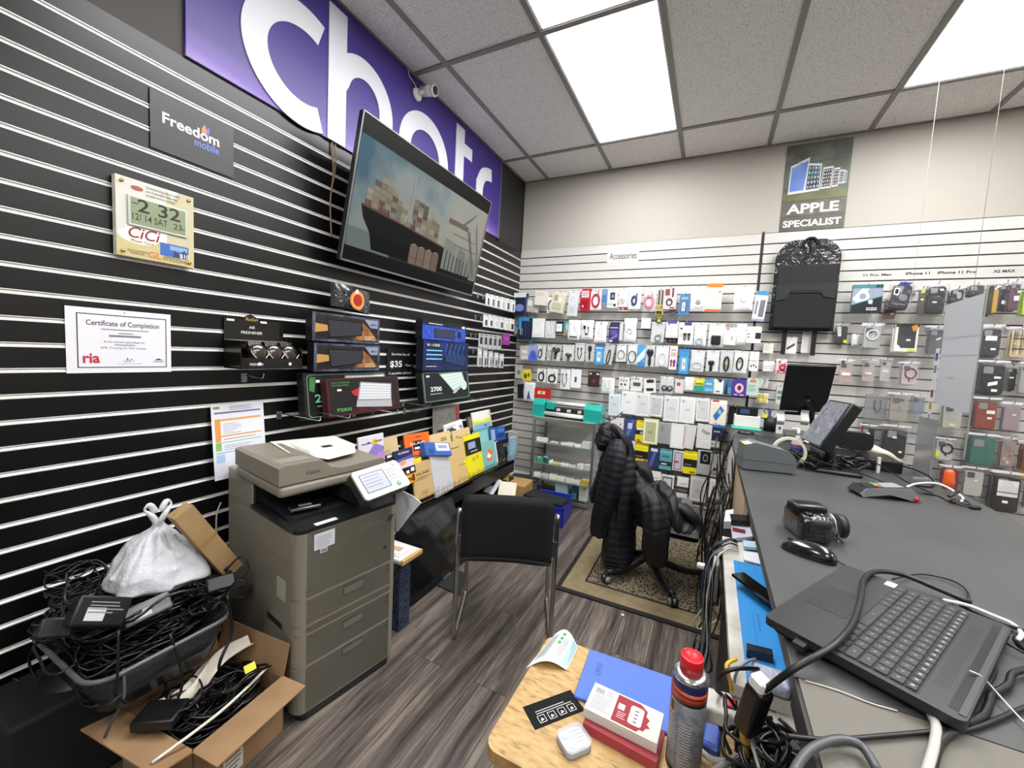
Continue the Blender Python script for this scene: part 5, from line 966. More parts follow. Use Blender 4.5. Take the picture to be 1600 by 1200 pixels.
# ------------------------------------------------------------------ photocopier
CA = Vector((.635, -2.916, 0)); CD_ = Vector((.1736, .9848, 0)); CN = Vector((.9848, -.1736, 0))
CM = Matrix(((CD_.x, -CN.x, 0, CA.x), (CD_.y, -CN.y, 0, CA.y), (0, 0, 1, 0), (0, 0, 0, 1)))   # x right along the front, y into the machine, z up
def cpl(px, py, t):
    q = _ray(px, py); P0 = CA-CN*t; P = CAMLOC+q*((P0-CAMLOC).dot(CN)/q.dot(CN)); d = P-CA; return Vector((d.dot(CD_), -(d.dot(CN)), P.z))
GRYM = mat('857f72', .42, bump=(500., .10, .0003)); GRY2 = mat('99938a', .40); DKP = mat('1b1c1e', .38)
cp = thing('photocopier', 'large grey-beige office photocopier with a touch panel and paper drawers against the black wall', 'photocopier', CM)
Wc, Dc = .418, .595
def rfront(r=.035, inset=0., x0=0., x1=Wc, y1=Dc):   # plan outline with rounded front corners
    P = [(x0+inset, y1), (x0+inset, r)]
    P += [(x0+inset+r-r*math.cos(a), r-r*math.sin(a)) for a in [PI/2*k/5 for k in range(1, 6)]]
    P += [(x1-inset-r+r*math.sin(a), r-r*math.cos(a)) for a in [PI/2*k/5 for k in range(0, 6)]]
    P += [(x1-inset, y1)]; return P[::-1][::-1]
def ccw(P): 
    A = sum(P[i][0]*P[(i+1) % len(P)][1]-P[(i+1) % len(P)][0]*P[i][1] for i in range(len(P))); return P if A > 0 else P[::-1]
b = B(); b.prism(ccw(rfront(.03, .006)), .03, .685, GRYM, True); b.build('body', cp)
B().prism(ccw([(x, y) for x, y in rfront(.03, .02)]), 0.0, .03, DKP).build('base', cp)
# drawers and front door (each a slightly proud shell with a recess handle)
def shell(name, z0, z1, handle):
    P = rfront(.035, .0, y1=.05); b = B(); b.prism(ccw(P), z0+.0025, z1-.0025, GRYM, True); o = b.build(name, cp)
    if handle:
        h0, h1 = handle; B().prism([(.172, h0), (.262, h0), (.262, h1), (.185, h1)], -.002, .0012, mat('5e5a51', .5)).build('handle_recess', o) if False else None
        M2 = Matrix(((1, 0, 0, 0), (0, 0, -1, 0), (0, 1, 0, 0), (0, 0, 0, 1)))
        bb = B(M2); bb.prism(rrect(.172, h0, .262, h1, .006, 3), -.0005, .0012, mat('4f4c45', .5)); bb.prism(rrect(.176, h0+.004, .258, h1-.010, .004, 3), .0012, .0016, mat('6f6a60', .5)); bb.build('handle_recess', o)
        bb = B(M2); bb.quad(.366, h1-.008, .372, h1+.004, .0012, mat('4a4740')); bb.quad(.362, h1-.024, .378, h1-.016, .0012, mat('5a564e')); bb.build('drawer_mark', o)
    return o
M2 = Matrix(((1, 0, 0, 0), (0, 0, -1, 0), (0, 1, 0, 0), (0, 0, 0, 1)))
shell('lowest_drawer', .032, .200, (.160, .196)); shell('lower_drawer', .204, .318, (.262, .302)); shell('seam_band', .320, .350, None); d3_ = shell('upper_drawer', .352, .448, (.398, .438)); dr = shell('front_door', .450, .686, None)
b = B(M2); b.text('iR-ADV', .045, .475, .008, mat('3c3a35'), .0012); b.build('model_mark', dr)
b = B(M2); b.quad(.345, .512, .360, .527, .0012, mat('34322d')); b.text('imageRUNNER ADVANCE', .345, .632, .010, mat('a5a093'), .0012, 'r', width=.11); b.flat([(.362, .628), (.372, .622), (.384, .63), (.386, .648), (.372, .652), (.362, .643)], .0012, mat('3a3935')); b.flat([(.38, .64), (.392, .655), (.39, .638)], .0013, mat('4a4944')); b.build('badge', dr)
b = B(M2); b.box(.060, .615, .0002, .135, .672, .0012, mat('d6d8dc', .5)); b.lines(.066, .660, .130, 6, .007, .002, mat('8a93a8'), .0016); b.box(.082, .598, .0002, .108, .613, .0012, mat('dcdcdc')); b.lines(.084, .610, .106, 2, .005, .003, mat('444444'), .0016, 0); b.build('sticker', dr, label='white information stickers')
# side details (left side is x = 0)
b = B(Matrix(((0, 0, -1, .0055), (-1, 0, 0, 0), (0, 1, 0, 0), (0, 0, 0, 1))))
K_ = mat('55524a', .5)
for k in range(8): b.box(-.150, .418+.010*k, 0, -.085, .4225+.010*k, .0012, mat('c2bfb6', .4))
b.build('vent_grille', cp)
b = B(Matrix(((0, 0, -1, .0055), (-1, 0, 0, 0), (0, 1, 0, 0), (0, 0, 0, 1)))); b.box(-.225, .305, 0, -.11, .326, .001, mat('2a2926')); b.quad(-.235, .298, -.10, .330, .0004, mat('746f64')); b.build('side_grip', cp)
b = B(Matrix(((0, 0, -1, .0055), (-1, 0, 0, 0), (0, 1, 0, 0), (0, 0, 0, 1))))
for a in ((-.59, .560, -.006, .5615), (-.59, .205, -.006, .2065), (-.59, .318, -.20, .3192)): b.quad(*a, .0005, K_)
for x_, z_ in ((-.03, .535), (-.42, .60), (-.42, .68), (-.40, .58), (-.05, .40)): b.flat(ell(x_, z_, .004, .004, 8), .0008, K_)
b.build('side_seams', cp)
# raised rear part carrying the scanner
B().rbox(.004, .36, .68, Wc-.004, Dc, .800, .006, GRYM, 2).build('scanner_column', cp)
B().box(.01, .345, .69, Wc-.01, .362, .79, mat('0f1011', .4)).build('exit_slot', cp)
# black output tray deck
b = B(); b.prism(ccw(rfront(.035, -.001, y1=.36)), .686, .700, DKP, True); b.add([(.02, .08, .7005), (.40, .08, .7005), (.40, .35, .7005), (.02, .35, .715)], [(0, 1, 2, 3)], mat('121315', .35))
b.add([(.03, .11, .7012), (.25, .11, .7012), (.25, .345, .712), (.03, .345, .722), (.03, .11, .7005), (.03, .345, .7005)], [(0, 1, 2, 3), (0, 3, 5, 4)], mat('202225', .32)); b.build('output_tray', cp)
b = B(); b.box(.070, .004, .7002, .150, .026, .7012, mat('dedede', .5)); b.build('tray_label', cp)
# scanner unit
B().rbox(-.005, .115, .782, Wc+.005, .50, .825, .016, GRYM, 3).build('scanner_base', cp)
lid = B()
prof = [(-.005, .828), (-.005, .890), (.01, .897), (.15, .897), (.185, .862), (.23, .850), (.415, .856), (Wc+.005, .850), (Wc+.005, .828)]
lid.add([(x, .118, z) for x, z in prof]+[(x, .495, z+.004) for x, z in prof], [tuple(range(len(prof))), tuple(range(2*len(prof)-1, len(prof)-1, -1))]+[(i+len(prof), (i+1) % len(prof)+len(prof), (i+1) % len(prof), i) for i in range(len(prof))], GRYM)
lo = lid.build('document_feeder', cp)
b = B(M2 @ TR(0, 0, -.115)); b.text('Canon', .115, .850, .020, mat('5f5b52'), -.0015+.0, width=.052, bold=.01) if False else None
b = B(Matrix(((1, 0, 0, 0), (0, 0, -1, .1175), (0, 1, 0, 0), (0, 0, 0, 1)))); b.text('Canon', .115, .852, .020, mat('4f4c45'), .0008, width=.050, bold=.01); b.build('brand_mark', lo)
b = B(); b.add([(.10, .28, .901), (.22, .20, .868), (.34, .20, .876), (.40, .30, .885), (.40, .47, .895), (.12, .49, .905)], [(0, 1, 2, 3, 4, 5)], mat('d9d8d2', .5)); b.rbox(.17, .25, .868, .36, .46, .900, .012, mat('dcdbd5', .5), 2); b.box(.24, .27, .900, .28, .30, .9015, mat('1b1b1c')); b.build('feeder_tray', lo, label='off white paper feed tray')
b = B(); b.lines(.04, .30, .13, 4, .02, .008, mat('6f6b61'), .8985); b.quad(.02, .16, .13, .22, .8983, mat('969188')); b.build('feeder_print', lo)
# tilted control panel
bl, br_, tl = cpl(572, 783, -.065), cpl(639, 757, -.045), cpl(549, 742, .02)
PM = frame(bl, br_-bl, tl-bl); pw, ph = (br_-bl).length*1.0, (tl-bl).length
ctrl = B(PM); ctrl.prism(rrect(-.006, -.006, pw+.006, ph+.006, .016), -.03, .0, mat('2a2b2c', .4), True); co = ctrl.build('control_panel', cp)
b = B(PM); b.prism(rrect(-.004, -.004, pw+.004, ph+.004, .014), 0, .008, mat('c2c1b9', .45), True); b.build('panel_frame', co)
b = B(PM); b.quad(pw*.08, ph*.16, pw*.62, ph*.86, .0083, mat('4f5052', .3)); b.quad(pw*.10, ph*.19, pw*.60, ph*.83, .0086, mat('a9adb8', .15, emit=.12)); b.lines(pw*.13, ph*.74, pw*.5, 4, ph*.12, ph*.03, mat('8a8e9a', .2), .0089); b.build('touch_screen', co)
for i in range(4):
    for j in range(3): B(PM).cyl((pw*(.70+.07*j), ph*(.76-.12*i), .008), (pw*(.70+.07*j), ph*(.76-.12*i), .0095), .0045, .0045, mat('c9cdc6' if j else 'b5c6b8', .4), 10).build('key', co)
B(PM).cyl((pw*.78, ph*.16, .008), (pw*.78, ph*.16, .010), .010, .010, mat('7fc0a0', .4), 14).build('start_key', co, label='green start key')
B(PM).cyl((pw*.90, ph*.90, .008), (pw*.90, ph*.90, .010), .008, .008, mat('b9dccb', .4), 14).build('power_key', co)
B(CM.inverted() @ Matrix.Identity(4)).build('x', cp) if False else None
B().box(.24, .05, .72, .34, .30, .782, DKP).build('panel_arm', cp)
# phone on the tray deck
P0, P1 = onz(452, 803, .708), onz(500, 793, .708)
o = thing('mobile_phone', 'silver edged phone lying on the black tray of the photocopier', 'phone', frame((P0.x, P0.y, .7165), P1-P0, (-.5, .6, 0)))
L_ = (P1-P0).length
B().rbox(0, -.018, 0, L_, .028, .012, .004, mat('6b6c6e', .25, .7), 2).build('housing', o); B().rbox(.002, -.016, .0119, L_-.002, .026, .0127, .002, BLKG, 1).build('screen', o); B().quad(L_*.3, -.005, L_*.72, .016, .0129, mat('8d9096', .2)).build('display', o)

# sheet pinned against the copier's right side and papers on the low table
q0, q1, q2 = onz(622, 770, .74), onx(655, 785, .60), onx(622, 828, .60)
LSP = [ony(x, y, -2.47) for x, y in ((618, 766), (630, 768), (645, 775), (658, 786), (641, 805), (622, 830), (618, 832))]
b = B(); n_ = len(LSP); b.add([tuple(p) for p in LSP]+[(p.x, p.y+.003, p.z) for p in LSP], [tuple(range(n_)), tuple(range(2*n_-1, n_-1, -1))]+[(k, k+n_, (k+1) % n_+n_, (k+1) % n_) for k in range(n_)], mat('dfe1e6', .6))
for k in range(6): c_ = LSP[1].lerp(LSP[4], .12+.14*k); b.add([(c_.x-.012, c_.y-.002, c_.z+.016), (c_.x+.016, c_.y-.002, c_.z+.004), (c_.x+.015, c_.y-.002, c_.z+.001), (c_.x-.013, c_.y-.002, c_.z+.013)], [(0, 1, 2, 3)], mat('a9abb0'))
b.build('loose_sheet', label='white printed sheet sticking out at the right side of the photocopier', cat='paper')
TM = Matrix.Translation((0, 0, 0))
o = thing('side_table', 'low side table with pale wood edge between the photocopier and the dark screen', 'table', (.35, -2.375, 0))
e0, e1 = onz(658, 855, .36), onz(622, 883, .36)
b = B(); b.rbox(-.33, -.015, .335, .285, .13, .36, .008, mat('d8d6d2', .5), 2); b.build('table_top', o)
b = B(); b.rbox(.272, -.015, .334, .290, .131, .3605, .006, mat('c99f5f', .5), 2); b.build('wood_edge', o, label='pale wooden front edge')
def specks(nt, b, N, L):
    tc = N('ShaderNodeTexCoord'); v = N('ShaderNodeTexVoronoi'); v.inputs['Scale'].default_value = 62; L(tc.outputs['Object'], v.inputs['Vector']); cr = N('ShaderNodeValToRGB'); e = cr.color_ramp.elements; e[0].position = .35; e[0].color = rgb('0e1016'); e[1].position = .42; e[1].color = rgb('39435c'); L(v.outputs['Distance'], cr.inputs['Fac']); L(cr.outputs['Color'], b.inputs['Base Color']); b.inputs['Roughness'].default_value = .6
b = B(); b.box(-.30, .0, 0, .262, .075, .334, nodemat('navy_speckled_panel', specks)); b.build('support_panel', o, label='navy speckled upright panel')
o = thing('magazine', 'printed magazine sheet with small photos on the low side table', 'magazine', frame((.50, -2.36, .3612), (1, .1, 0), (0, 1, 0)))
B().box(-.10, -.02, 0, .10, .09, .002, mat('e6e4e6', .5)).build('pages', o)
b = B(); b.quad(-.07, -.01, .03, .03, .0024, mat('8a7fa0')); b.quad(.0, .02, .07, .06, .0026, mat('c9a27a')); b.lines(.03, .0, .09, 4, .012, .004, mat('8a8a8e'), .0025); b.build('pictures', o)

# dark flat screen leaning on the wall under the shelf
A_, B_ = onx(632, 832, .42), onx(708, 775, .42); C0, C1 = onz(647, 940), onz(718, 893)
u_ = Vector((C1.x-C0.x, C1.y-C0.y, 0)); hgt = .40
FM = frame((.545, -2.20, .012), (-.02, 1, 0), (-.19, 0, .36))
o = thing('leaning_screen', 'black flat screen leaning under the shelf with a small yellow sticker on its corner', 'screen', FM)
B().rbox(0, 0, -.025, .62, .41, 0, .006, mat('17181b', .3), 2).build('screen_housing', o); B().quad(.02, .035, .60, .39, .0006, mat('101114', .10, coat=.5)).build('screen_glass', o)
b = B(); b.box(.012, .36, .0008, .055, .40, .0014, mat('d9b22c', .5)); b.quad(.018, .375, .045, .382, .0016, mat('6a5510')); b.build('yellow_sticker', o)
B().box(.28, -.012, -.02, .36, .02, .0, mat('5a5c60', .4)).build('logo_bar', o)
B(FM.inverted()).prism([(.54, -1.98), (.70, -1.99), (.64, -1.80), (.50, -1.78)], .0005, .008, mat('3b3d40', .3, .4)).build('stand_foot', o)

# ------------------------------------------------------------------ wire-fronted shelf with screen protector packs
SX = .35; SZ = .40
o = thing('wall_shelf', 'long black wall shelf with a low wire fence, full of packs', 'shelf', leftM(-2.02, SZ, 0))
L_ = 1.38
B().box(0, -.02, 0, L_, 0, SX, mat('141416', .4)).build('shelf_board', o); B().box(0, -.10, SX-.012, L_, .0, SX, mat('0f0f10', .4)).build('front_board', o)
GOLDW = mat('8f7a55', .3, .8)
for (v) in (.018, .045): B().bar((0, v, SX+.004), (L_, v, SX+.004), .0015, GOLDW, 6).build('rail_wire', o)
for i in range(23):
    u = .02+i*(L_-.04)/22-.010; hh = .062 if i % 2 else .075
    B().tube([(u, -.005, SX+.006), (u, hh, SX+.006), (u+.022, hh, SX+.006), (u+.022, -.005, SX+.006)], .0014, GOLDW, 5, sm=1).build('fence_loop', o)
for u in (.08, .68, 1.3): B().box(u-.006, -.12, 0, u+.006, -.02, .26, BLK).build('bracket', o)
def spack(x0, y0, x1, y1, X, col, pic, label, tilt=0., lean=-.22, th=.012, cat='package', name='flat_package', crop=(560, 640, 6.)):
    x0, x1 = crop[0]+x0/crop[2], crop[0]+x1/crop[2]; y0, y1 = crop[1]+y0/crop[2], crop[1]+y1/crop[2]
    xm, ym = (x0+x1)/2, (y0+y1)/2; a, c_ = onx(x0, ym, X), onx(x1, ym, X); t, u = onx(xm, y0, X), onx(xm, y1, X); w, h = c_.y-a.y, t.z-u.z
    M = leftM((a.y+c_.y)/2, u.z, X) @ RX(lean) @ RZ(math.radians(tilt)); root = thing(name, label, cat, M)
    b = B(TR(0, h, 0)); b.rbox(-w/2, -h, -th, w/2, 0, 0, .0015, mat(col, .5), 1); b.build('sleeve', root)
    if pic: b = B(TR(0, h, 0)); art(b, pic, w, h, .0006); b.build('front_print', root)
    return root
TAN = 'd3b884'
S_ = spack
S_(15, 245, 250, 500, .26, 'dcd8e4', 'p .2 .2 .9 0 1 .5 .6 .7 8f7fc4;o .62 .75 .12 .10 e0c22c;t .62 .72 .09 2a2a2a 19;n .1 .75 .5 1 .05 .03 4a4a7a;p .5 0 1 0 1 .3 .75 .35 b88ad0', 'white and purple leaflet with a round yellow 19 spot, nearest the photocopier', tilt=0, lean=-.1, name='leaflet', cat='leaflet')
S_(215, 262, 385, 430, .22, 'cdb68c', 'n .2 .3 .6 2 .06 .03 a58f66', 'plain tan sleeve behind the purple leaflet')
S_(280, 420, 362, 560, .27, '2a2420', 'r .1 .8 .9 .95 e9e6df;r .55 .5 .9 .62 e9e6df', 'black card with white corner labels right of the purple leaflet')
S_(415, 290, 460, 380, .20, '4a4c52', '', 'thin dark grey stick pack behind the navy purple box')
S_(357, 375, 530, 555, .29, '1c2450', 'r .0 0 .98 .45 cfc6e4;p .1 .4 .9 .5 1 .65 .1 .55 5a55b0;t .5 .78 .14 f2f2f2 ALORSAK;o .4 .35 .16 .12 d8a060', 'navy and lilac box reading ALORSAK below the orange pack')
S_(455, 225, 682, 425, .24, 'ea6a1f', 'r .30 .22 .66 .66 14161a;t .48 .50 .15 e8e8e8 GLASS;r .34 .28 .62 .38 f0f0f0;n .4 .85 .65 1 .1 .03 8a3a10', 'bright orange pack with a black GLASS label standing in the shelf', tilt=-3)
S_(530, 420, 700, 520, .25, 'b9a67e', 'r .1 .5 .3 .9 3a3c40;r .5 .3 .9 .7 d9cba6', 'tan and dark pack between the orange pack and the blue box')
S_(420, 480, 612, 640, .30, 'e3cf1f', 'n .2 .8 .8 2 .1 .04 a89810', 'plain yellow pack behind the black and yellow GLASS pack')
S_(395, 545, 552, 700, .33, 'dba72a', 'r 0 .55 1 1 1a1a1c;r .45 .62 .62 .8 efefef;r .72 .68 .92 .9 efefef;t .45 .18 .26 2a1c08 55;r .75 .1 .88 .5 7a1c1c', 'black and amber pack with big numerals at the left end of the wire fence')
S_(548, 495, 735, 820, .335, 'c4a673', 't .48 .66 .10 3a3020 GLASS;n .12 .60 .88 2 .05 .015 7a4a3a;n .3 .2 .7 2 .05 .02 9a8058', 'large tan sleeve reading GLASS, first behind the wire fence')
S_(680, 225, 895, 480, .22, 'd8c08c', 'n .55 .8 .9 2 .07 .03 4a4030;o .1 .4 .04 .04 8a7448', 'wide tan sleeve behind the tilted blue box')
r_ = S_(655, 305, 870, 430, .31, '2f5fa8', 'r .40 .35 .95 .95 d6dbe4;r .5 .55 .85 .8 8f9cc0;r .1 .1 .3 .5 1f4486', 'blue and white box lying tilted on top of the packs', tilt=-12, lean=-.5, th=.045)
S_(738, 405, 905, 780, .345, 'c2c3c8', 'r 0 .95 1 1 cdb68c;n .2 .6 .8 1 .1 .01 aaaaaf', 'blank silver grey sleeve standing behind the wire fence', tilt=2)
S_(905, 185, 1062, 330, .22, 'd3bb88', 't .55 .45 .17 4a4030 GLASS;o .2 .6 .06 .06 6f8a50', 'small tan sleeve reading GLASS in the back row')
S_(820, 118, 992, 225, .17, 'e6e6e6', 'r .1 .3 .45 .6 3a3a3e;o .5 .3 .08 .14 1a1a1c;t .3 .68 .14 2a2a2a max;p .75 .4 .9 .2 .95 .5 .8 .6 9a8ab0', 'white pack with a black spot, topmost in the middle of the shelf', tilt=4)
S_(870, 300, 1065, 690, .325, 'd2b37a', 't .35 .83 .06 2a2418 Anker;o .86 .42 .11 .09 e8d838;n .5 .42 .9 1 .05 .01 6a5a38', 'big tan sleeve with a small yellow disc behind the wire fence')
S_(1048, 238, 1190, 605, .33, 'e6d81c', 'r .0 .52 1 .88 1b1c20;r .2 .66 .65 .82 9aa4c8;n .3 .60 .8 1 .03 .02 d8d8d8;o .42 .40 .10 .05 c8ba10;o .66 .42 .10 .05 c8ba10', 'tall yellow pack with a broad black top window behind the wire fence')
S_(1100, 190, 1245, 330, .20, '8cc4bc', 'r 0 .9 1 1 6aa8a0', 'pale teal pack in the back row')
S_(1185, 305, 1310, 545, .31, '7cb8b4', 'p .25 .4 .5 .75 .8 .6 .6 .25 .4 .3 e8744a;p .3 .45 .45 .6 .65 .45 .5 .35 f6ece0;n .1 .12 .8 1 .1 .03 4a8a86', 'teal pack with an orange splash picture')
S_(1090, 15, 1255, 175, .15, 'e9e7e0', 'r 0 0 1 .30 7fb0dc;r 0 .30 1 .48 d6e04c;p 0 .48 .5 .42 1 .55 1 .6 0 .6 efe9a0;r .55 .12 .7 .2 3a5a90;r .92 0 1 1 d8c49a', 'white carton with yellow and blue foot, topmost at the far end of the shelf')
S_(1040, 65, 1100, 190, .13, '5a4c3c', 'r .2 .2 .6 .9 8a7a64', 'narrow brown pack left of the topmost white carton')
S_(1248, 165, 1385, 290, .22, '2c5aa8', 'r .06 .1 .30 .85 9ab0cc;r .4 .2 .9 .5 1f3f80;r .5 .6 .9 .85 4f7fc8', 'blue pack with a silver stripe at the far end of the shelf', tilt=-4)
S_(1282, 310, 1338, 500, .29, 'e2e2e6', 'r .2 .2 .5 .8 b8b8c4', 'narrow white pack between the teal and the black packs')
S_(1330, 285, 1455, 480, .30, '17171a', 'p .3 .9 .6 .6 .35 .3 .1 .6 2c2c30;r .62 .4 .8 .7 c9c9c0;o .3 .10 .04 .03 c9b47a;o .6 .10 .04 .03 c9b47a;n .4 .8 .8 2 .08 .03 b0b0a8', 'black pack with pale marks, last at the end of the wire fence')
r_ = pack('P', 792, 674, 810, 712, 'bag', 'c9cac8', '', 'clear plastic bag at the far end of the shelf by the corner', 'plastic bag', d=.26, name='plastic_bag')
# newspaper standing against the wall
a, c_ = onx(694, 645, .03), onx(704, 678, .06)
b = B(); y0 = onx(676, 660, .05).y; y1 = onx(718, 650, .05).y; zt = onx(698, 634, .03).z; zb = .47
NP = mat('8f8e88', .7, vary=('9d9c96', 30.)); b.surf(lambda u, v: (.02+.05*(1-v)+.02*math.sin(PI*u), y0+(y1-y0)*u+.03*v, zb+(zt-zb)*v), 8, 8, NP); 
o = thing('newspaper', 'grey newspaper with a red edge standing against the black wall behind the packs', 'newspaper'); b.build('pages', o)
b = B(); b.surf(lambda u, v: (.0215+.05*(1-v)+.02*math.sin(PI*(.8+.2*u)), y0+(y1-y0)*(.8+.2*u)+.03*v, zb+(zt-zb)*v), 3, 8, mat('b04a50', .6)); b.build('red_edge', o)
b = B(leftM(y0+.04, zb+(zt-zb)*.58, .065)); b.text('NEWS', .075, 0, .03, mat('3a3a38'), 0, width=.15) if False else b.quad(0, 0, .15, .018, 0, mat('4c4b48')); b.lines(.02, -.03, .15, 6, .02, .006, mat('74736e'), 0); b.build('headline', o)

# cartons and papers below the far end of the shelf
def ibox(px, py, z, sx, sy, sz, col, label, rz=0., cat='box', name='carton', extra=None, tilt=0.):
    p = onz(px, py, z); M = Matrix.Translation((p.x, p.y, z)) @ RZ(rz) @ RX(tilt); o = thing(name, label, cat, M)
    B().rbox(-sx/2, -sy/2, 0, sx/2, sy/2, sz, .003, mat(col, .5), 1).build('body', o)
    if extra: b = B(); extra(b, sx, sy, sz); b.build('marks', o)
    return o
ibox(806, 790, 0.0, .22, .22, .22, 'b08a58', 'brown carton on the floor under the far end of the shelf', .1)
ibox(768, 790, 0.0, .26, .30, .24, '16161a', 'black box on the floor behind the chrome-legged chair', .0)
def st(b, sx, sy, sz): b.flat(ell(0, 0, sx*.12, sx*.12, 12), sz+.001, mat('2a1c10')); b.flat(ell(.0, 0, sx*.06, sx*.06, 12), sz+.0015, mat('b07a20'))
ibox(784, 748, .245, .12, .16, .012, 'b8862c', 'amber pouch with a dark spot leaning under the shelf end', .4, 'package', 'pouch', st, .9)
ibox(770, 760, .245, .11, .14, .012, 'd8dade', 'white pouch with a dark logo spot left of the amber pouch', -.3, 'package', 'pouch', lambda b, sx, sy, sz: b.flat(ell(0, .02, .02, .025, 12), sz+.001, mat('2a2e60')), .8)
ibox(792, 770, .225, .14, .17, .010, 'e6e0d0', 'cream carton leaning in front of the amber pouch', .25, 'box', 'carton', None, 1.0)
ibox(815, 765, .0, .26, .16, .16, 'cfcdc8', 'pale grey box on the floor in the corner', .05)
ibox(820, 748, .161, .26, .15, .02, '2a3036', 'dark folder lying on the pale grey box in the corner', .12, 'folder', 'folder')
ibox(798, 735, .30, .03, .10, .30, '8fb8cc', 'pale blue upright box behind the shelf end in the corner', .0)

# ------------------------------------------------------------------ chrome cantilever chair seen from behind
cf = Vector((-.407, .913, 0)).normalized(); cu_ = Vector((.913, .407, 0)).normalized()
CHM = Matrix(((cu_.x, cf.x, 0, 1.062), (cu_.y, cf.y, 0, -2.188), (0, 0, 1, 0), (0, 0, 0, 1)))
ch = thing('visitor_chair', 'black padded visitor chair with chrome sled legs seen from behind', 'chair', CHM)
BF = mat('121214', .85, bump=(260., .5, .0012)); TUB = mat('b9b6b2', .18, 1.)
for s_ in (-1, 1):
    x = s_*.222
    B().tube([(x, .01, .62), (x, .0, .45), (x, -.005, .20), (x, -.005, .03), (x*1.0, .012, .012), (x, .06, .012), (x, .30, .014), (x, .345, .03), (x, .352, .10), (x, .35, .30), (x, .345, .38)], .0105, TUB, 10, sm=4).build('leg_frame', ch)
    B().box(x-.018 if s_ > 0 else x-.004, -.012, .43, x+.004 if s_ > 0 else x+.018, .018, .50, mat('6c6d70', .3, .8)).build('bracket', ch)
    B().cyl((x, .33, .0), (x, .33, .014), .012, .012, BLK, 10).build('foot_cap', ch)
B().bar((-.222, .345, .37), (.222, .345, .37), .010, TUB).build('cross_tube', ch)
def cush(w, h, th, curve, r=.5):
    def f(u, v, sg):
        e = (max(0, 1-abs(2*u-1)**7)*max(0, 1-abs(2*v-1)**7))**.35; return e*th/2*sg
    return f
b = B(); fz = cush(0, 0, .055, 0)
def bk(u, v, s_): 
    k = 1-.10*(max(0, v-.75)/.25)**3
    return ((u-.5)*.405*k, -.028+.045*(4*(u-.5)**2)*-.5+.01-(v*.03)-fz(u, v, s_), .415+.30*v)
b.surf(lambda u, v: bk(u, v, 1), 22, 18, BF); b.surf(lambda u, v: bk(1-u, v, -1), 22, 18, BF); b.build('backrest', ch)
b = B(); b.surf(lambda u, v: ((u-.5)*.41, .0+.40*v, .395-.012*(2*u-1)**2+fz(u, v, 1)), 20, 16, BF); b.surf(lambda u, v: ((.5-u)*.41, .0+.40*v, .395-.012*(2*u-1)**2-fz(u, v, 1)), 20, 16, BF); b.build('seat', ch)

# ------------------------------------------------------------------ rug
RC = onz(868, 922); rx0, ry0 = 1.125, -1.655
def leop(nt, b, N, L):
    tc = N('ShaderNodeTexCoord'); v = N('ShaderNodeTexVoronoi'); v.inputs['Scale'].default_value = 78; v.feature = 'F1'; n = N('ShaderNodeTexNoise'); n.inputs['Scale'].default_value = 95; n.inputs['Detail'].default_value = 3
    L(tc.outputs['Object'], v.inputs['Vector']); L(tc.outputs['Object'], n.inputs['Vector']); m = N('ShaderNodeMath'); m.operation = 'MULTIPLY_ADD'; m.inputs[1].default_value = .9; L(n.outputs['Fac'], m.inputs[0]); L(v.outputs['Distance'], m.inputs[2])
    cr = N('ShaderNodeValToRGB'); e = cr.color_ramp.elements; e[0].position = .84; e[0].color = rgb('15120f'); e[1].position = .93; e[1].color = rgb('857962'); L(m.outputs[0], cr.inputs['Fac']); L(cr.outputs['Color'], b.inputs['Base Color']); b.inputs['Roughness'].default_value = .95
RM = frame((rx0, ry0, .0), (1, .012, 0), (0, 1, 0))
rg = thing('rug', 'rectangular rug with leopard centre, beige band and black edge under the office chair', 'rug', RM)
rw, rl = .90, 1.30
B().box(0, 0, 0, rw, rl, .008, mat('1b1816', .95)).build('black_border', rg)
B().box(.028, .03, .001, rw-.028, rl-.03, .010, mat('84775a', .95, bump=(300., .4, .001), vary=('786b4d', 20.))).build('beige_band', rg)
B().box(.135, .15, .002, rw-.135, rl-.15, .0115, mat('1b1816', .95)).build('inner_border', rg)
B().box(.148, .163, .003, rw-.148, rl-.163, .0125, nodemat('leopard_pile', leop)).build('leopard_centre', rg)

# ------------------------------------------------------------------ office chair under two jackets
oc = thing('office_chair', 'black swivel office chair on casters, its seat edge showing under two jackets', 'office chair', (1.58, -1.22, .0125))
PL = mat('151517', .45)
ang0 = math.atan2(-1.479+1.22, 1.353-1.58)
for k in range(5):
    a = ang0+2*PI*k/5; r_ = .315; e = Vector((math.cos(a)*r_, math.sin(a)*r_, .055)); B().tube([(0, 0, .13), (e*.55)+Vector((0, 0, .035)), e+Vector((0, 0, .012))], lambda t: .026-.012*t, PL, 8, sm=3).build('base_leg', oc)
    c_ = B(); t_ = Vector((-math.sin(a), math.cos(a), 0)); c_.cyl(e-t_*.020+Vector((0, 0, -.028)), e-t_*.006+Vector((0, 0, -.028)), .026, .026, PL, 16); c_.cyl(e+t_*.006+Vector((0, 0, -.028)), e+t_*.020+Vector((0, 0, -.028)), .026, .026, PL, 16); c_.bar(e+Vector((0, 0, -.028)), e+Vector((0, 0, .01)), .007, PL); cc = c_.build('caster', oc)
    B().cyl(e-t_*.0215+Vector((0, 0, -.028)), e+t_*.0215+Vector((0, 0, -.028)), .019, .019, mat('8f9194', .5), 14).build('caster_disc', cc)
B().cyl((0, 0, .08), (0, 0, .34), .024, .018, mat('2a2b2d', .3), 14).build('gas_column', oc)
B().box(-.10, -.10, .325, .10, .10, .345, PL).build('seat_plate', oc)
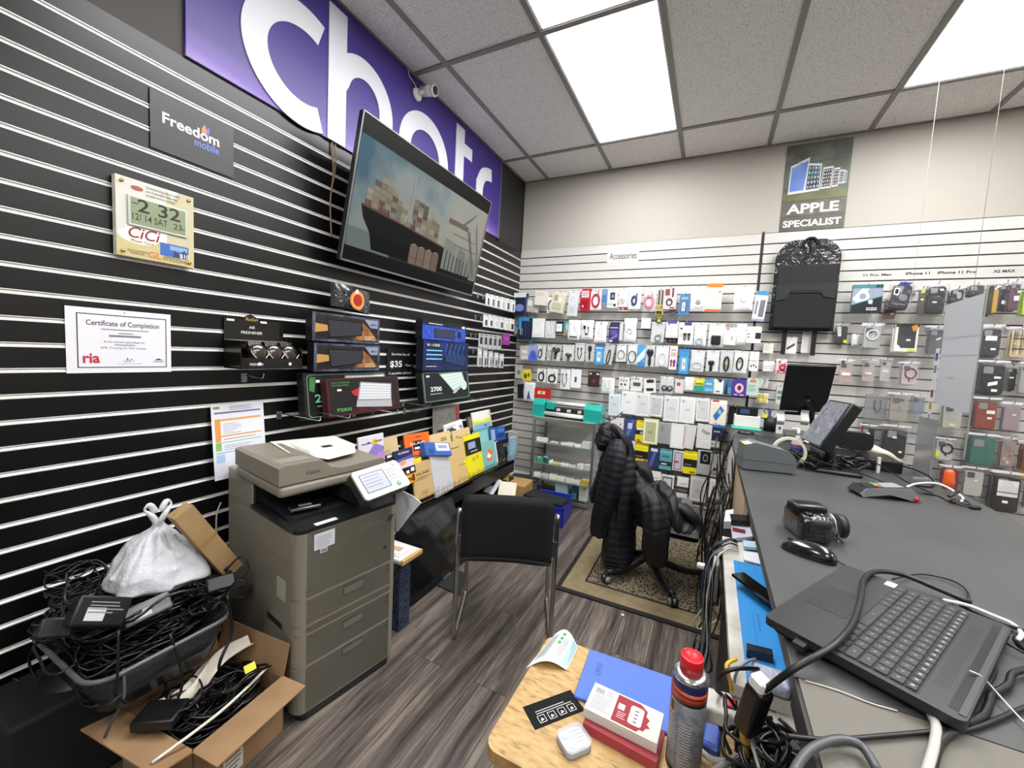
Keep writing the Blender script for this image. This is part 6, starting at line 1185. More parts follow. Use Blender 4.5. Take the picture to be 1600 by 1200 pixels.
b = B(); b.surf(lambda u, v: (.0+.26*u, -.235+.47*v, .385+fz(u, v, 1)*1.0), 22, 22, mat('4a4b4e', .85, bump=(200., .4, .001))); b.surf(lambda u, v: (.26-.26*u, -.235+.47*v, .370-fz(u, v, 1)*.9), 22, 22, mat('18181a', .8)); b.build('seat', oc, label='grey topped seat cushion')
b = B(); b.rbox(-.27, -.16, .45, -.22, .16, .80, .03, mat('18181a', .8), 3); b.box(-.26, -.03, .33, -.235, .03, .5, PL); b.build('backrest', oc)
b = B(); b.bar((-.24, 0, .33), (-.05, 0, .33), .02, PL); b.build('back_support', oc)
def jp(x, y, Y): return ony(900+x/4.8, 650+y/4.8, Y)
NAVY = mat('090a15', .55, bump=(90., .25, .002)); CHAR = mat('0e0e10', .6, bump=(90., .3, .002)); 
jk = thing('puffer_jacket', 'navy quilted puffer jacket with hood hanging over the chair back', 'jacket', (1.36, -1.25, .1))
JI = Matrix.Translation((-1.36, 1.25, -.1))
def jl(name, root, secs, m, **k): b = B(JI); b.loft(secs, m, **k); return b.build(name, root)
Y0 = -1.26
jl('torso', jk, [(jp(335, 175, Y0), .05, .05), (jp(345, 300, Y0), .075, .10), (jp(350, 450, Y0), .085, .12), (jp(335, 650, Y0), .095, .13), (jp(325, 850, Y0), .10, .135), (jp(318, 1000, Y0), .108, .14), (jp(318, 1085, Y0), .10, .13)], NAVY, nu=40, nv=96, puff=.09, npuff=19, fold=.030, seed=1)
jl('sleeve', jk, [(jp(325, 190, Y0-.08), .045, .05), (jp(300, 300, Y0-.12), .062, .06), (jp(275, 450, Y0-.14), .064, .06), (jp(235, 620, Y0-.14), .060, .055), (jp(190, 780, Y0-.13), .056, .05), (jp(168, 890, Y0-.12), .048, .045)], NAVY, nu=30, nv=90, puff=.11, npuff=17, fold=.020, seed=4)
jl('sleeve', jk, [(jp(290, 230, Y0+.06), .04, .05), (jp(235, 340, Y0+.07), .045, .05), (jp(195, 460, Y0+.07), .045, .05), (jp(160, 560, Y0+.07), .044, .045), (jp(142, 640, Y0+.07), .034, .04)], NAVY, nu=26, nv=60, puff=.10, npuff=10, fold=.014, seed=6)
jl('hood', jk, [(jp(275, 65, Y0), .03, .04), (jp(258, 110, Y0), .065, .075), (jp(235, 165, Y0), .078, .09), (jp(222, 215, Y0), .066, .08), (jp(215, 255, Y0), .03, .04)], NAVY, nu=30, nv=40, puff=.08, npuff=5, fold=.03, seed=9)
jl('collar', jk, [(jp(270, 75, Y0-.07), .020, .02), (jp(320, 120, Y0-.09), .026, .03), (jp(365, 190, Y0-.09), .024, .03), (jp(385, 280, Y0-.07), .018, .02)], NAVY, nu=16, nv=30, puff=.05, npuff=5, fold=.006, seed=11)
B(JI).tube([jp(245, 0, -.9), jp(250, 40, -1.1), jp(258, 80, -1.26)], .004, CABLE, 6).build('hanging_loop', jk)
j2 = thing('quilted_jacket', 'charcoal quilted jacket slumped over the office chair seat with one sleeve hanging', 'jacket', (1.36, -1.25, .1))
jl('torso', j2, [(jp(440, 400, -1.22), .03, .05), (jp(470, 520, -1.22), .075, .10), (jp(530, 650, -1.24), .12, .13), (jp(640, 705, -1.27), .09, .18), (jp(740, 755, -1.29), .07, .18), (jp(840, 800, -1.29), .05, .17), (jp(915, 860, -1.29), .02, .13)], CHAR, nu=40, nv=80, puff=.07, npuff=13, fold=.045, seed=21)
jl('sleeve', j2, [(jp(470, 560, -1.36), .05, .06), (jp(560, 640, -1.42), .07, .07), (jp(595, 760, -1.45), .070, .06), (jp(600, 900, -1.45), .068, .055), (jp(590, 1020, -1.44), .066, .05), (jp(585, 1100, -1.43), .055, .045)], CHAR, nu=30, nv=80, puff=.10, npuff=14, fold=.026, seed=23)
jl('collar', j2, [(jp(440, 380, -1.2), .03, .035), (jp(490, 390, -1.2), .045, .05), (jp(530, 450, -1.2), .04, .05), (jp(545, 540, -1.2), .028, .04)], mat('141313', .65), nu=20, nv=30, puff=.0, fold=.018, seed=27)
jl('lapel', j2, [(jp(590, 580, -1.30), .02, .02), (jp(720, 660, -1.34), .035, .03), (jp(830, 730, -1.36), .035, .03), (jp(915, 830, -1.36), .03, .02), (jp(905, 940, -1.40), .010, .012)], mat('0f0f11', .6), nu=18, nv=40, puff=.03, npuff=6, fold=.014, seed=29)

# ------------------------------------------------------------------ glass shelf unit and cutting plotter
gx0, gx1, gy0, gy1, gh = .405, .985, -.405, -.07, .765
gc = thing('glass_shelf_unit', 'aluminium framed glass shelf unit in the corner with small boxes on its shelves', 'shelf unit', (gx0, gy0, 0))
gw, gd = gx1-gx0, gy1-gy0; AF = mat('a8abab', .3, .9)
for x in (0, gw-.022):
    for y in (0, gd-.022): B().box(x, y, 0, x+.022, y+.022, gh, AF).build('post', gc)
b = B(); b.box(.022, .002, gh-.032, gw-.022, .020, gh-.002, AF); b.build('top_rail', gc); B().box(0, 0, gh-.004, gw, gd, gh+.002, mat('c5cac8', .2, .5)).build('top_panel', gc)
for y in (.002, gd-.02): B().box(.022, y, .02, gw-.022, y+.018, .045, AF).build('bottom_rail', gc)
for x in (.002, gw-.02): B().box(x, .022, gh-.032, x+.018, gd-.022, gh-.004, AF).build('side_rail', gc)
GL = film('green_edged_glass', 1., 0., .001, .05, .4, .10); GE = mat('6b8a7d', .2)
for z in (.205, .345, .535):
    s_ = B(); s_.box(.01, .01, z-.006, gw-.01, gd-.01, z, GL); so = s_.build('glass_shelf', gc); B().box(.010, .008, z-.007, gw-.010, .0105, z+.0005, GE).build('shelf_edge', so)
B().box(.01, gd-.012, .05, gw-.01, gd-.008, gh-.03, film('frosted_back_glass', 1., 0., .001, .05, .3, .30)).build('back_glass', gc)
rr = random.Random(12)
def shelfbox(x, z, sx, sy, sz, col, label, rz=0., tilt=0., y=.06):
    M = Matrix.Translation((gx0+x, gy0+y, z)) @ RZ(rz) @ RY(tilt); o = thing('small_box', label, 'box', M)
    B().rbox(-sx/2, -sy/2, 0, sx/2, sy/2, sz, .002, mat(col, .5), 1).build('carton', o); B().quad(-sx*.3, -sy*.3, sx*.3, sy*.1, sz+.0006, mat('b9b7b2' if col[0] > 'c' else 'e4e2de')).build('top_print', o)
W1 = 'dedcd6'
sp_ = [(.08, .538, .10, .05, .035, 'e4e6e8', 'long white box at the left of the top glass shelf', .1), (.20, .538, .07, .05, .014, 'cfcab4', 'flat cream pack left of centre on the top glass shelf', -.3), (.29, .538, .06, .06, .018, 'dad7c8', 'crumpled pale pack in the middle of the top glass shelf', .4), (.35, .538, .06, .05, .026, 'e9e9e6', 'small white box right of centre on the top glass shelf', -.2), (.42, .538, .06, .06, .022, 'e2e2e0', 'white packet beside the tall pale stack on the top glass shelf', .3), (.50, .538, .075, .06, .055, 'c9d2d4', 'pale stack at the right end of the top glass shelf', .0),
       (.07, .348, .07, .06, .040, '2f8f74', 'green box at the left of the middle glass shelf', .5), (.13, .348, .09, .05, .05, '2a6a58', 'dark green tilted box on the middle glass shelf', -.5), (.17, .348, .05, .035, .03, 'e4e2dc', 'white packet leaning on the dark green box', .7), (.23, .348, .07, .05, .016, 'd9cf8e', 'flat yellowish pack on the middle glass shelf', -.15), (.31, .348, .07, .05, .020, 'dedede', 'flat white pack in the middle of the middle glass shelf', .1), (.38, .348, .06, .05, .016, 'd2d2ce', 'flat grey-white pack on the middle glass shelf', .2), (.46, .348, .05, .06, .04, 'e6e6e2', 'white box leaning right of centre on the middle glass shelf', -.4), (.52, .348, .05, .06, .045, 'dcdcd8', 'white box at the right end of the middle glass shelf', -.6),
       (.05, .208, .06, .06, .034, 'dedcd8', 'white box at the left end of the lowest glass shelf', .2), (.13, .208, .08, .06, .030, 'd0cdc6', 'grey white box second from left on the lowest glass shelf', -.3), (.21, .208, .07, .06, .040, 'e2dccb', 'cream box third on the lowest glass shelf', .2), (.29, .208, .07, .06, .034, 'e6e4e0', 'white box in the middle of the lowest glass shelf', -.1), (.37, .208, .07, .06, .032, 'dad8d2', 'pale box right of centre on the lowest glass shelf', .15), (.44, .208, .06, .06, .030, 'e4e0d2', 'cream box beside the yellow box on the lowest glass shelf', -.2), (.51, .208, .07, .06, .050, 'c9ad3a', 'golden yellow box at the right end of the lowest glass shelf', .05)]
for a in sp_: shelfbox(a[0], a[1]-.0025, *a[2:6], a[6], a[7])
for x, c_, lb, sx in ((.29, 'a8d0d8', 'pale aqua pack on the floor of the glass unit', .12), (.41, '1f4f7a', 'blue and green pack on the floor of the glass unit', .05), (.49, 'dcdad2', 'white carton on the floor of the glass unit', .07)):
    o = thing('upright_box', lb, 'box', (gx0+x, gy0+.10, .047)); B().rbox(-sx/2, -.03, 0, sx/2, .03, .15, .002, mat(c_, .4), 1).build('carton', o)
    if sx == .05: B().quad(-.02, .0, .02, .06, 0, mat('3f9c4a')).build('print', o) if False else B(M2).quad(-.022, .005, .022, .06, .0305, mat('3f9c4a', .4)).build('green_panel', o)
TEAL = mat('17a597', .35)
pl_ = thing('cutting_plotter', 'teal and silver vinyl cutting machine on top of the glass shelf unit', 'machine', (gx0-.025, gy0+.03, gh+.002))
def endcap(x0, x1, h): 
    P = [(0, 0), (.16, 0), (.16, h*.75), (.11, h), (.04, h), (0, h*.7)]; b = B(Matrix(((0, 0, 1, 0), (1, 0, 0, 0), (0, 1, 0, 0), (0, 0, 0, 1)))); b.prism(P, x0, x1, TEAL); return b
endcap(0, .115, .155).build('left_housing', pl_); rh = endcap(.485, .635, .155); rh.build('right_housing', pl_)
B().box(.53, .045, .1552, .60, .09, .157, BLK).build('keypad', pl_); B().rbox(.12, .02, .07, .20, .12, .14, .01, TEAL, 2).build('carriage', pl_)
b = B(); b.bar((.10, .02, .035), (.50, .02, .035), .018, ALU, 12); b.build('front_roller', pl_); B().bar((.10, .03, .135), (.50, .03, .135), .006, ALU, 8).bar((.10, .10, .135), (.50, .10, .135), .008, ALU, 8).build('guide_rail', pl_); B().box(.10, .05, .0, .50, .15, .09, mat('1c1d20', .4)).build('bed', pl_)
for x in (.22, .32, .42): B().rbox(x, .03, .06, x+.035, .06, .085, .004, mat('c9c9c6', .4), 1).build('pinch_roller', pl_)
B().tube([(.635, .08, .05), (.70, .10, .03), (.74, .14, .06), (.78, .2, .1)], .004, CABLE).build('power_lead', pl_)

# blue bin with a keyboard on it
bm_ = Matrix.Translation((.745, -.72, 0)) @ RZ(.08)
o = thing('storage_bin', 'blue plastic bin on the floor in front of the glass shelf unit', 'bin', bm_)
BL = mat('2230a8', .35)
b = B(); 
for a in ((-.13, -.15, 0, .13, .15, .01), (-.14, -.16, .005, -.13, .16, .165), (.13, -.16, .005, .14, .16, .165), (-.14, -.16, .005, .14, -.15, .165), (-.14, .15, .005, .14, .16, .165)): b.box(*a, BL)
b.build('bin_body', o); B().box(-.148, -.168, .150, .148, -.158, .166, BL).box(-.148, .158, .150, .148, .168, .166, BL).build('rim', o)
b = B(); K4 = [onz(*q, .185) for q in ((817, 773), (831, 762), (895, 777), (877, 790))]
kc = (K4[0]+K4[2])/2; ku = (K4[3]-K4[0]); KM = frame((K4[0].x, K4[0].y, .170), ku, K4[1]-K4[0]); kw, kh = ku.length, .175
o = thing('computer_keyboard', 'black computer keyboard lying across the blue bin', 'keyboard', KM)
B().rbox(0, 0, 0, kw, kh, .018, .006, mat('141416', .4), 2).build('case', o); b = B(); keys(b, [(0, 0), (kw, 0), (kw, kh), (0, kh)], 6, 20, mat('26272a', .5), mat('0c0c0e', .5), .0185); b.build('keys', o)

# ------------------------------------------------------------------ pile of chargers at the lower left
def tangle(b, c, rx, ry, z0, z1, n, r, seed, m=CABLE, loops=1.6):
    rr = random.Random(seed)
    for i in range(n):
        cx_, cy_ = c[0]+rr.uniform(-1, 1)*rx*.55, c[1]+rr.uniform(-1, 1)*ry*.55; rad = rr.uniform(.35, .8)*min(rx, ry); P = []; z = rr.uniform(z0, z1); ph = rr.uniform(0, 6.28); tl_ = rr.uniform(-.5, .5); el = rr.uniform(.5, 1.5)
        for k in range(rr.randint(9, 18)):
            a = ph+k*loops*.42; q = rad*(1+rr.uniform(-.25, .25)); x = min(max(cx_+q*math.cos(a)*el, c[0]-rx), c[0]+rx); y = min(max(cy_+q*math.sin(a), c[1]-ry), c[1]+ry)
            P.append((x, y, min(max(z+tl_*q*math.cos(a)+rr.uniform(-.012, .012), z0), z1+.05)))
        b.tube(P, r*rr.uniform(.7, 1.25), m, 5, sm=3)
DKC = mat('101013', .25)
sp2 = thing('floor_speaker', 'black speaker cabinet on the floor under the tub of cables', 'speaker', (.24, -3.27, 0))
B().rbox(-.20, -.20, 0, .035, .20, .290, .012, mat('08080a', .8), 2).build('cabinet', sp2); B().cyl((-.08, -.02, .290), (-.08, -.02, .292), .09, .09, BLK).build('grille', sp2)
tb = thing('plastic_tub', 'grey translucent plastic tub heaped with black chargers beside the photocopier', 'tub', (.25, -3.20, .294))
TUBM = mat('303336', .2, alpha=.72)
def tubsurf(b, x0, y0, x1, y1, z0, z1, m, flare=.03, t=.004):
    n = 40
    def ring(s_, z): P = rrect(x0+flare*(1-s_)-.0, y0+flare*(1-s_), x1-flare*(1-s_), y1-flare*(1-s_), .06, 5); return [(p[0], p[1], z) for p in P]
    A_, B_ = ring(0, z0), ring(1, z1); N_ = len(A_); V = A_+B_+[(p[0]*.98, p[1]*.98, p[2]) for p in B_]+[(p[0]*.97, p[1]*.97, p[2]+.004) for p in A_]
    F = [tuple(range(N_-1, -1, -1))]
    for k in range(3):
        for j in range(N_): F.append((k*N_+j, k*N_+(j+1) % N_, (k+1)*N_+(j+1) % N_, (k+1)*N_+j))
    F.append(tuple(3*N_+j for j in range(N_))); b.add(V, F, m, True)
b = B(); tubsurf(b, -.20, -.165, .215, .185, 0, .125, TUBM); b.build('tub_body', tb)
b = B(); P = rrect(-.205, -.17, .22, .19, .062, 5); b.tube([(p[0], p[1], .125) for p in P], .007, mat('54585c', .25), 6, True, 1); b.build('rim', tb)
b = B(); P = B(); b.cyl((.212, -.12, .06), (.2165, -.12, .06), .010, .010, mat('c4c8cc')); b.build('price_dot', tb) if False else None
b = B(); tangle(b, (.25, -3.19), .185, .155, .32, .43, 46, .0035, 2); tangle(b, (.24, -3.19), .17, .155, .40, .50, 34, .0038, 3, DKC); tangle(b, (.18, -3.12), .14, .12, .48, .56, 14, .003, 8); tangle(b, (.20, -3.33), .14, .07, .42, .54, 12, .0035, 15); tangle(b, (.38, -3.04), .08, .07, .44, .52, 8, .003, 16); tangle(b, (.12, -3.28), .08, .10, .50, .60, 7, .0028, 17)
b.build('cable_heap', label='heap of tangled black charger cables filling the grey tub', cat='cables', kind='stuff')
def adapter(M, sx, sy, sz, label, lab=True, cord=None, col='131315'):
    o = thing('power_adapter', label, 'power adapter', M); B().rbox(-sx/2, -sy/2, 0, sx/2, sy/2, sz, .006, mat(col, .4), 2).build('case', o)
    if lab: b = B(); b.quad(-sx*.30, -sy*.32, sx*.05, sy*.1, sz+.0006, mat('c9cacc')); b.lines(-sx*.28, sy*.30, sx*.38, 4, sy*.11, sy*.04, mat('8a8b8e'), sz+.0006); b.build('rating_label', o)
    if cord: B().tube(cord, .003, CABLE, 6).build('cord', o)
    return o
p = onx(148, 957, .36); adapter(frame((.36, p.y, p.z), (0, .85, -.52), (-.35, .45, .7)), .125, .075, .035, 'large black power adapter with a white barcode label on the cable heap', True, [(-.06, 0, .02), (-.09, .03, .02), (-.08, .08, -.02)])
p = onx(92, 985, .32); adapter(frame((.30, p.y, p.z), (.3, .8, -.3), (-.3, .3, .7)), .07, .05, .03, 'small round-edged black adapter at the left end of the tub', False, [(.03, 0, .01), (.06, .03, .0), (.05, .07, -.03)])
p = onx(240, 955, .40); adapter(frame((.36, p.y, p.z-.01), (.1, .95, .1), (-.5, 0, .7)), .11, .05, .02, 'flat grey adapter lying in the middle of the cable heap', True, None, '707276')
p = onx(360, 905, .42); adapter(frame((.40, p.y-.02, p.z-.02), (.3, .8, 0), (-.6, .2, .5)), .08, .05, .03, 'black adapter with a coiled lead at the right end of the heap', False, [(.04, 0, .01), (.08, .02, .03), (.06, .06, .05), (.02, .05, .0)])
b = B(); 
for k in range(3): b.tube([(.42, -3.05+.01*k, .46), (.45, -3.0, .50+.01*k), (.47, -2.965, .49), (.46, -2.97, .455+.01*k), (.43, -3.0, .45)], .003, CABLE, 5)
b.build('coiled_lead', label='small coil of black lead against the copier side above the tub', cat='cable')
def fall(P, r, m, label, name='hanging_cable'): return B().tube(P, r, m, 6).build(name, label=label, cat='cable')
fall([onx(20, 1060, .05), onx(60, 1075, .10), onx(45, 1030, .06), onx(70, 995, .12), onx(110, 985, .2)], .0035, CABLE, 'black lead looping over the left end of the tub against the wall')
fall([onx(110, 920, .10), onx(105, 895, .06), onx(150, 875, .05), onx(175, 900, .10), onx(170, 940, .2)], .003, CABLE, 'thin black lead arching above the heap left of the white bag')
fall([onx(185, 985, .46), onx(184, 1050, .49), onx(180, 1085, .49), onx(200, 1100, .50), onx(170, 1105, .50), onx(190, 1085, .50)], .0035, CABLE, 'black lead hanging in a knot over the front of the tub')
fall([onx(265, 990, .46), onx(285, 1060, .50), onx(270, 1110, .50), onx(250, 1150, .45), onx(230, 1180, .45)], .004, CABLE, 'thick black lead dropping from the tub into the carton')
fall([onx(355, 930, .46), onx(362, 985, .48), onx(345, 1030, .50), onx(342, 1045, .50)], .005, CABLE, 'black lead hanging beside the copier into the carton')
fall([onx(70, 1098, .02), onx(55, 1140, .02), onx(0, 1175, .02), onx(-30, 1185, .02)], .003, mat('a9a9a6', .5), 'pale grey lead along the black wall at the lower left')
fall([onx(340, 870, .03), onx(338, 810, .03), onx(345, 785, .03)], .003, mat('c9c8c4', .5), 'pale lead coming out behind the photocopier')
b = B(); b.tube([(.462, -3.30, .425), (.488, -3.31, .36), (.480, -3.335, .30), (.475, -3.345, .27)], .004, mat('4a4b4e')); b.build('plug_lead', label='grey lead with a yellow tipped plug hanging below the tub', cat='cable')
# tied white carrier bag
wb = thing('carrier_bag', 'tied white plastic carrier bag full of things on top of the cable heap', 'plastic bag', (.25, -3.11, .50))
BAG = mat('dadde2', .35, alpha=.93, bump=(22., 1., .012), coat=.3)
def bagf(u, v):
    a = 2*PI*u; r0 = [(0, .0), (.02, .75), (.12, 1.), (.35, .92), (.6, .62), (.8, .33), (.88, .14), (.92, .10), (1., .13)]
    for i in range(len(r0)-1):
        if r0[i][0] <= v <= r0[i+1][0]: t = (v-r0[i][0])/(r0[i+1][0]-r0[i][0]); rad = r0[i][1]*(1-t)+r0[i+1][1]*t; break
    sq = 1/max(abs(math.cos(a)), abs(math.sin(a)))**.55
    pl = 1+.10*math.sin(11*a+3*v)*v+.05*math.sin(23*a)*v+.10*noise.noise(Vector((math.cos(a)*2, math.sin(a)*2, v*4)))
    return (rad*.095*sq*pl*math.cos(a), rad*.125*sq*pl*math.sin(a), .235*v+.02*noise.noise(Vector((a, v*5, 3)))-.02*(1-v)*math.sin(a))
b = B(Matrix.Translation((0, -.02, 0))); b.surf(bagf, 72, 44, BAG, cu=True); b.build('bag_body', wb)
for s_ in (-1, 1): B(Matrix.Translation((0, -.02, .22))).tube([(0, s_*.004, 0), (.004, s_*.018, .03), (.0, s_*.035, .055), (.0, s_*.022, .068), (0, s_*.008, .04)], lambda t: .0065+.003*math.sin(9*t), BAG, 8).build('bag_handle', wb)
# cardboard lid leaning on the copier
a1, a2, a3, a4 = onx(293, 797, .35), onx(375, 885, .35), onx(355, 905, .35), onx(272, 812, .35)
LM = frame(a4, a3-a4, a1-a4); lw_, lh_ = (a3-a4).length, (a1-a4).length+.02
o = thing('cardboard_lid', 'long brown cardboard box standing aslant between the white bag and the copier', 'box', LM)
CB = mat('a88a60', .75, vary=('9c7e55', 12.)); B().box(0, 0, -.05, lw_, lh_, 0, CB).build('carton', o); B().box(lw_*.42, -.001, -.05, lw_*.46, lh_+.001, .0008, mat('a87d46')).build('tape', o)
# open carton with cables
CBX = mat('9a7a58', .8, vary=('8e6f4e', 10.)); CBI = mat('8f6a42', .85)
cx0, cx1, cy0, cy1, cz = .30, .625, -3.24, -2.955, .200
BXM = Matrix.Translation(((cx0+cx1)/2, (cy0+cy1)/2, 0)) @ RZ(.10)
bx = thing('open_carton', 'open brown cardboard carton of black cables on the floor in front of the copier', 'box', BXM)
hw, hd = (cx1-cx0)/2, (cy1-cy0)/2
B().box(-hw, -hd, 0, hw, hd, .004, CBX).build('carton_bottom', bx)
for a in ((-hw, -hd, 0, hw, -hd+.005, cz), (-hw, hd-.005, 0, hw, hd, cz), (-hw, -hd, 0, -hw+.005, hd, cz), (hw-.005, -hd, 0, hw, hd, cz)): B().box(*a, CBX).build('carton_wall', bx)
def flap(p0, p1, off, name='flap'):
    b = B(); p0, p1, off = Vector(p0), Vector(p1), Vector(off); n_ = (p1-p0).cross(off).normalized()*.004; V = [p0, p1, p1+off*.98, p0+off*1.0]; b.add([tuple(v) for v in V]+[tuple(v+n_) for v in V], [(3, 2, 1, 0), (4, 5, 6, 7), (0, 1, 5, 4), (1, 2, 6, 5), (2, 3, 7, 6), (3, 0, 4, 7)], CBX); b.build(name, bx)
flap((hw, -hd, cz), (hw, hd, cz), (.10, 0, .0)); flap((-hw, -hd, cz), (-hw, hd, cz), (-.03, 0, .10)); flap((-hw, hd, cz), (hw, hd, cz), (.0, .025, .10)); flap((-hw, -hd, cz), (hw, -hd, cz), (.0, -.09, .02))
b = B(Matrix(((0, 0, 1, hw), (1, 0, 0, 0), (0, 1, 0, 0), (0, 0, 0, 1)))); b.quad(-.06, .02, .0, .12, .0008, mat('cfc9bd')); b.lines(-.055, .11, -.005, 6, .014, .005, mat('55524c'), .0012); b.build('shipping_label', bx)
b = B(); ccx, ccy = (cx0+cx1)/2, (cy0+cy1)/2; tangle(b, (ccx, ccy), .14, .12, .03, .19, 44, .0036, 31); tangle(b, (ccx+.01, ccy), .13, .12, .16, .235, 26, .004, 32, DKC)
b.build('cable_heap', label='tangled black cables filling the open brown carton', cat='cables', kind='stuff')
b = B(); b.surf(lambda u, v: (ccx-.06+.06*u+.02*math.sin(7*v), ccy-.11+.25*v, .215+.05*v+.012*math.sin(9*u+5*v)+.02*math.sin(PI*u)), 10, 20, mat('d8cfc0', .6, bump=(30., .8, .01))); b.build('crumpled_paper', label='crumpled off white paper wrap standing in the carton of cables', cat='paper')
fall([(ccx+.14, ccy-.20, .22), (ccx+.15, ccy-.05, .235), (ccx+.135, ccy+.06, .245), (ccx+.12, ccy+.12, .25)], .0045, mat('d9d4c8', .5), 'long white cable lying along the front edge of the carton')
o = adapter(Matrix.Translation((ccx+.02, ccy-.13, .225)) @ RZ(.6), .11, .08, .03, 'black adapter lying over the front left edge of the carton', False, [(.05, 0, .015), (.08, .05, .03), (.02, .12, .03), (-.03, .09, .02)])
o = thing('yellow_tag', 'small bright yellow tag among the cables in the carton', 'tag', frame((ccx+.09, ccy+.08, .262), (.3, .9, .1), (-.7, .2, .5))); B().box(-.016, -.012, 0, .016, .012, .003, mat('e0da3a')).build('tag_body', o)
# ------------------------------------------------------------------ counter
CX0, CX1 = 1.985, 2.80
LAM = mat('3d3e3e', .45, bump=(420., .5, .0006), vary=('444545', 5.))
CW = mat('a68d68', .7, vary=('9a8360', 6.))
ct = thing('shop_counter', 'long grey-topped shop counter running to the white wall on the right', 'counter', (CX0, -.03, 0))
B().box(0, -3.0, CT-.028, CX1-CX0, 0, CT, LAM).build('counter_top', ct)
B().box(-.003, -3.0, CT-.030, .002, 0, CT-.0008, mat('4a4946', .5)).build('edge_strip', ct, label='worn grey edge strip')
B().box(.03, -1.95, 0, .05, 0, CT-.028, CW).build('side_panel', ct, label='brown wooden inner panel')
B().box(CX1-CX0-.05, -3.0, 0, CX1-CX0-.03, 0, CT-.028, mat('2b2b2c', .6)).build('front_panel', ct)
for x, y in ((.08, -2.9), (.70, -2.9)): B().box(x, y, 0, x+.04, y+.04, CT-.028, mat('1a1a1b', .5)).build('leg', ct)
B().box(.012, -1.30, .30, .028, -.95, CT-.03, mat('b59a72', .7)).build('loose_board', ct); B().box(.006, -1.86, .45, .022, -1.36, CT-.03, mat('c9b295', .7)).build('loose_board', ct, label='pale worn board')
B().box(.004, -.90, .45, .020, -.45, CT-.03, mat('d9d6cf', .6)).build('paper_sheet', ct)
c2 = thing('counter_extension', 'beige-grey board surface at the near end of the counter below the laptop', 'counter', (CX0, -3.03, 0))
B().box(.002, -.90, CT-.030, CX1-CX0, -.001, CT-.001, mat('67635a', .6, bump=(60., .9, .0015))).build('board_top', c2)
B().box(-.004, -.90, CT-.05, .003, -.001, CT-.003, mat('1c1c1d', .5)).build('edge_band', c2); B().box(.05, -.88, 0, .07, -.02, CT-.03, mat('2b2926', .6)).build('side_panel', c2)
b = B(); b.tube([(.01, -.004, .0005), (.05, -.002, .001), (.09, -.006, .001), (.12, -.003, .0008)], .0012, mat('c9c4b8', .7), 4); che = b.build('chipped_edge', c2); che.location.z = CT
# work desk under the counter
DZ = .68
dk = thing('work_desk', 'narrow white-edged work desk tucked under the counter', 'desk', (1.915, -2.07, 0))
B().box(.0, -.79, DZ-.025, .42, 0, DZ, mat('d8d4cc', .6, vary=('b9b2a6', 9.))).build('desk_top', dk)
B().box(.02, -.77, 0, .04, -.04, DZ-.025, mat('0d0d0e', .6)).build('black_side', dk); B().box(.40, -.77, 0, .42, -.02, DZ-.025, mat('0d0d0e', .6)).build('black_side', dk)
def dflat(pts, z0, th, m, name, label, cat, extra=None):
    P = [onz(x, y, z0) for x, y in pts]; b = B(); V = [(p.x, p.y, z0) for p in P]+[(p.x, p.y, z0+th) for p in P]; n = len(P)
    A = sum(P[i].x*P[(i+1) % n].y-P[(i+1) % n].x*P[i].y for i in range(n)); f = list(range(n)); t = [n+i for i in range(n)]
    if A < 0: f = f[::-1]; t = t[::-1]
    b.add(V, [tuple(f[::-1]), tuple(t)]+[(f[i], f[(i+1) % n], t[(i+1) % n], t[i]) for i in range(n)], m)
    if extra: extra(b)
    return b.build(name, label=label, cat=cat)
MATB = mat('2f8fd6', .5)
mt_ = thing('soldering_mat', 'bright blue silicone repair mat on the desk under the counter', 'mat', (1.944, -2.27, DZ+.0005))
B().box(0, -.57, 0, .34, 0, .004, MATB).build('mat_sheet', mt_)
b = B(); 
for a in ((.012, -.07, .060, -.012), (.012, -.165, .036, -.085), (.040, -.165, .11, -.085), (.03, -.46, .10, -.30), (.04, -.38, .044, -.30)):
    for e in ((a[0], a[1], a[2], a[1]+.0015), (a[0], a[3]-.0015, a[2], a[3]), (a[0], a[1], a[0]+.0015, a[3]), (a[2]-.0015, a[1], a[2], a[3])): b.quad(*e, .0046, mat('1f6cb0', .5))
for i in range(7):
    for j in range(5): b.quad(.055+i*.010, -.245+j*.012, .062+i*.010, -.237+j*.012, .0046, mat('2a7cc4', .5))
b.build('moulded_cells', mt_)
B().prism(ell(.020, -.468, .012, .017, 16), .0045, .008, mat('3f4fb8', .4)).build('oval_pad', mt_)
dflat([(1160, 862), (1187, 866), (1201, 886), (1162, 876)], DZ+.006, .004, mat('dfe4ea', .5), 'label_sheet', 'white label sheet lying on the blue mat', 'paper')
dflat([(1143, 900), (1162, 898), (1213, 935), (1205, 947)], DZ+.03, .008, BLKG, 'black_phone', 'shiny black phone lying across the blue mat edge', 'phone')
dflat([(1142, 823), (1172, 828), (1176, 843), (1144, 846)], DZ+.004, .012, mat('c4c9d6', .4), 'pale_box', 'pale grey box with a red picture at the far end of the desk', 'box')
dflat([(1144, 824), (1164, 828), (1165, 834), (1145, 830)], DZ+.017, .001, mat('7a2430', .4), 'red_picture_card', 'small dark red picture card on the pale grey box', 'card')
dflat([(1133, 808), (1145, 806), (1145, 826), (1130, 826)], DZ+.004, .03, mat('dfe3e6', .4), 'white_box', 'white box at the far corner of the desk', 'box')
dflat([(1140, 810), (1170, 812), (1170, 822), (1142, 820)], DZ+.02, .02, mat('121213', .3), 'black_remote', 'black device with small keys behind the pale grey box', 'device')
dflat([(1160, 848), (1180, 850), (1184, 860), (1162, 858)], DZ+.008, .010, mat('bcd8ee', .3), 'tool_tray', 'white tray with a blue oval at the far end of the mat', 'tray')
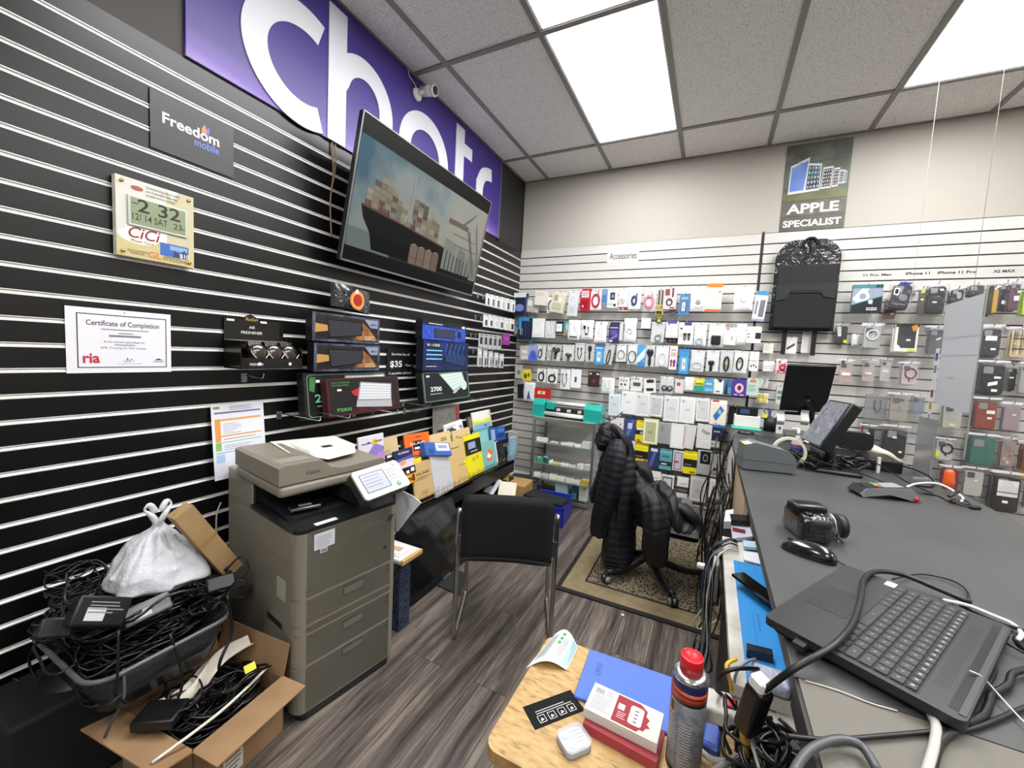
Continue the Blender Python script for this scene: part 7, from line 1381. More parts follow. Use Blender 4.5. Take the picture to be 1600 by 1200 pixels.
dflat([(1165, 1016), (1205, 1026), (1207, 1036), (1166, 1026)], DZ+.006, .018, mat('3a3c40', .25, .5), 'computer_mouse', 'grey and black mouse at the near end of the blue mat', 'mouse')
b = B(); q = [onz(1180, 1040, DZ+.03), onz(1200, 1055, DZ+.03)]
b.rbox(q[0].x-.01, q[1].y-.02, DZ+.002, q[0].x+.06, q[0].y+.02, DZ+.03, .01, mat('b4b9cc', .2, bump=(50., 1., .01)), 2); b.build('crumpled_bag', label='crumpled silver bag beside the grey mouse', cat='bag')
# vertical white power strip hanging at the desk's far side
o = thing('outlet_strip', 'white outlet strip hanging on the outer face of the work desk', 'power strip', (1.912, -2.13, .46)); B().rbox(-.030, -.04, 0, -.0, .04, .15, .01, mat('d8d8d6', .4), 2).build('strip_body', o); B().rbox(-.075, -.01, .10, -.026, .012, .122, .008, mat('e6e6e4', .4), 2).build('white_plug', o)
def cable(P, r, m, label, name='cable', cat='cable', n=6): return B().tube(P, r, m, n, sm=6).build(name, label=label, cat=cat)
WC = mat('d8d6d0', .45); GC = mat('6f7072', .4)
b = B(); rr = random.Random(44)
for k in range(11):
    x = 1.905+rr.uniform(-.03, .0); y = -2.20+rr.uniform(-.05, .05); P = [(1.96, y+.03, DZ+.014), (1.93, y+.02, DZ+.018), (x, y, DZ-.03), (x+rr.uniform(-.02, .005), y+rr.uniform(-.03, .03), .50), (x, y+rr.uniform(-.03, .03), .32), (x+rr.uniform(-.02, .0), y, .18+rr.uniform(0, .1))]
    b.tube(P, .0028, [CABLE, GC, WC, mat('3a4466', .4)][k % 4], 5, sm=4)
b.build('cable_bundle', label='bundle of grey and black leads hanging over the desk edge', cat='cables', kind='stuff')
b = B()
for k in range(24):
    y = rr.uniform(-1.95, -.9); x = 1.95+rr.uniform(-.07, .03); z = rr.uniform(.3, .75); P = [(x, y, z+.25)]
    for s_ in range(5): P.append((x+rr.uniform(-.06, .03), y+rr.uniform(-.16, .16), max(.02, z-.11*s_+rr.uniform(-.10, .10))))
    b.tube(P, rr.choice([.0028, .0035, .0045]), CABLE, 5, sm=4)
b.build('cable_tangle', label='tangle of black leads hanging down between the counter and the case packs', cat='cables', kind='stuff')
cable([onz(1112, 868, .58), onz(1117, 885, .54), onz(1110, 930, .36), onz(1088, 965, .20), onz(1085, 978, .14), onz(1100, 982, .13), onz(1125, 965, .20)], .0035, WC, 'white charging cable looping down over the rug corner')
o = adapter(Matrix.Translation((1.955, -1.62, .56)) @ RX(1.2), .05, .12, .06, 'grey-black plastic block hanging by the brown counter panel', False, None, '2c2e2f')

# ------------------------------------------------------------------ things on the counter, from the wall to the front
def onct(px, py, z=0.): return onz(px, py, CT+z)
# base station box and phone display box
o = thing('phone_box', 'white box with a small black screen on top, on a teal base near the wall', 'box', (2.10, -.24, CT+.018)); B().rbox(-.085, -.05, 0, .085, .05, .085, .003, mat('e4e2de', .5), 1).build('carton', o); B().rbox(-.075, -.048, .085, .065, -.030, .150, .004, mat('16181c', .3), 1).build('screen_unit', o); b = B(TR(0, -.0485, 0) @ M2); b.quad(-.05, .100, .01, .135, .0005, mat('33506e', .2, emit=.1)); b.build('display', o)
o = thing('teal_tray', 'teal and clear tray under the white phone box', 'tray', (2.10, -.26, CT)); B().rbox(-.10, -.075, 0, .095, .075, .017, .004, mat('4fb8a0', .3), 1).build('tray_body', o)
p = ony(1145, 640, -.45); o = thing('card_reader_phone', 'slim black phone standing at the counter corner by the clear case packs', 'phone', (2.005, -.12, CT)); B().rbox(-.028, -.008, 0, .028, .008, .155, .006, BLKG, 2).build('housing', o)
o = thing('pen_cup', 'black pen cup beside the white phone box', 'cup', (2.255, -.22, CT)); B().lathe([(.036, 0), (.040, .0), (.042, .105), (.038, .105), (.036, .01), (.001, .01)], mat('17171a', .5), 20).build('cup_body', o)
pc = ['2c3a78', '8a8f9c', '1f2a5c', 'd8d8da', '3a3f55', '2a2f66', 'c9c9cc']
for k in range(7):
    a = 2*PI*k/7; o = thing('pen', ['navy pen leaning left in the cup', 'grey pen in the back of the cup', 'dark blue pen leaning back in the cup', 'white pen leaning right in the cup', 'slate pen at the front of the cup', 'indigo pen near the middle of the cup', 'silver pen in the middle of the cup'][k], 'pen', (2.255, -.22, CT+.012), None)
    d = Vector((math.cos(a)*.4, math.sin(a)*.4, 1)).normalized(); B().cyl(Vector((math.cos(a)*-.008, math.sin(a)*-.008, 0)), d*(.150+.008*(k % 3)), .0042, .0042, mat(pc[k], .35), 8).build('barrel', o); B().cyl(d*.14, d*.165, .0046, .0030, mat('1b2148' if k % 2 else '8a8c94', .3), 8).build('cap', o)
o = thing('sticky_flag', 'small bright yellow sticky flag on the pen cup', 'sticky note', (2.215, -.262, CT+.10)); B().box(-.014, 0, 0, .014, .001, .028, mat('e8ea3a')).build('note', o)
o = thing('label_box', 'small white box at the foot of the pen cup', 'box', (2.305, -.30, CT)); B().rbox(-.020, -.015, 0, .020, .015, .075, .002, mat('e2e2e2'), 1).build('carton', o); B(TR(0, -.0155, 0) @ M2).quad(-.008, .030, .008, .052, .0005, mat('55575c')).build('print', o)
mp = onct(1165, 678); o = thing('computer_mouse', 'small black mouse at the far end of the counter before the teal tray', 'mouse', (mp.x, mp.y, CT)); B().surf(lambda u, v: (.055*math.sin(PI*(u-.5)), .030*math.cos(PI*u)*math.cos(PI*(v-.5))*1.0 if False else .030*math.cos(2*PI*v)*math.cos(PI*(u-.5)), max(0, .030*math.sin(2*PI*v)*math.cos(PI*(u-.5)))), 14, 20, mat('1c1d1f', .35)).build('shell', o)
# counterfeit checker: long grey wedge with rounded back
a_, b_ = onct(1160, 734), onct(1243, 743); cu = (b_-a_).normalized(); GM = frame((a_.x, a_.y, CT), cu, (-cu.y, cu.x, 0)); L_ = (b_-a_).length
o = thing('label_printer', 'grey rounded desktop cutter or printer with a small yellow label at the counter edge', 'machine', GM)
GP = mat('63676a', .5, bump=(300., .3, .0005)); VX = Matrix(((1, 0, 0, 0), (0, 0, -1, 0), (0, 1, 0, 0), (0, 0, 0, 1)))
P = [(0, .006), (L_, .006), (L_, .05)]+[(L_-.075+.075*math.cos(t), .05+.062*math.sin(t)) for t in [PI/2*k/8 for k in range(1, 9)]]+[(.045, .132), (.0, .118)]
b = B(VX); b.prism(P, -.10, 0, GP); b.build('housing', o); b = B(VX); b.prism([(-.001, .048), (L_+.001, .046), (L_+.001, .048), (-.001, .050)], -.1005, .0006, mat('3c3f41')); b.build('seam', o)
B().box(.01, .005, 0, L_-.01, .095, .006, BLK).build('foot', o)
b = B(); b.add([(.002, .0, .1195), (.030, .0, .128), (.030, .06, .128), (.002, .06, .1195)], [(0, 1, 2, 3)], mat('d8dadf')); b.add([(.002, .0, .120), (.012, .0, .1235), (.012, .06, .1235), (.002, .06, .120)], [(0, 1, 2, 3)], mat('d8dc3a')); b.build('yellow_label', o)
# tape roll standing behind it
t_ = onct(1222, 724); TC = Vector((2.20, -1.42, CT+.072)); o = thing('tape_roll', 'cream roll of tape standing upright behind the grey machine', 'tape', (TC.x, TC.y, TC.z))
b = B(Matrix(((1, 0, 0, 0), (0, 0, 1, 0), (0, -1, 0, 0), (0, 0, 0, 1)))); N_ = 40
for r0, r1, m_ in ((.060, .0715, mat('d9d5bd', .5)),):
    V = []; 
    for z in (-.012, .012):
        for r_ in (r0, r1):
            for k in range(N_): V.append((r_*math.cos(2*PI*k/N_), r_*math.sin(2*PI*k/N_), z))
    F = []
    for k in range(N_):
        j = (k+1) % N_; F += [(k, N_+k, N_+j, j), (2*N_+k, 2*N_+j, 3*N_+j, 3*N_+k), (N_+k, 3*N_+k, 3*N_+j, N_+j), (k, j, 2*N_+j, 2*N_+k)]
    b.add(V, F, m_)
b.build('ring', o)
# sanitiser bottle
s_ = thing('pump_bottle', 'small clear pump bottle with a blue and red label behind the tape roll', 'bottle', (2.285, -1.10, CT)); B().lathe([(.026, 0), (.028, .004), (.028, .085), (.012, .100), (.012, .112)], mat('c9d0d8', .15, alpha=.6), 20).build('bottle', s_); B().lathe([(.0285, .02), (.0285, .06)], mat('2c3a86', .4), 20).build('label', s_); B().lathe([(.0288, .055), (.0288, .066)], mat('b8545c', .4), 20).build('red_band', s_); b = B(); b.cyl((0, 0, .112), (0, 0, .150), .010, .006, mat('e6e8ea', .3)); b.bar((0, 0, .150), (-.03, 0, .146), .005, mat('e6e8ea', .3)); b.build('pump', s_)
# black monitor seen from behind
TL, TR_, BL_, BR_ = ony(1234, 571, -.72), ony(1309, 573, -.72), ony(1219, 641, -.52), ony(1283, 651, -.52)
MM = frame(BL_, TR_-TL, TL-BL_); mw, mh = (TR_-TL).length*1.02, (TL-BL_).length
mo = thing('monitor', 'tilted black monitor back standing at the far end of the counter', 'monitor', Matrix.Translation((BL_.x, BL_.y, CT)))
MI = Matrix.Translation((-BL_.x, -BL_.y, -CT)) @ MM
b = B(MI); b.rbox(-.005, 0, -.022, mw, mh, 0, .006, mat('101114', .4), 2); b.build('screen_panel', mo)
b = B(); b.bar((mw*.5, .05, .0), (mw*.55, .10, .14), .018, BLK); b.build('stand_neck', mo) if False else B().rbox(.12, -.06, 0, .26, .14, .012, .005, BLK, 1).build('stand_foot', mo)
B().tube([(.20, .06, .01), (.20, .05, .08), (.17, -.0, .20), (.13, -.08, .28)], .016, BLK, 10).build('stand_neck', mo)
b = B(MI); b.rbox(.01, -.035, -.03, mw*.8, -.005, .0, .004, mat('1b1c1f', .35), 1); b.build('lower_bar', mo); b = B(MI); b.quad(.02, -.004, .10, .004, .0006, WHT); b.build('white_strip', mo)
for px, lab in ((1221, 'curled white receipt hanging at the left of the black monitor'), (1259, 'curled white receipt hanging at the right of the black monitor')):
    q = ony(px, 641, -.56); b = B(); b.surf(lambda u, v: (q.x-.022+.044*u, q.y+.02*math.sin(2.2*PI*v), q.z-.10*v), 3, 12, mat('d8d6d0', .6)); b.build('receipt', label=lab, cat='receipt')
# crumpled dark cloth behind
b = B(); q = onct(1245, 672); b.loft([((2.30, -.62, CT+.03), .02, .02), ((2.38, -.60, CT+.035), .04, .03), ((2.48, -.62, CT+.03), .03, .025), ((2.52, -.63, CT+.02), .01, .01)], mat('55554e', .8), fold=.014, nu=20, nv=20); b.build('grey_cloth', label='crumpled grey cloth on the counter below the monitor', cat='cloth')
b = B(); b.box(2.13, -.95, CT, 2.33, -.52, CT+.003, mat('2a2c2f', .6)); b.build('mouse_pad', label='dark flat mouse pad at the far end of the counter', cat='mouse pad')
# tilted touch terminal
bl, br2, tl = ony(1253, 684, -1.22), ony(1281, 697, -1.46), ony(1296, 627, -1.22)
PSM = frame(bl, br2-bl, tl-bl); pw, ph = (br2-bl).length, (tl-bl).length
ps = thing('touch_terminal', 'tilted touch screen terminal in wrinkled film with dark thick frame on the counter', 'terminal', PSM)
B().rbox(-.008, -.012, -.052, pw+.008, ph+.012, -.002, .008, mat('101013', .4), 2).build('housing', ps)
b = B(); b.quad(0, 0, pw, ph, -.0014, mat('232a3c', .15, vary=('38456a', 6.))); b.flat(ell(pw*.45, ph*.30, .035, .030), -.0010, mat('5a4a78', .2)); b.flat(ell(pw*.45, ph*.30, .018, .015), -.0007, mat('c08a98', .2)); b.build('screen', ps)
b = B(); b.surf(lambda u, v: (pw*u, ph*v, .004+.004*noise.noise(Vector((u*6, v*8, 1)))), 16, 20, film('loose_screen_film', 20., 1., .02, .12, .6, .10)); b.build('protective_film', ps)
B().box(pw*.2, -.011, -.0015, pw*.45, -.004, .0, WHT).build('white_tag', ps)
pb = Vector((2.36, -1.40, CT))
b = B(PSM.inverted() @ Matrix.Translation(pb)); b.rbox(-.06, -.07, 0, .12, .10, .018, .008, BLK, 2); b.tube([(.03, .02, .01), (.02, .03, .05), (.01, .03, .10), (-.0, .03, .14)], .022, BLK, 10); b.build('stand', ps)
# black boxes, scanner base and cable nest around it
o = thing('cash_terminal_base', 'flat black device under a mess of leads at the far side of the counter', 'device', (2.52, -1.10, CT)); B().rbox(-.16, -.13, 0, .17, .09, .055, .006, mat('121214', .4), 2).build('housing', o); B(TR(0, -.1305, 0) @ M2).box(-.03, .018, 0, .05, .034, .001, mat('4a4c50')).build('vent', o)
o = thing('docking_cradle', 'rounded black cradle standing behind the touch terminal', 'device', (2.56, -.98, CT+.056)); b = B(); b.prism(rrect(-.085, -.02, .075, .085, .035), -.02, .03, mat('141417', .5)); 
B(M2).prism(rrect(-.085, .0, .075, .095, .035), -.03, .03, mat('141417', .5)).build('shell', o)
b = B(); rr = random.Random(77); tangle(b, (2.31, -1.36), .10, .12, CT+.006, CT+.05, 20, .0032, 61); tangle(b, (2.42, -1.28), .10, .10, CT+.008, CT+.05, 8, .0035, 62, DKC); b.build('lead_nest', label='nest of black leads on the counter below the touch terminal', cat='cables', kind='stuff')
o = thing('white_connector', 'small white plug standing up among the leads near the card terminal', 'plug', (2.585, -1.27, CT+.03)); B().box(-.006, -.008, -.03, .006, .008, .045, WHT).build('plug_body', o)
o = thing('tissue_paper', 'crumpled cream paper lying right of the black cradle', 'paper', (2.67, -.92, CT)); b = B(); b.loft([((-.07, .02, .06), .01, .02), ((-.02, 0, .05), .03, .03), ((.05, -.02, .03), .02, .03), ((.10, -.04, .012), .004, .01)], mat('ddd2bd', .7), fold=.012, nu=18, nv=16); b.build('sheet', o)
cable([(2.46, -1.20, CT+.10), (2.55, -1.36, CT+.06), (2.62, -1.50, CT+.02), (2.66, -1.60, CT+.012)], .003, CABLE, 'black lead sloping from the terminal down to the card reader')
cable([(2.42, -1.40, CT+.03), (2.52, -1.52, CT+.016), (2.60, -1.60, CT+.006), (2.66, -1.62, CT+.008)], .003, CABLE, 'low black lead from the nest to the card reader')
cable([(2.60, -1.20, CT+.01), (2.68, -1.22, CT+.04), (2.74, -1.34, CT+.03), (2.72, -1.44, CT+.006), (2.64, -1.46, CT+.006)], .004, CABLE, 'black lead arching in front of the clear support plate')
cable([(2.56, -1.62, CT+.008), (2.62, -1.56, CT+.03), (2.70, -1.54, CT+.04), (2.745, -1.60, CT+.015), (2.72, -1.66, CT+.008)], .0045, WC, 'short white lead curving behind the card reader')
# card payment terminal
a_, b_ = onct(1345, 776), onct(1443, 786); cu = (b_-a_).normalized(); TMx = frame((a_.x-.005, a_.y-.01, CT), cu, (-cu.y, cu.x, 0)); L_ = .215
o = thing('card_terminal', 'black and silver card payment terminal with a red corner dot on the counter', 'card terminal', TMx)
P = [(.0, .012), (.012, .0), (.03, .006), (.10, .020), (.15, .010), (.19, .0), (.205, .004), (.19, .030), (.165, .052), (.02, .036)]
b = B(VX); b.prism(P, -.003, .0005, mat('8a8c8f', .3, .2)); b.prism([(x, y) for x, y in P], -.082, -.003, mat('17181a', .4)); b.build('body', o)
b = B(); b.add([(.022, .004, .0372), (.165, .004, .0530), (.165, .078, .0530), (.022, .078, .0372)], [(0, 1, 2, 3)], mat('1c1d20', .3)); b.add([(.085, .012, .0446), (.150, .012, .0518), (.150, .070, .0518), (.085, .070, .0446)], [(0, 1, 2, 3)], mat('8d9296', .2)); b.build('top_face', o)
for i in range(4):
    for j in range(3): z = .0378+.0110*(i*.014)/.1; B().rbox(.026+i*.014, .014+j*.021, .0372+.11*i*.014, .036+i*.014, .029+j*.021, .0405+.11*i*.014, .001, mat(['2c2d30', '2c2d30', '2c2d30', ['b84a4a', 'd0c23a', '6fae4a'][j]][i], .4), 1).build('key', o)
B(VX).cyl((.185, .013, .0), (.185, .013, .003), .010, .010, mat('b8343c', .4), 16).build('red_dot', o)
cable([(2.60, -1.70, CT+.03), (2.65, -1.68, CT+.02), (2.68, -1.69, CT+.006), (2.71, -1.66, CT+.006), (2.735, -1.64, CT+.012), (2.74, -1.67, CT+.006), (2.70, -1.70, CT+.006), (2.68, -1.68, CT+.012)], .0035, CABLE, 'black knotted lead right of the card terminal')
p = onct(1502, 783); o = adapter(Matrix.Translation((2.735, -1.715, CT)) @ RZ(.4), .035, .02, .014, 'small black connector at the end of the knotted lead', False, [(-.015, 0, .007), (-.04, .02, .01), (-.03, .04, .02), (-.05, .05, .01)])
p = onct(1508, 768); o = adapter(Matrix.Translation((2.715, -1.62, CT+.02)) @ RZ(.7) @ RY(-.35), .06, .014, .012, 'slanted black plug standing out of the knotted lead', False)
# bridge camera
KM_ = frame((2.098, -2.425, CT), (.96, .28, 0), (-.28, .96, 0))
k_ = thing('digital_camera', 'black bridge camera in clear film pointing right on the counter', 'camera', KM_)
KB = mat('121315', .3, bump=(160., .4, .001))
b = B(); b.rbox(-.010, .0, .0, .062, .112, .074, .012, KB, 3); b.build('camera_body', k_); B().rbox(.006, -.012, .002, .066, .018, .070, .014, mat('17181a', .6), 3).build('grip', k_)
B().rbox(-.018, .030, .060, .070, .085, .096, .010, KB, 3).build('viewfinder_hump', k_); B().quad(0, 0, .001, .001, 0, KB).build('x', k_) if False else B(frame((-.0105, .102, .012), (0, -1, 0), (0, 0, 1))).quad(0, 0, .078, .050, .0004, mat('4a4e52', .1, coat=.5)).build('rear_screen', k_)
b = B(); b.cyl((.060, .056, .038), (.105, .056, .038), .033, .033, mat('141518', .35), 28); b.build('lens_barrel', k_); B().cyl((.086, .056, .038), (.090, .056, .038), .0336, .0336, mat('c4c6c9', .2, .9), 28).build('silver_ring', k_); B().cyl((.105, .056, .038), (.122, .056, .038), .031, .034, mat('1b1c1e', .4), 28).build('lens_hood', k_); B().cyl((.1221, .056, .038), (.1226, .056, .038), .024, .024, mat('0a0b10', .05), 24).build('front_glass', k_)
B().cyl((.012, .016, .074), (.012, .016, .080), .012, .012, mat('2a2b2e', .3, .5), 16).build('mode_dial', k_)
b = B(); b.surf(lambda u, v: (-.016+.10*u, -.018+.135*v, .078*(1-(2*u-1)**8*.9)*(1-(2*v-1)**8*.9)+.003*noise.noise(Vector((u*9, v*9, 2)))), 20, 20, WRAP); b.build('clear_film', k_)
# mouse beside the laptop
a_, b_ = onct(1224, 856), onct(1309, 886); mu = (b_-a_); mu.z = 0; MMx = frame(((a_.x+b_.x)/2, (a_.y+b_.y)/2+.012, CT), mu, (-mu.y, mu.x, 0))
def mousef(L, Wd, Hh):
    def f(u, v): 
        t = PI*(u-.5); w = math.cos(t)**.6 if math.cos(t) > 0 else 0; an = PI*v
        return (L/2*math.sin(t), Wd/2*w*math.cos(an), Hh*(w**1.1)*math.sin(an)**.75*(1+.15*math.sin(t)))
    return f
o = thing('computer_mouse', 'large glossy black mouse on the counter in front of the camera', 'mouse', MMx)
B().surf(mousef((b_-a_).length*1.03, .062, .036), 22, 18, mat('141517', .18, coat=.6)).build('shell', o); B().box(-.04, -.022, 0, .045, .022, .004, BLK).build('base', o); B().box(-.048, -.002, .020, -.028, .002, .030, mat('3a3c40', .3)).build('wheel', o)
B().tube([(.055, 0, .012), (.09, .0, .004), (.13, .005, .003), (.17, .0, .003)], .002, CABLE, 5).build('mouse_cable', o)
# ------------------------------------------------------------------ laptop without lid
A_, Bq, Cq = Vector((1.949, -2.924, CT+.006)), Vector((2.147, -2.588, CT+.006)), Vector((2.173, -3.033, CT+.006))
LMx = frame(A_, Bq-A_, (Bq-A_).cross(Vector((0, 0, 1)))); lwid, ldep = (Bq-A_).length, .252
# v must run away from the front edge, towards +x
LMx = Matrix(((LMx[0][0], 0, 0, A_.x), (LMx[1][0], 0, 0, A_.y), (0, 0, 1, A_.z), (0, 0, 0, 1)))
uu = (Bq-A_).normalized(); vv = (Cq-A_); vv.z = 0; vv = (vv-uu*vv.dot(uu)).normalized()
def LP(pts): return pts
LMx = Matrix(((vv.x, uu.x, 0, A_.x), (vv.y, uu.y, 0, A_.y), (0, 0, 1, A_.z), (0, 0, 0, 1)))     # local x: depth, local y: width
lp = thing('laptop', 'black laptop base with keyboard and no lid, overhanging the counter edge', 'laptop', LMx)
LK = mat('26272a', .38, bump=(400., .15, .0002)); LK2 = mat('1d1e20', .45)
b = B(); b.prism(rrect(0, 0, ldep, lwid, .012), .006, .020, LK); b.prism(rrect(.012, .008, ldep-.006, lwid-.008, .012), -.002, .006, mat('101012', .5)); b.build('base_shell', lp)
b = B(); b.prism(rrect(.018, .128, .082, .245, .004), .0200, .0204, mat('202124', .3)); b.quad(.064, .130, .0648, .243, .0207, mat('111113')); b.build('touchpad', lp)
B().prism(rrect(.094, .010, .204, lwid-.012, .004), .0198, .0203, mat('131416', .5)).build('key_well', lp)
rows = [(.097, .1135), (.1155, .132), (.134, .1505), (.1525, .169), (.171, .1875), (.1895, .2015)]
KEYM = mat('2b2c2f', .45); nk = 0
for ri, (x0, x1) in enumerate(rows):
    n = [11, 14, 15, 15, 16, 18][ri]; y = .013; avail = lwid-.012-.016; ws = [1.]*n
    if ri == 0: ws[5] = 4.6
    if ri in (1, 2): ws[0] = 1.7
    tot = sum(ws)
    for i in range(n):
        w_ = avail*ws[i]/tot; kb = B(); kb.rbox(x0, y, .0203, x1, y+w_-.0022, .0228, .0012, KEYM, 1)
        kb.quad((x0+x1)/2-.0022, y+w_/2-.0028, (x0+x1)/2+.0018, y+w_/2+.0012, .02295, mat('a9abb0' if ri == 5 else '77797d')); kb.build('key', lp); y += w_
for k in range(6): 
    pass
b = B()
for k in range(6): b.quad(.210+.0028*k, .06, .2108+.0028*k, lwid-.06, .0202, mat('0f0f10'))
b.build('speaker_grille', lp)
B().box(.232, .02, .012, .242, lwid-.02, .0205, mat('08080a', .3)).build('hinge_gap', lp); B().box(.2425, .015, .008, .2500, lwid-.015, .021, mat('4a4b4e', .35, .4)).build('hinge_bar', lp)
b = B(); b.box(.078, lwid-.030, .0202, .095, lwid-.004, .0206, mat('d8d4cc')); b.build('palm_sticker', lp, label='torn white sticker')
B().box(.055, -.020, .004, .072, .004, .014, mat('1c1d20', .4)).build('usb_dongle', lp)
# leads over and around the laptop
K2 = mat('141416', .42)
cable([onz(1195, 1078, .80), onz(1240, 1045, .86), onz(1300, 1010, .885), onz(1332, 975, .89), onz(1345, 935, .888), onz(1350, 905, .885), onz(1370, 893, .882), onz(1410, 898, .876), onz(1460, 918, .868), onz(1505, 937, .862), onz(1515, 940, .860)], .0052, K2, 'thick black lead lying across the laptop keyboard', n=8)
cable([onz(1395, 905, .862), onz(1440, 897, .857), onz(1490, 908, .857), onz(1512, 925, .857), onz(1512, 940, .857)], .0022, K2, 'thin black lead curving above the laptop corner')
cable([onz(1470, 938, .868), onz(1500, 950, .866), onz(1540, 985, .865), onz(1600, 1020, .862), onz(1640, 1040, .86)], .0022, K2, 'thin black lead running from the laptop corner to the right edge')
cable([onz(1475, 938, .872), onz(1512, 946, .866), onz(1552, 962, .862), onz(1582, 975, .860), onz(1596, 990, .858), onz(1590, 1000, .858)], .0038, WC, 'white lead beside the laptop corner', n=8)
cable([onz(1500, 945, .860), onz(1550, 968, .860), onz(1600, 985, .860), onz(1650, 1000, .860)], .0045, K2, 'black braided lead running right from the laptop corner')
o = adapter(frame(onz(1566, 988, .862), (.9, .5, 0), (-.5, .9, 0)), .03, .018, .012, 'black plug next to the hinge end of the laptop', False)
cable([onz(1515, 1048, .882), onz(1535, 1058, .876), onz(1560, 1085, .862), onz(1600, 1128, .858), onz(1640, 1160, .856)], .0012, mat('d8d8d4', .4), 'very thin white wire off the laptop hinge')
cable([onz(1510, 1130, .858), onz(1535, 1118, .858), onz(1545, 1100, .858), onz(1550, 1085, .858), onz(1575, 1070, .860), onz(1583, 1052, .862), onz(1610, 1045, .862)], .005, K2, 'thick bent black lead right of the laptop', n=8)
cable([onz(1510, 1105, .857), onz(1530, 1085, .857), onz(1545, 1068, .857), onz(1556, 1045, .857), onz(1548, 1025, .857)], .0025, K2, 'thin bent black lead along the laptop hinge')
cable([onz(1230, 1150, .854), onz(1300, 1156, .854), onz(1380, 1150, .854), onz(1460, 1143, .854), onz(1520, 1138, .855), onz(1600, 1106, .856), onz(1650, 1090, .856)], .0032, K2, 'black lead crossing the beige-grey board')
cable([onz(1492, 1142, .856), onz(1470, 1160, .856), onz(1458, 1200, .856), onz(1455, 1240, .856)], .005, K2, 'black lead dropping down beside the thick white cable')
cable([onz(1455, 1118, .856), onz(1463, 1135, .857), onz(1460, 1165, .858), onz(1446, 1215, .858)], .0058, mat('b9b7ae', .45), 'thick white cable coming out under the laptop', n=8)
cable([onz(1236, 1215, .86), onz(1262, 1175, .862), onz(1305, 1156, .863), onz(1345, 1165, .862), onz(1372, 1205, .86)], .0055, mat('4a4b4d', .4), 'dark grey cable arching over the beige-grey board', n=8)
b = B(); tangle(b, (2.50, -2.72), .13, .12, CT+.004, CT+.02, 5, .004, 91); b.build('loose_leads', label='loose black leads on the counter right of the laptop', cat='cables', kind='stuff')

# ------------------------------------------------------------------ clear hanging screen, its wires, paper and support
sc_ = thing('acrylic_screen', 'clear acrylic counter screen hung from the ceiling on thin wires', 'screen', (2.78, -1.49, 1.0))
B().box(0, 0, 0, .004, 1.44, .70, ACRYL).build('acrylic_sheet', sc_)
B().box(-.0005, -.0015, 0, .0045, .001, .70, mat('8f9490', .2)).build('sheet_edge', sc_)
for y in (-.17, -.79, -1.39): B().bar((.002, y+1.49, .70), (.002, y+1.49, H-1.0-.002), .0008, mat('b0aea9', .3, .3), 5).build('wire', sc_)
o = thing('taped_paper', 'large pale grey sheet of paper taped to the clear acrylic screen', 'paper', frame((2.777, -1.20, 1.205), (0, -1, 0), (0, 0, 1)))
b = B(); b.surf(lambda u, v: (.295*u+.003*math.sin(5*v), .455*v-.02*u+.03*u*v, .0012*math.sin(8*v)), 8, 14, mat('b7b7bb', .75)); b.build('sheet', o)
b = B(); b.quad(.005, .30, .285, .302, .0035, mat('a4a4a9')); b.quad(.005, .22, .285, .222, .0035, mat('a4a4a9')); b.text('ebox', .13, .12, .03, mat('c8c8cc'), .0035); b.build('fold_lines', o)
o = thing('sticker_strip', 'vertical strip of small coloured stickers on the acrylic screen', 'sticker', frame((2.777, -1.155, 1.10), (0, -1, 0), (0, 0, 1)))
B().box(0, 0, 0, .036, .36, .0008, mat('d2d2d4', .5)).build('strip', o)
for k, c_ in enumerate(['8a8f9a', 'b08a3a', '8a2f24', 'c9ccd2', '6a7488', '2f4684']): b = B(); b.quad(.006, .012+.058*k, .030, .048+.058*k, .0014, mat(c_, .5)); b.build('sticker', o)
o = thing('support_plate', 'upright clear grey plastic plate standing at the counter edge under the paper', 'plate', (2.76, -1.29, CT)); B().box(0, 0, 0, .006, .17, .28, mat('8f9193', .15, alpha=.75)).build('plate', o); B().prism([(-.06, -.02), (.01, -.02), (.01, .02)], 0, .012, mat('b9bbb8', .15, alpha=.6)).build('foot', o)
o = thing('orange_holder', 'translucent orange object standing at the counter edge', 'object', (2.775, -1.42, CT)); B().lathe([(.016, 0), (.018, .03), (.016, .075), (.010, .085)], mat('e8642c', .3, alpha=.9), 16).build('body', o)

# ------------------------------------------------------------------ wooden table at the front and its things
T = .52
def oak(nt, b, N, L):
    tc = N('ShaderNodeTexCoord'); mp = N('ShaderNodeVectorMath'); mp.operation = 'MULTIPLY'; mp.inputs[1].default_value = (30, 110, 30); L(tc.outputs['Object'], mp.inputs[0]); n = N('ShaderNodeTexNoise'); n.inputs['Scale'].default_value = 1; n.inputs['Detail'].default_value = 5; n.inputs['Distortion'].default_value = .5; L(mp.outputs['Vector'], n.inputs['Vector'])
    cr = N('ShaderNodeValToRGB'); e = cr.color_ramp.elements; e[0].position = .28; e[0].color = rgb('76592f'); e[1].position = .62; e[1].color = rgb('bb9a66'); q = e.new(.42); q.color = rgb('a98850'); L(n.outputs['Fac'], cr.inputs['Fac']); L(cr.outputs['Color'], b.inputs['Base Color']); b.inputs['Roughness'].default_value = .5
OAK = nodemat('worn_oak', oak)
wt = thing('wooden_table', 'small worn pale wooden table in the foreground below the counter', 'table', (1.465, -3.09, 0))
B().prism(rrect(0, 0, .56, .385, .03), T-.028, T, OAK).build('table_top', wt)
for x, y in ((.04, .04), (.49, .04), (.04, .32), (.49, .32)): B().box(x, y, 0, x+.03, y+.03, T-.028, mat('2a2a2b', .5)).build('leg', wt)
B().box(.04, .05, T-.07, .52, .06, T-.028, mat('8a6a3c', .6)).build('apron', wt)
bl_ = frame((1.595, -2.884, T), (.999, .045, 0), (-.045, .999, 0))
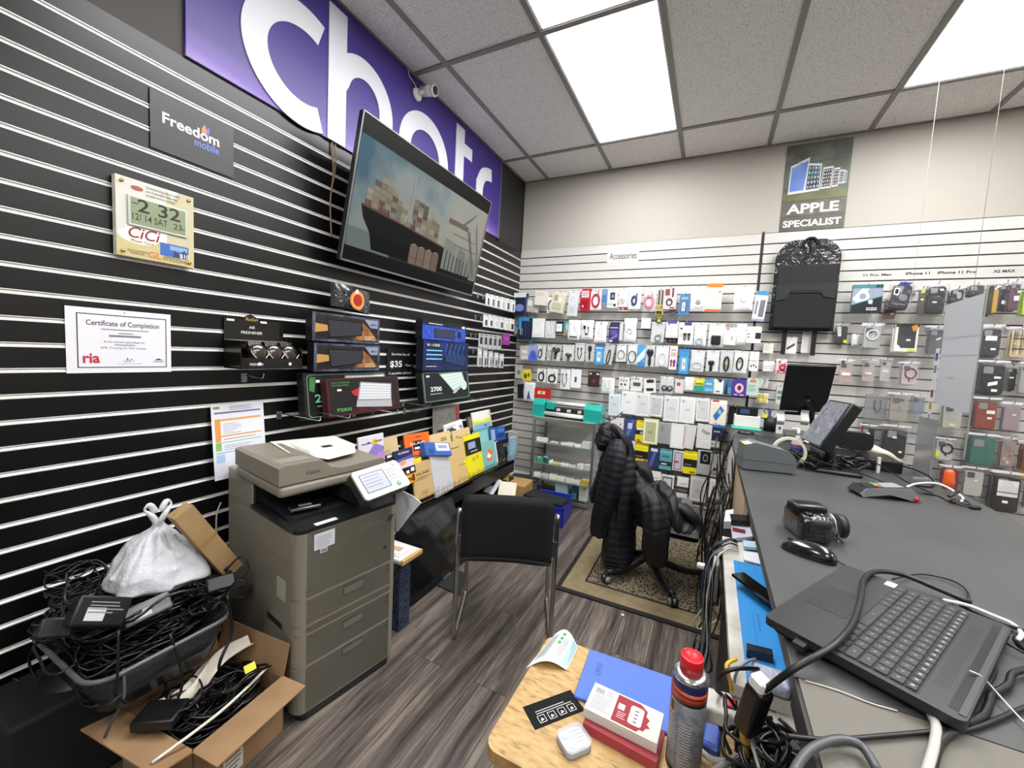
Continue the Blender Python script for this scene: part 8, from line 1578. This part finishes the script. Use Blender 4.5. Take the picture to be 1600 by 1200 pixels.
o = thing('blue_notebook', 'flat periwinkle blue folder lying on the wooden table', 'folder', bl_)
B().rbox(0, 0, 0, .215, .172, .008, .002, mat('4a6bc6', .6), 1).build('cover', o); B().text('ONO', .030, .110, .020, mat('3f5288'), .0086, rot=-PI/2+.05, bold=.02).build('cover_print', o)
fm_ = [onz(868, 990, .555), onz(822, 1044, .512), onz(885, 1047, T+.002), onz(903, 1012, T+.002)]
o = thing('flyer', 'curled white flyer with green printing at the far corner of the wooden table', 'flyer')
def fly(u, v): 
    p = (fm_[0]*(1-u)+fm_[3]*u)*(1-v)+(fm_[1]*(1-u)+fm_[2]*u)*v; return (p.x, p.y, p.z+.030*math.sin(PI*min(1, u*1.0))*(1-.25*v))
b = B(); b.surf(fly, 16, 10, mat('e6e8e6', .5)); b.build('sheet', o)
b = B()
def fq(u0, v0, u1, v1, m): 
    P = [fly(u0, v0), fly(u1, v0), fly(u1, v1), fly(u0, v1)]; b.add([(p[0], p[1], p[2]+.0015) for p in P], [(0, 1, 2, 3)], m)
for k in range(3): fq(.45+.0*k, .10+.13*k, .56, .19+.13*k, mat('3f9a58'))
for k in range(7): fq(.10+.045*k, .15, .12+.045*k, .85, mat('9aa09c')) if k < 6 else None
for k in range(4): fq(.60+.04*k, .2, .615+.04*k, .8, mat('8a928e'))
fq(.80, .05, .98, .95, mat('a8d0d8')); fq(.80, .35, .92, .60, mat('3f7a8a')); fq(.84, .45, .90, .52, mat('c9882c')); b.build('print', o)
BKM = frame((1.546, -3.004, T), (.081, .101, 0), (-.101, .081, 0))
o = thing('tool_card', 'black card with small white icons on the wooden table', 'card', BKM)
B().box(-.0, 0, 0, .130, .060, .0015, mat('050506', .75, spec=.25)).build('card', o); b = B(); Z = .0019
for k in range(4):
    x = .018+k*.026; w_ = .018
    for e in ((x, .008, x+w_, .009), (x, .025, x+w_, .026), (x, .008, x+.001, .026), (x+w_-.001, .008, x+w_, .026)): b.quad(*e, Z, WHT)
    b.flat([(x+.004, .011), (x+.008, .020), (x+.014, .014)], Z, mat('c9cacc'))
b.lines(.02, .038, .12, 2, .006, .002, mat('b4b5b8'), Z); b.build('icons', o)
RBM = frame((1.634, -2.950, T), (.150, -.010, 0), (.010, .150, 0))
for k, lb in enumerate(('red and white phone part box, lower of the two stacked on the wooden table', 'red and white phone part box, upper of the two stacked on the wooden table')):
    o = thing('repair_part_box', lb, 'box', RBM @ TR(.004-.004*k, -.006+.012*k, .0225*k+.0002) @ RZ(-.02+.03*k)); B().box(0, 0, 0, .155, .082, .021, mat('c9c3bc' if k else 'a8404a', .6)).build('carton', o)
    if k:
        b = B(); Z = .0214; b.quad(0, 0, .155, .082, Z, mat('cdc8c0', .6)); b.flat([(.058, .004), (.112, .004), (.116, .012), (.124, .012), (.128, .022), (.136, .026), (.128, .034), (.132, .046), (.124, .052), (.124, .066), (.108, .078), (.058, .078)], Z+.0002, mat('8a0e1c', .6)); b.quad(.003, .006, .055, .076, Z+.0002, mat('e8e6e2'))
        for i in range(16): b.quad(.008+.0013*i, .056, .008+.0013*i+(.0009 if i % 3 else .0004), .072, Z+.0004, BLK)
        b.lines(.032, .072, .053, 5, .0035, .0014, mat('55565a'), Z+.0004); b.lines(.008, .050, .053, 8, .0052, .0018, mat('66676b'), Z+.0004)
        b.flat(rrect(.090, .016, .118, .066, .006), Z+.0004, mat('e6e0da')); b.text('AWEI', .103, .030, .009, mat('5a3a3c'), Z+.0006, rot=PI/2*0, width=.018) if False else b.lines(.100, .056, .108, 4, .010, .004, mat('7a4a4e'), Z+.0006, 0)
        b.quad(.064, .040, .078, .056, Z+.0004, mat('e8d8d8')); b.lines(.066, .034, .086, 4, .005, .0015, mat('e0b8bc'), Z+.0004); b.build('print', o)
        B().box(.0, -.0008, .003, .155, .0002, .018, mat('d8d2ca')).build('side', o)
EM = frame((1.600, -2.995, T), (.062, -.008, 0), (.008, .062, 0)) @ RZ(-.55)
o = thing('earphone_case', 'rounded clear white earphone case on the wooden table', 'case', EM @ TR(-.004, -.012, 0)); EW = mat('d4d8e2', .15, alpha=.28)
b = B(); b.prism(rrect(0, 0, .056, .062, .014), 0, .020, EW); b.build('shell', o); b = B(); b.prism(rrect(.002, .002, .054, .060, .013), .001, .012, mat('b9bcc6', .5)); b.build('tray', o)
b = B(); 
for x in (.010, .018, .026, .034): b.tube([(x, .055, .0135), (x, .035, .0135), (x+.001, .020, .0135)], .0015, WHT, 5)
b.cyl((.014, .016, .012), (.014, .016, .017), .007, .006, WHT, 12); b.cyl((.040, .020, .012), (.040, .020, .017), .007, .006, WHT, 12); b.tube([(.034, .055, .0135), (.046, .05, .0135), (.048, .03, .0135), (.042, .02, .0135)], .0015, WHT, 5); b.build('earphones', o)
# spray can
cn = thing('spray_can', 'grey and navy aerosol can with a red cap on the wooden table', 'spray can', (1.838, -2.925, T) )
B().lathe([(.026, 0), (.032, .002), (.033, .008), (.033, .192)], mat('8a8c92', .35, .3, vary=('6f7178', 90.)), 40).build('can_body', cn)
B().lathe([(.0332, .150), (.0332, .193), (.031, .197)], mat('23285c', .35), 40).build('navy_top', cn); B().lathe([(.0336, .156), (.0336, .176)], mat('c8502c', .35), 40).build('orange_band', cn); B().lathe([(.0338, .166), (.0338, .171)], mat('8a1c20', .35), 40).build('red_line', cn)
B().lathe([(.0335, .192), (.0335, .197), (.030, .201), (.024, .203)], mat('c9cbce', .2, .9), 40).build('metal_rim', cn)
B().lathe([(.0215, .200), (.0215, .232), (.0195, .236), (.0195, .233), (.001, .233)], mat('d8202a', .35), 32).build('red_cap', cn)
B().lathe([(.0262, 0), (.0325, .0022), (.0334, .006), (.0334, .010)], mat('1a1a1c', .3, .5), 40).build('base_ring', cn)
b = B(); 
def onc(a, z): return (.0337*math.cos(a), .0337*math.sin(a), z)
for a0, a1, z0_, z1_, m_ in ((3.55, 3.95, .120, .150, mat('d8b83a')), (3.60, 3.90, .124, .146, mat('2a2a30'))): b.add([onc(a0, z0_), onc((a0+a1)/2, z0_), onc(a1, z0_), onc(a1, z1_), onc((a0+a1)/2, z1_), onc(a0, z1_)], [(0, 1, 4, 5), (1, 2, 3, 4)], m_)
for k in range(16):
    for a0, a1 in ((3.6, 4.2), (4.3, 5.1)): z_ = .020+.006*k; am = a1-.15*R.random(); N3 = 4; V = [onc(a0+(am-a0)*i/N3, zz) for zz in (z_, z_+.0022) for i in range(N3+1)]; b.add(V, [(i, i+1, N3+2+i, N3+1+i) for i in range(N3)], mat('b8babf', .4))
b.build('can_label', cn)
o = thing('blue_cutter', 'narrow blue plastic case beside the spray can', 'case', frame((1.869, -2.875, T), (1, -.1, 0), (.1, 1, 0))); B().rbox(0, 0, 0, .034, .115, .018, .003, mat('3f5fc0', .4), 1).build('case', o); B().box(.006, .012, .018, .028, .100, .0188, mat('6f8fe6', .4)).build('lid', o)
# white power strip bridging desk and table
a_, b_ = onz(1097, 1073, .63), onz(1250, 1110, .66)
PW = frame((a_.x, a_.y-.06, .60), (b_.x-a_.x, b_.y-a_.y, .02), (-(b_.y-a_.y), b_.x-a_.x, 0)); 
o = thing('power_strip', 'white power strip with a red switch beside the spray can', 'power strip', PW)
B().rbox(0, 0, 0, .26, .062, .034, .006, mat('d0cdc6', .4), 2).build('strip_body', o); b = B(); b.box(.045, .018, .034, .066, .040, .038, mat('c83a3a', .3, emit=.15)); b.build('red_switch', o); B().box(.042, .015, .0335, .069, .043, .0348, BLK).build('switch_frame', o)
for x in (.10, .15, .20): B().rbox(x-.016, .012, .033, x+.016, .050, .036, .003, mat('c4c1ba', .4), 1).build('socket', o)
q1 = onz(1165, 1140, .70); q2 = onz(1190, 1070, .80)
o = thing('inline_adapter', 'black cylindrical plug adapter with a yellow cable at the counter edge', 'plug adapter', frame(q1, q2-q1, (0, 0, 1)))
L_ = (q2-q1).length; B().rbox(0, -.017, -.017, L_*.95, .017, .017, .008, mat('0f0f11', .35), 3).build('housing', o); B().rbox(L_*.92, -.012, -.010, L_*1.15, .014, .016, .004, WHT, 1).build('white_plug', o)
yc = mat('d8ab1e', .4)
B().tube([(0, 0, 0), (-.015, 0, -.004), (-.03, .0, -.010)], .0085, yc, 8).build('strain_relief', o); B().tube([(-.03, 0, -.010), (-.07, .002, -.03), (-.13, .008, -.06), (-.20, .01, -.09)], .0045, yc, 8).build('yellow_cable', o)
cable([onz(1150, 1030, .71), onz(1135, 1040, .71), onz(1142, 1068, .68), onz(1143, 1085, .65)], .004, yc, 'yellow lead looping above the power strip')
cable([onz(1180, 1030, .71), onz(1165, 1035, .72), onz(1150, 1052, .70), onz(1146, 1080, .66)], .003, mat('9a9aa2', .4), 'grey lead beside the yellow loop')
cable([onz(1185, 1045, .71), onz(1150, 1045, .72), onz(1125, 1055, .70), onz(1118, 1075, .66), onz(1128, 1085, .64)], .004, K2, 'black lead looping left above the power strip')
cable([onz(1140, 1100, .60), onz(1100, 1095, .58), onz(1080, 1110, .56), onz(1072, 1130, .55), onz(1085, 1160, .54), onz(1110, 1185, .535), onz(1150, 1192, .53), onz(1200, 1195, .53)], .006, mat('cfccc4', .45), 'thick white cable curling from the power strip round the spray can', n=8)
cable([onz(1170, 1150, .68), onz(1180, 1180, .66), onz(1190, 1215, .64)], .003, WC, 'thin white lead hanging below the yellow cable')
cable([onz(1100, 1215, .60), onz(1150, 1185, .60), onz(1200, 1180, .60), onz(1235, 1183, .62)], .006, mat('8a8a8c', .4), 'grey coiled cable at the bottom under the power strip', n=8)
cable([onz(1195, 1120, .72), onz(1215, 1140, .70), onz(1235, 1155, .70)], .005, K2, 'thick black lead behind the power strip by the counter end')
cable([onz(1120, 1120, .58), onz(1130, 1150, .56), onz(1142, 1178, .55)], .004, K2, 'straight black lead below the power strip')
b = B(); tangle(b, (1.99, -2.98), .085, .09, .56, .66, 16, .0042, 71); b.build('lead_pile', label='pile of black and grey leads behind the power strip', cat='cables', kind='stuff')
o = thing('usb_charger', 'rounded grey charger block behind the black plug adapter', 'charger', (2.045, -2.93, .69)); B().rbox(-.02, -.02, 0, .02, .02, .06, .008, mat('8b8b88', .4), 3).build('block', o)
# small white scraps on the floor
for (px, py, lb) in ((973, 961, 'small white paper scrap on the floor before the rug'), (693, 892, 'small white scrap on the floor by the leaning screen')):
    p = onz(px, py); B(Matrix.Translation(p)).add([(-.008, -.003, .001), (.006, -.005, .001), (.008, .004, .004), (-.005, .005, .002)], [(0, 1, 2, 3)], WHT).build('paper_scrap', label=lb, cat='scrap')
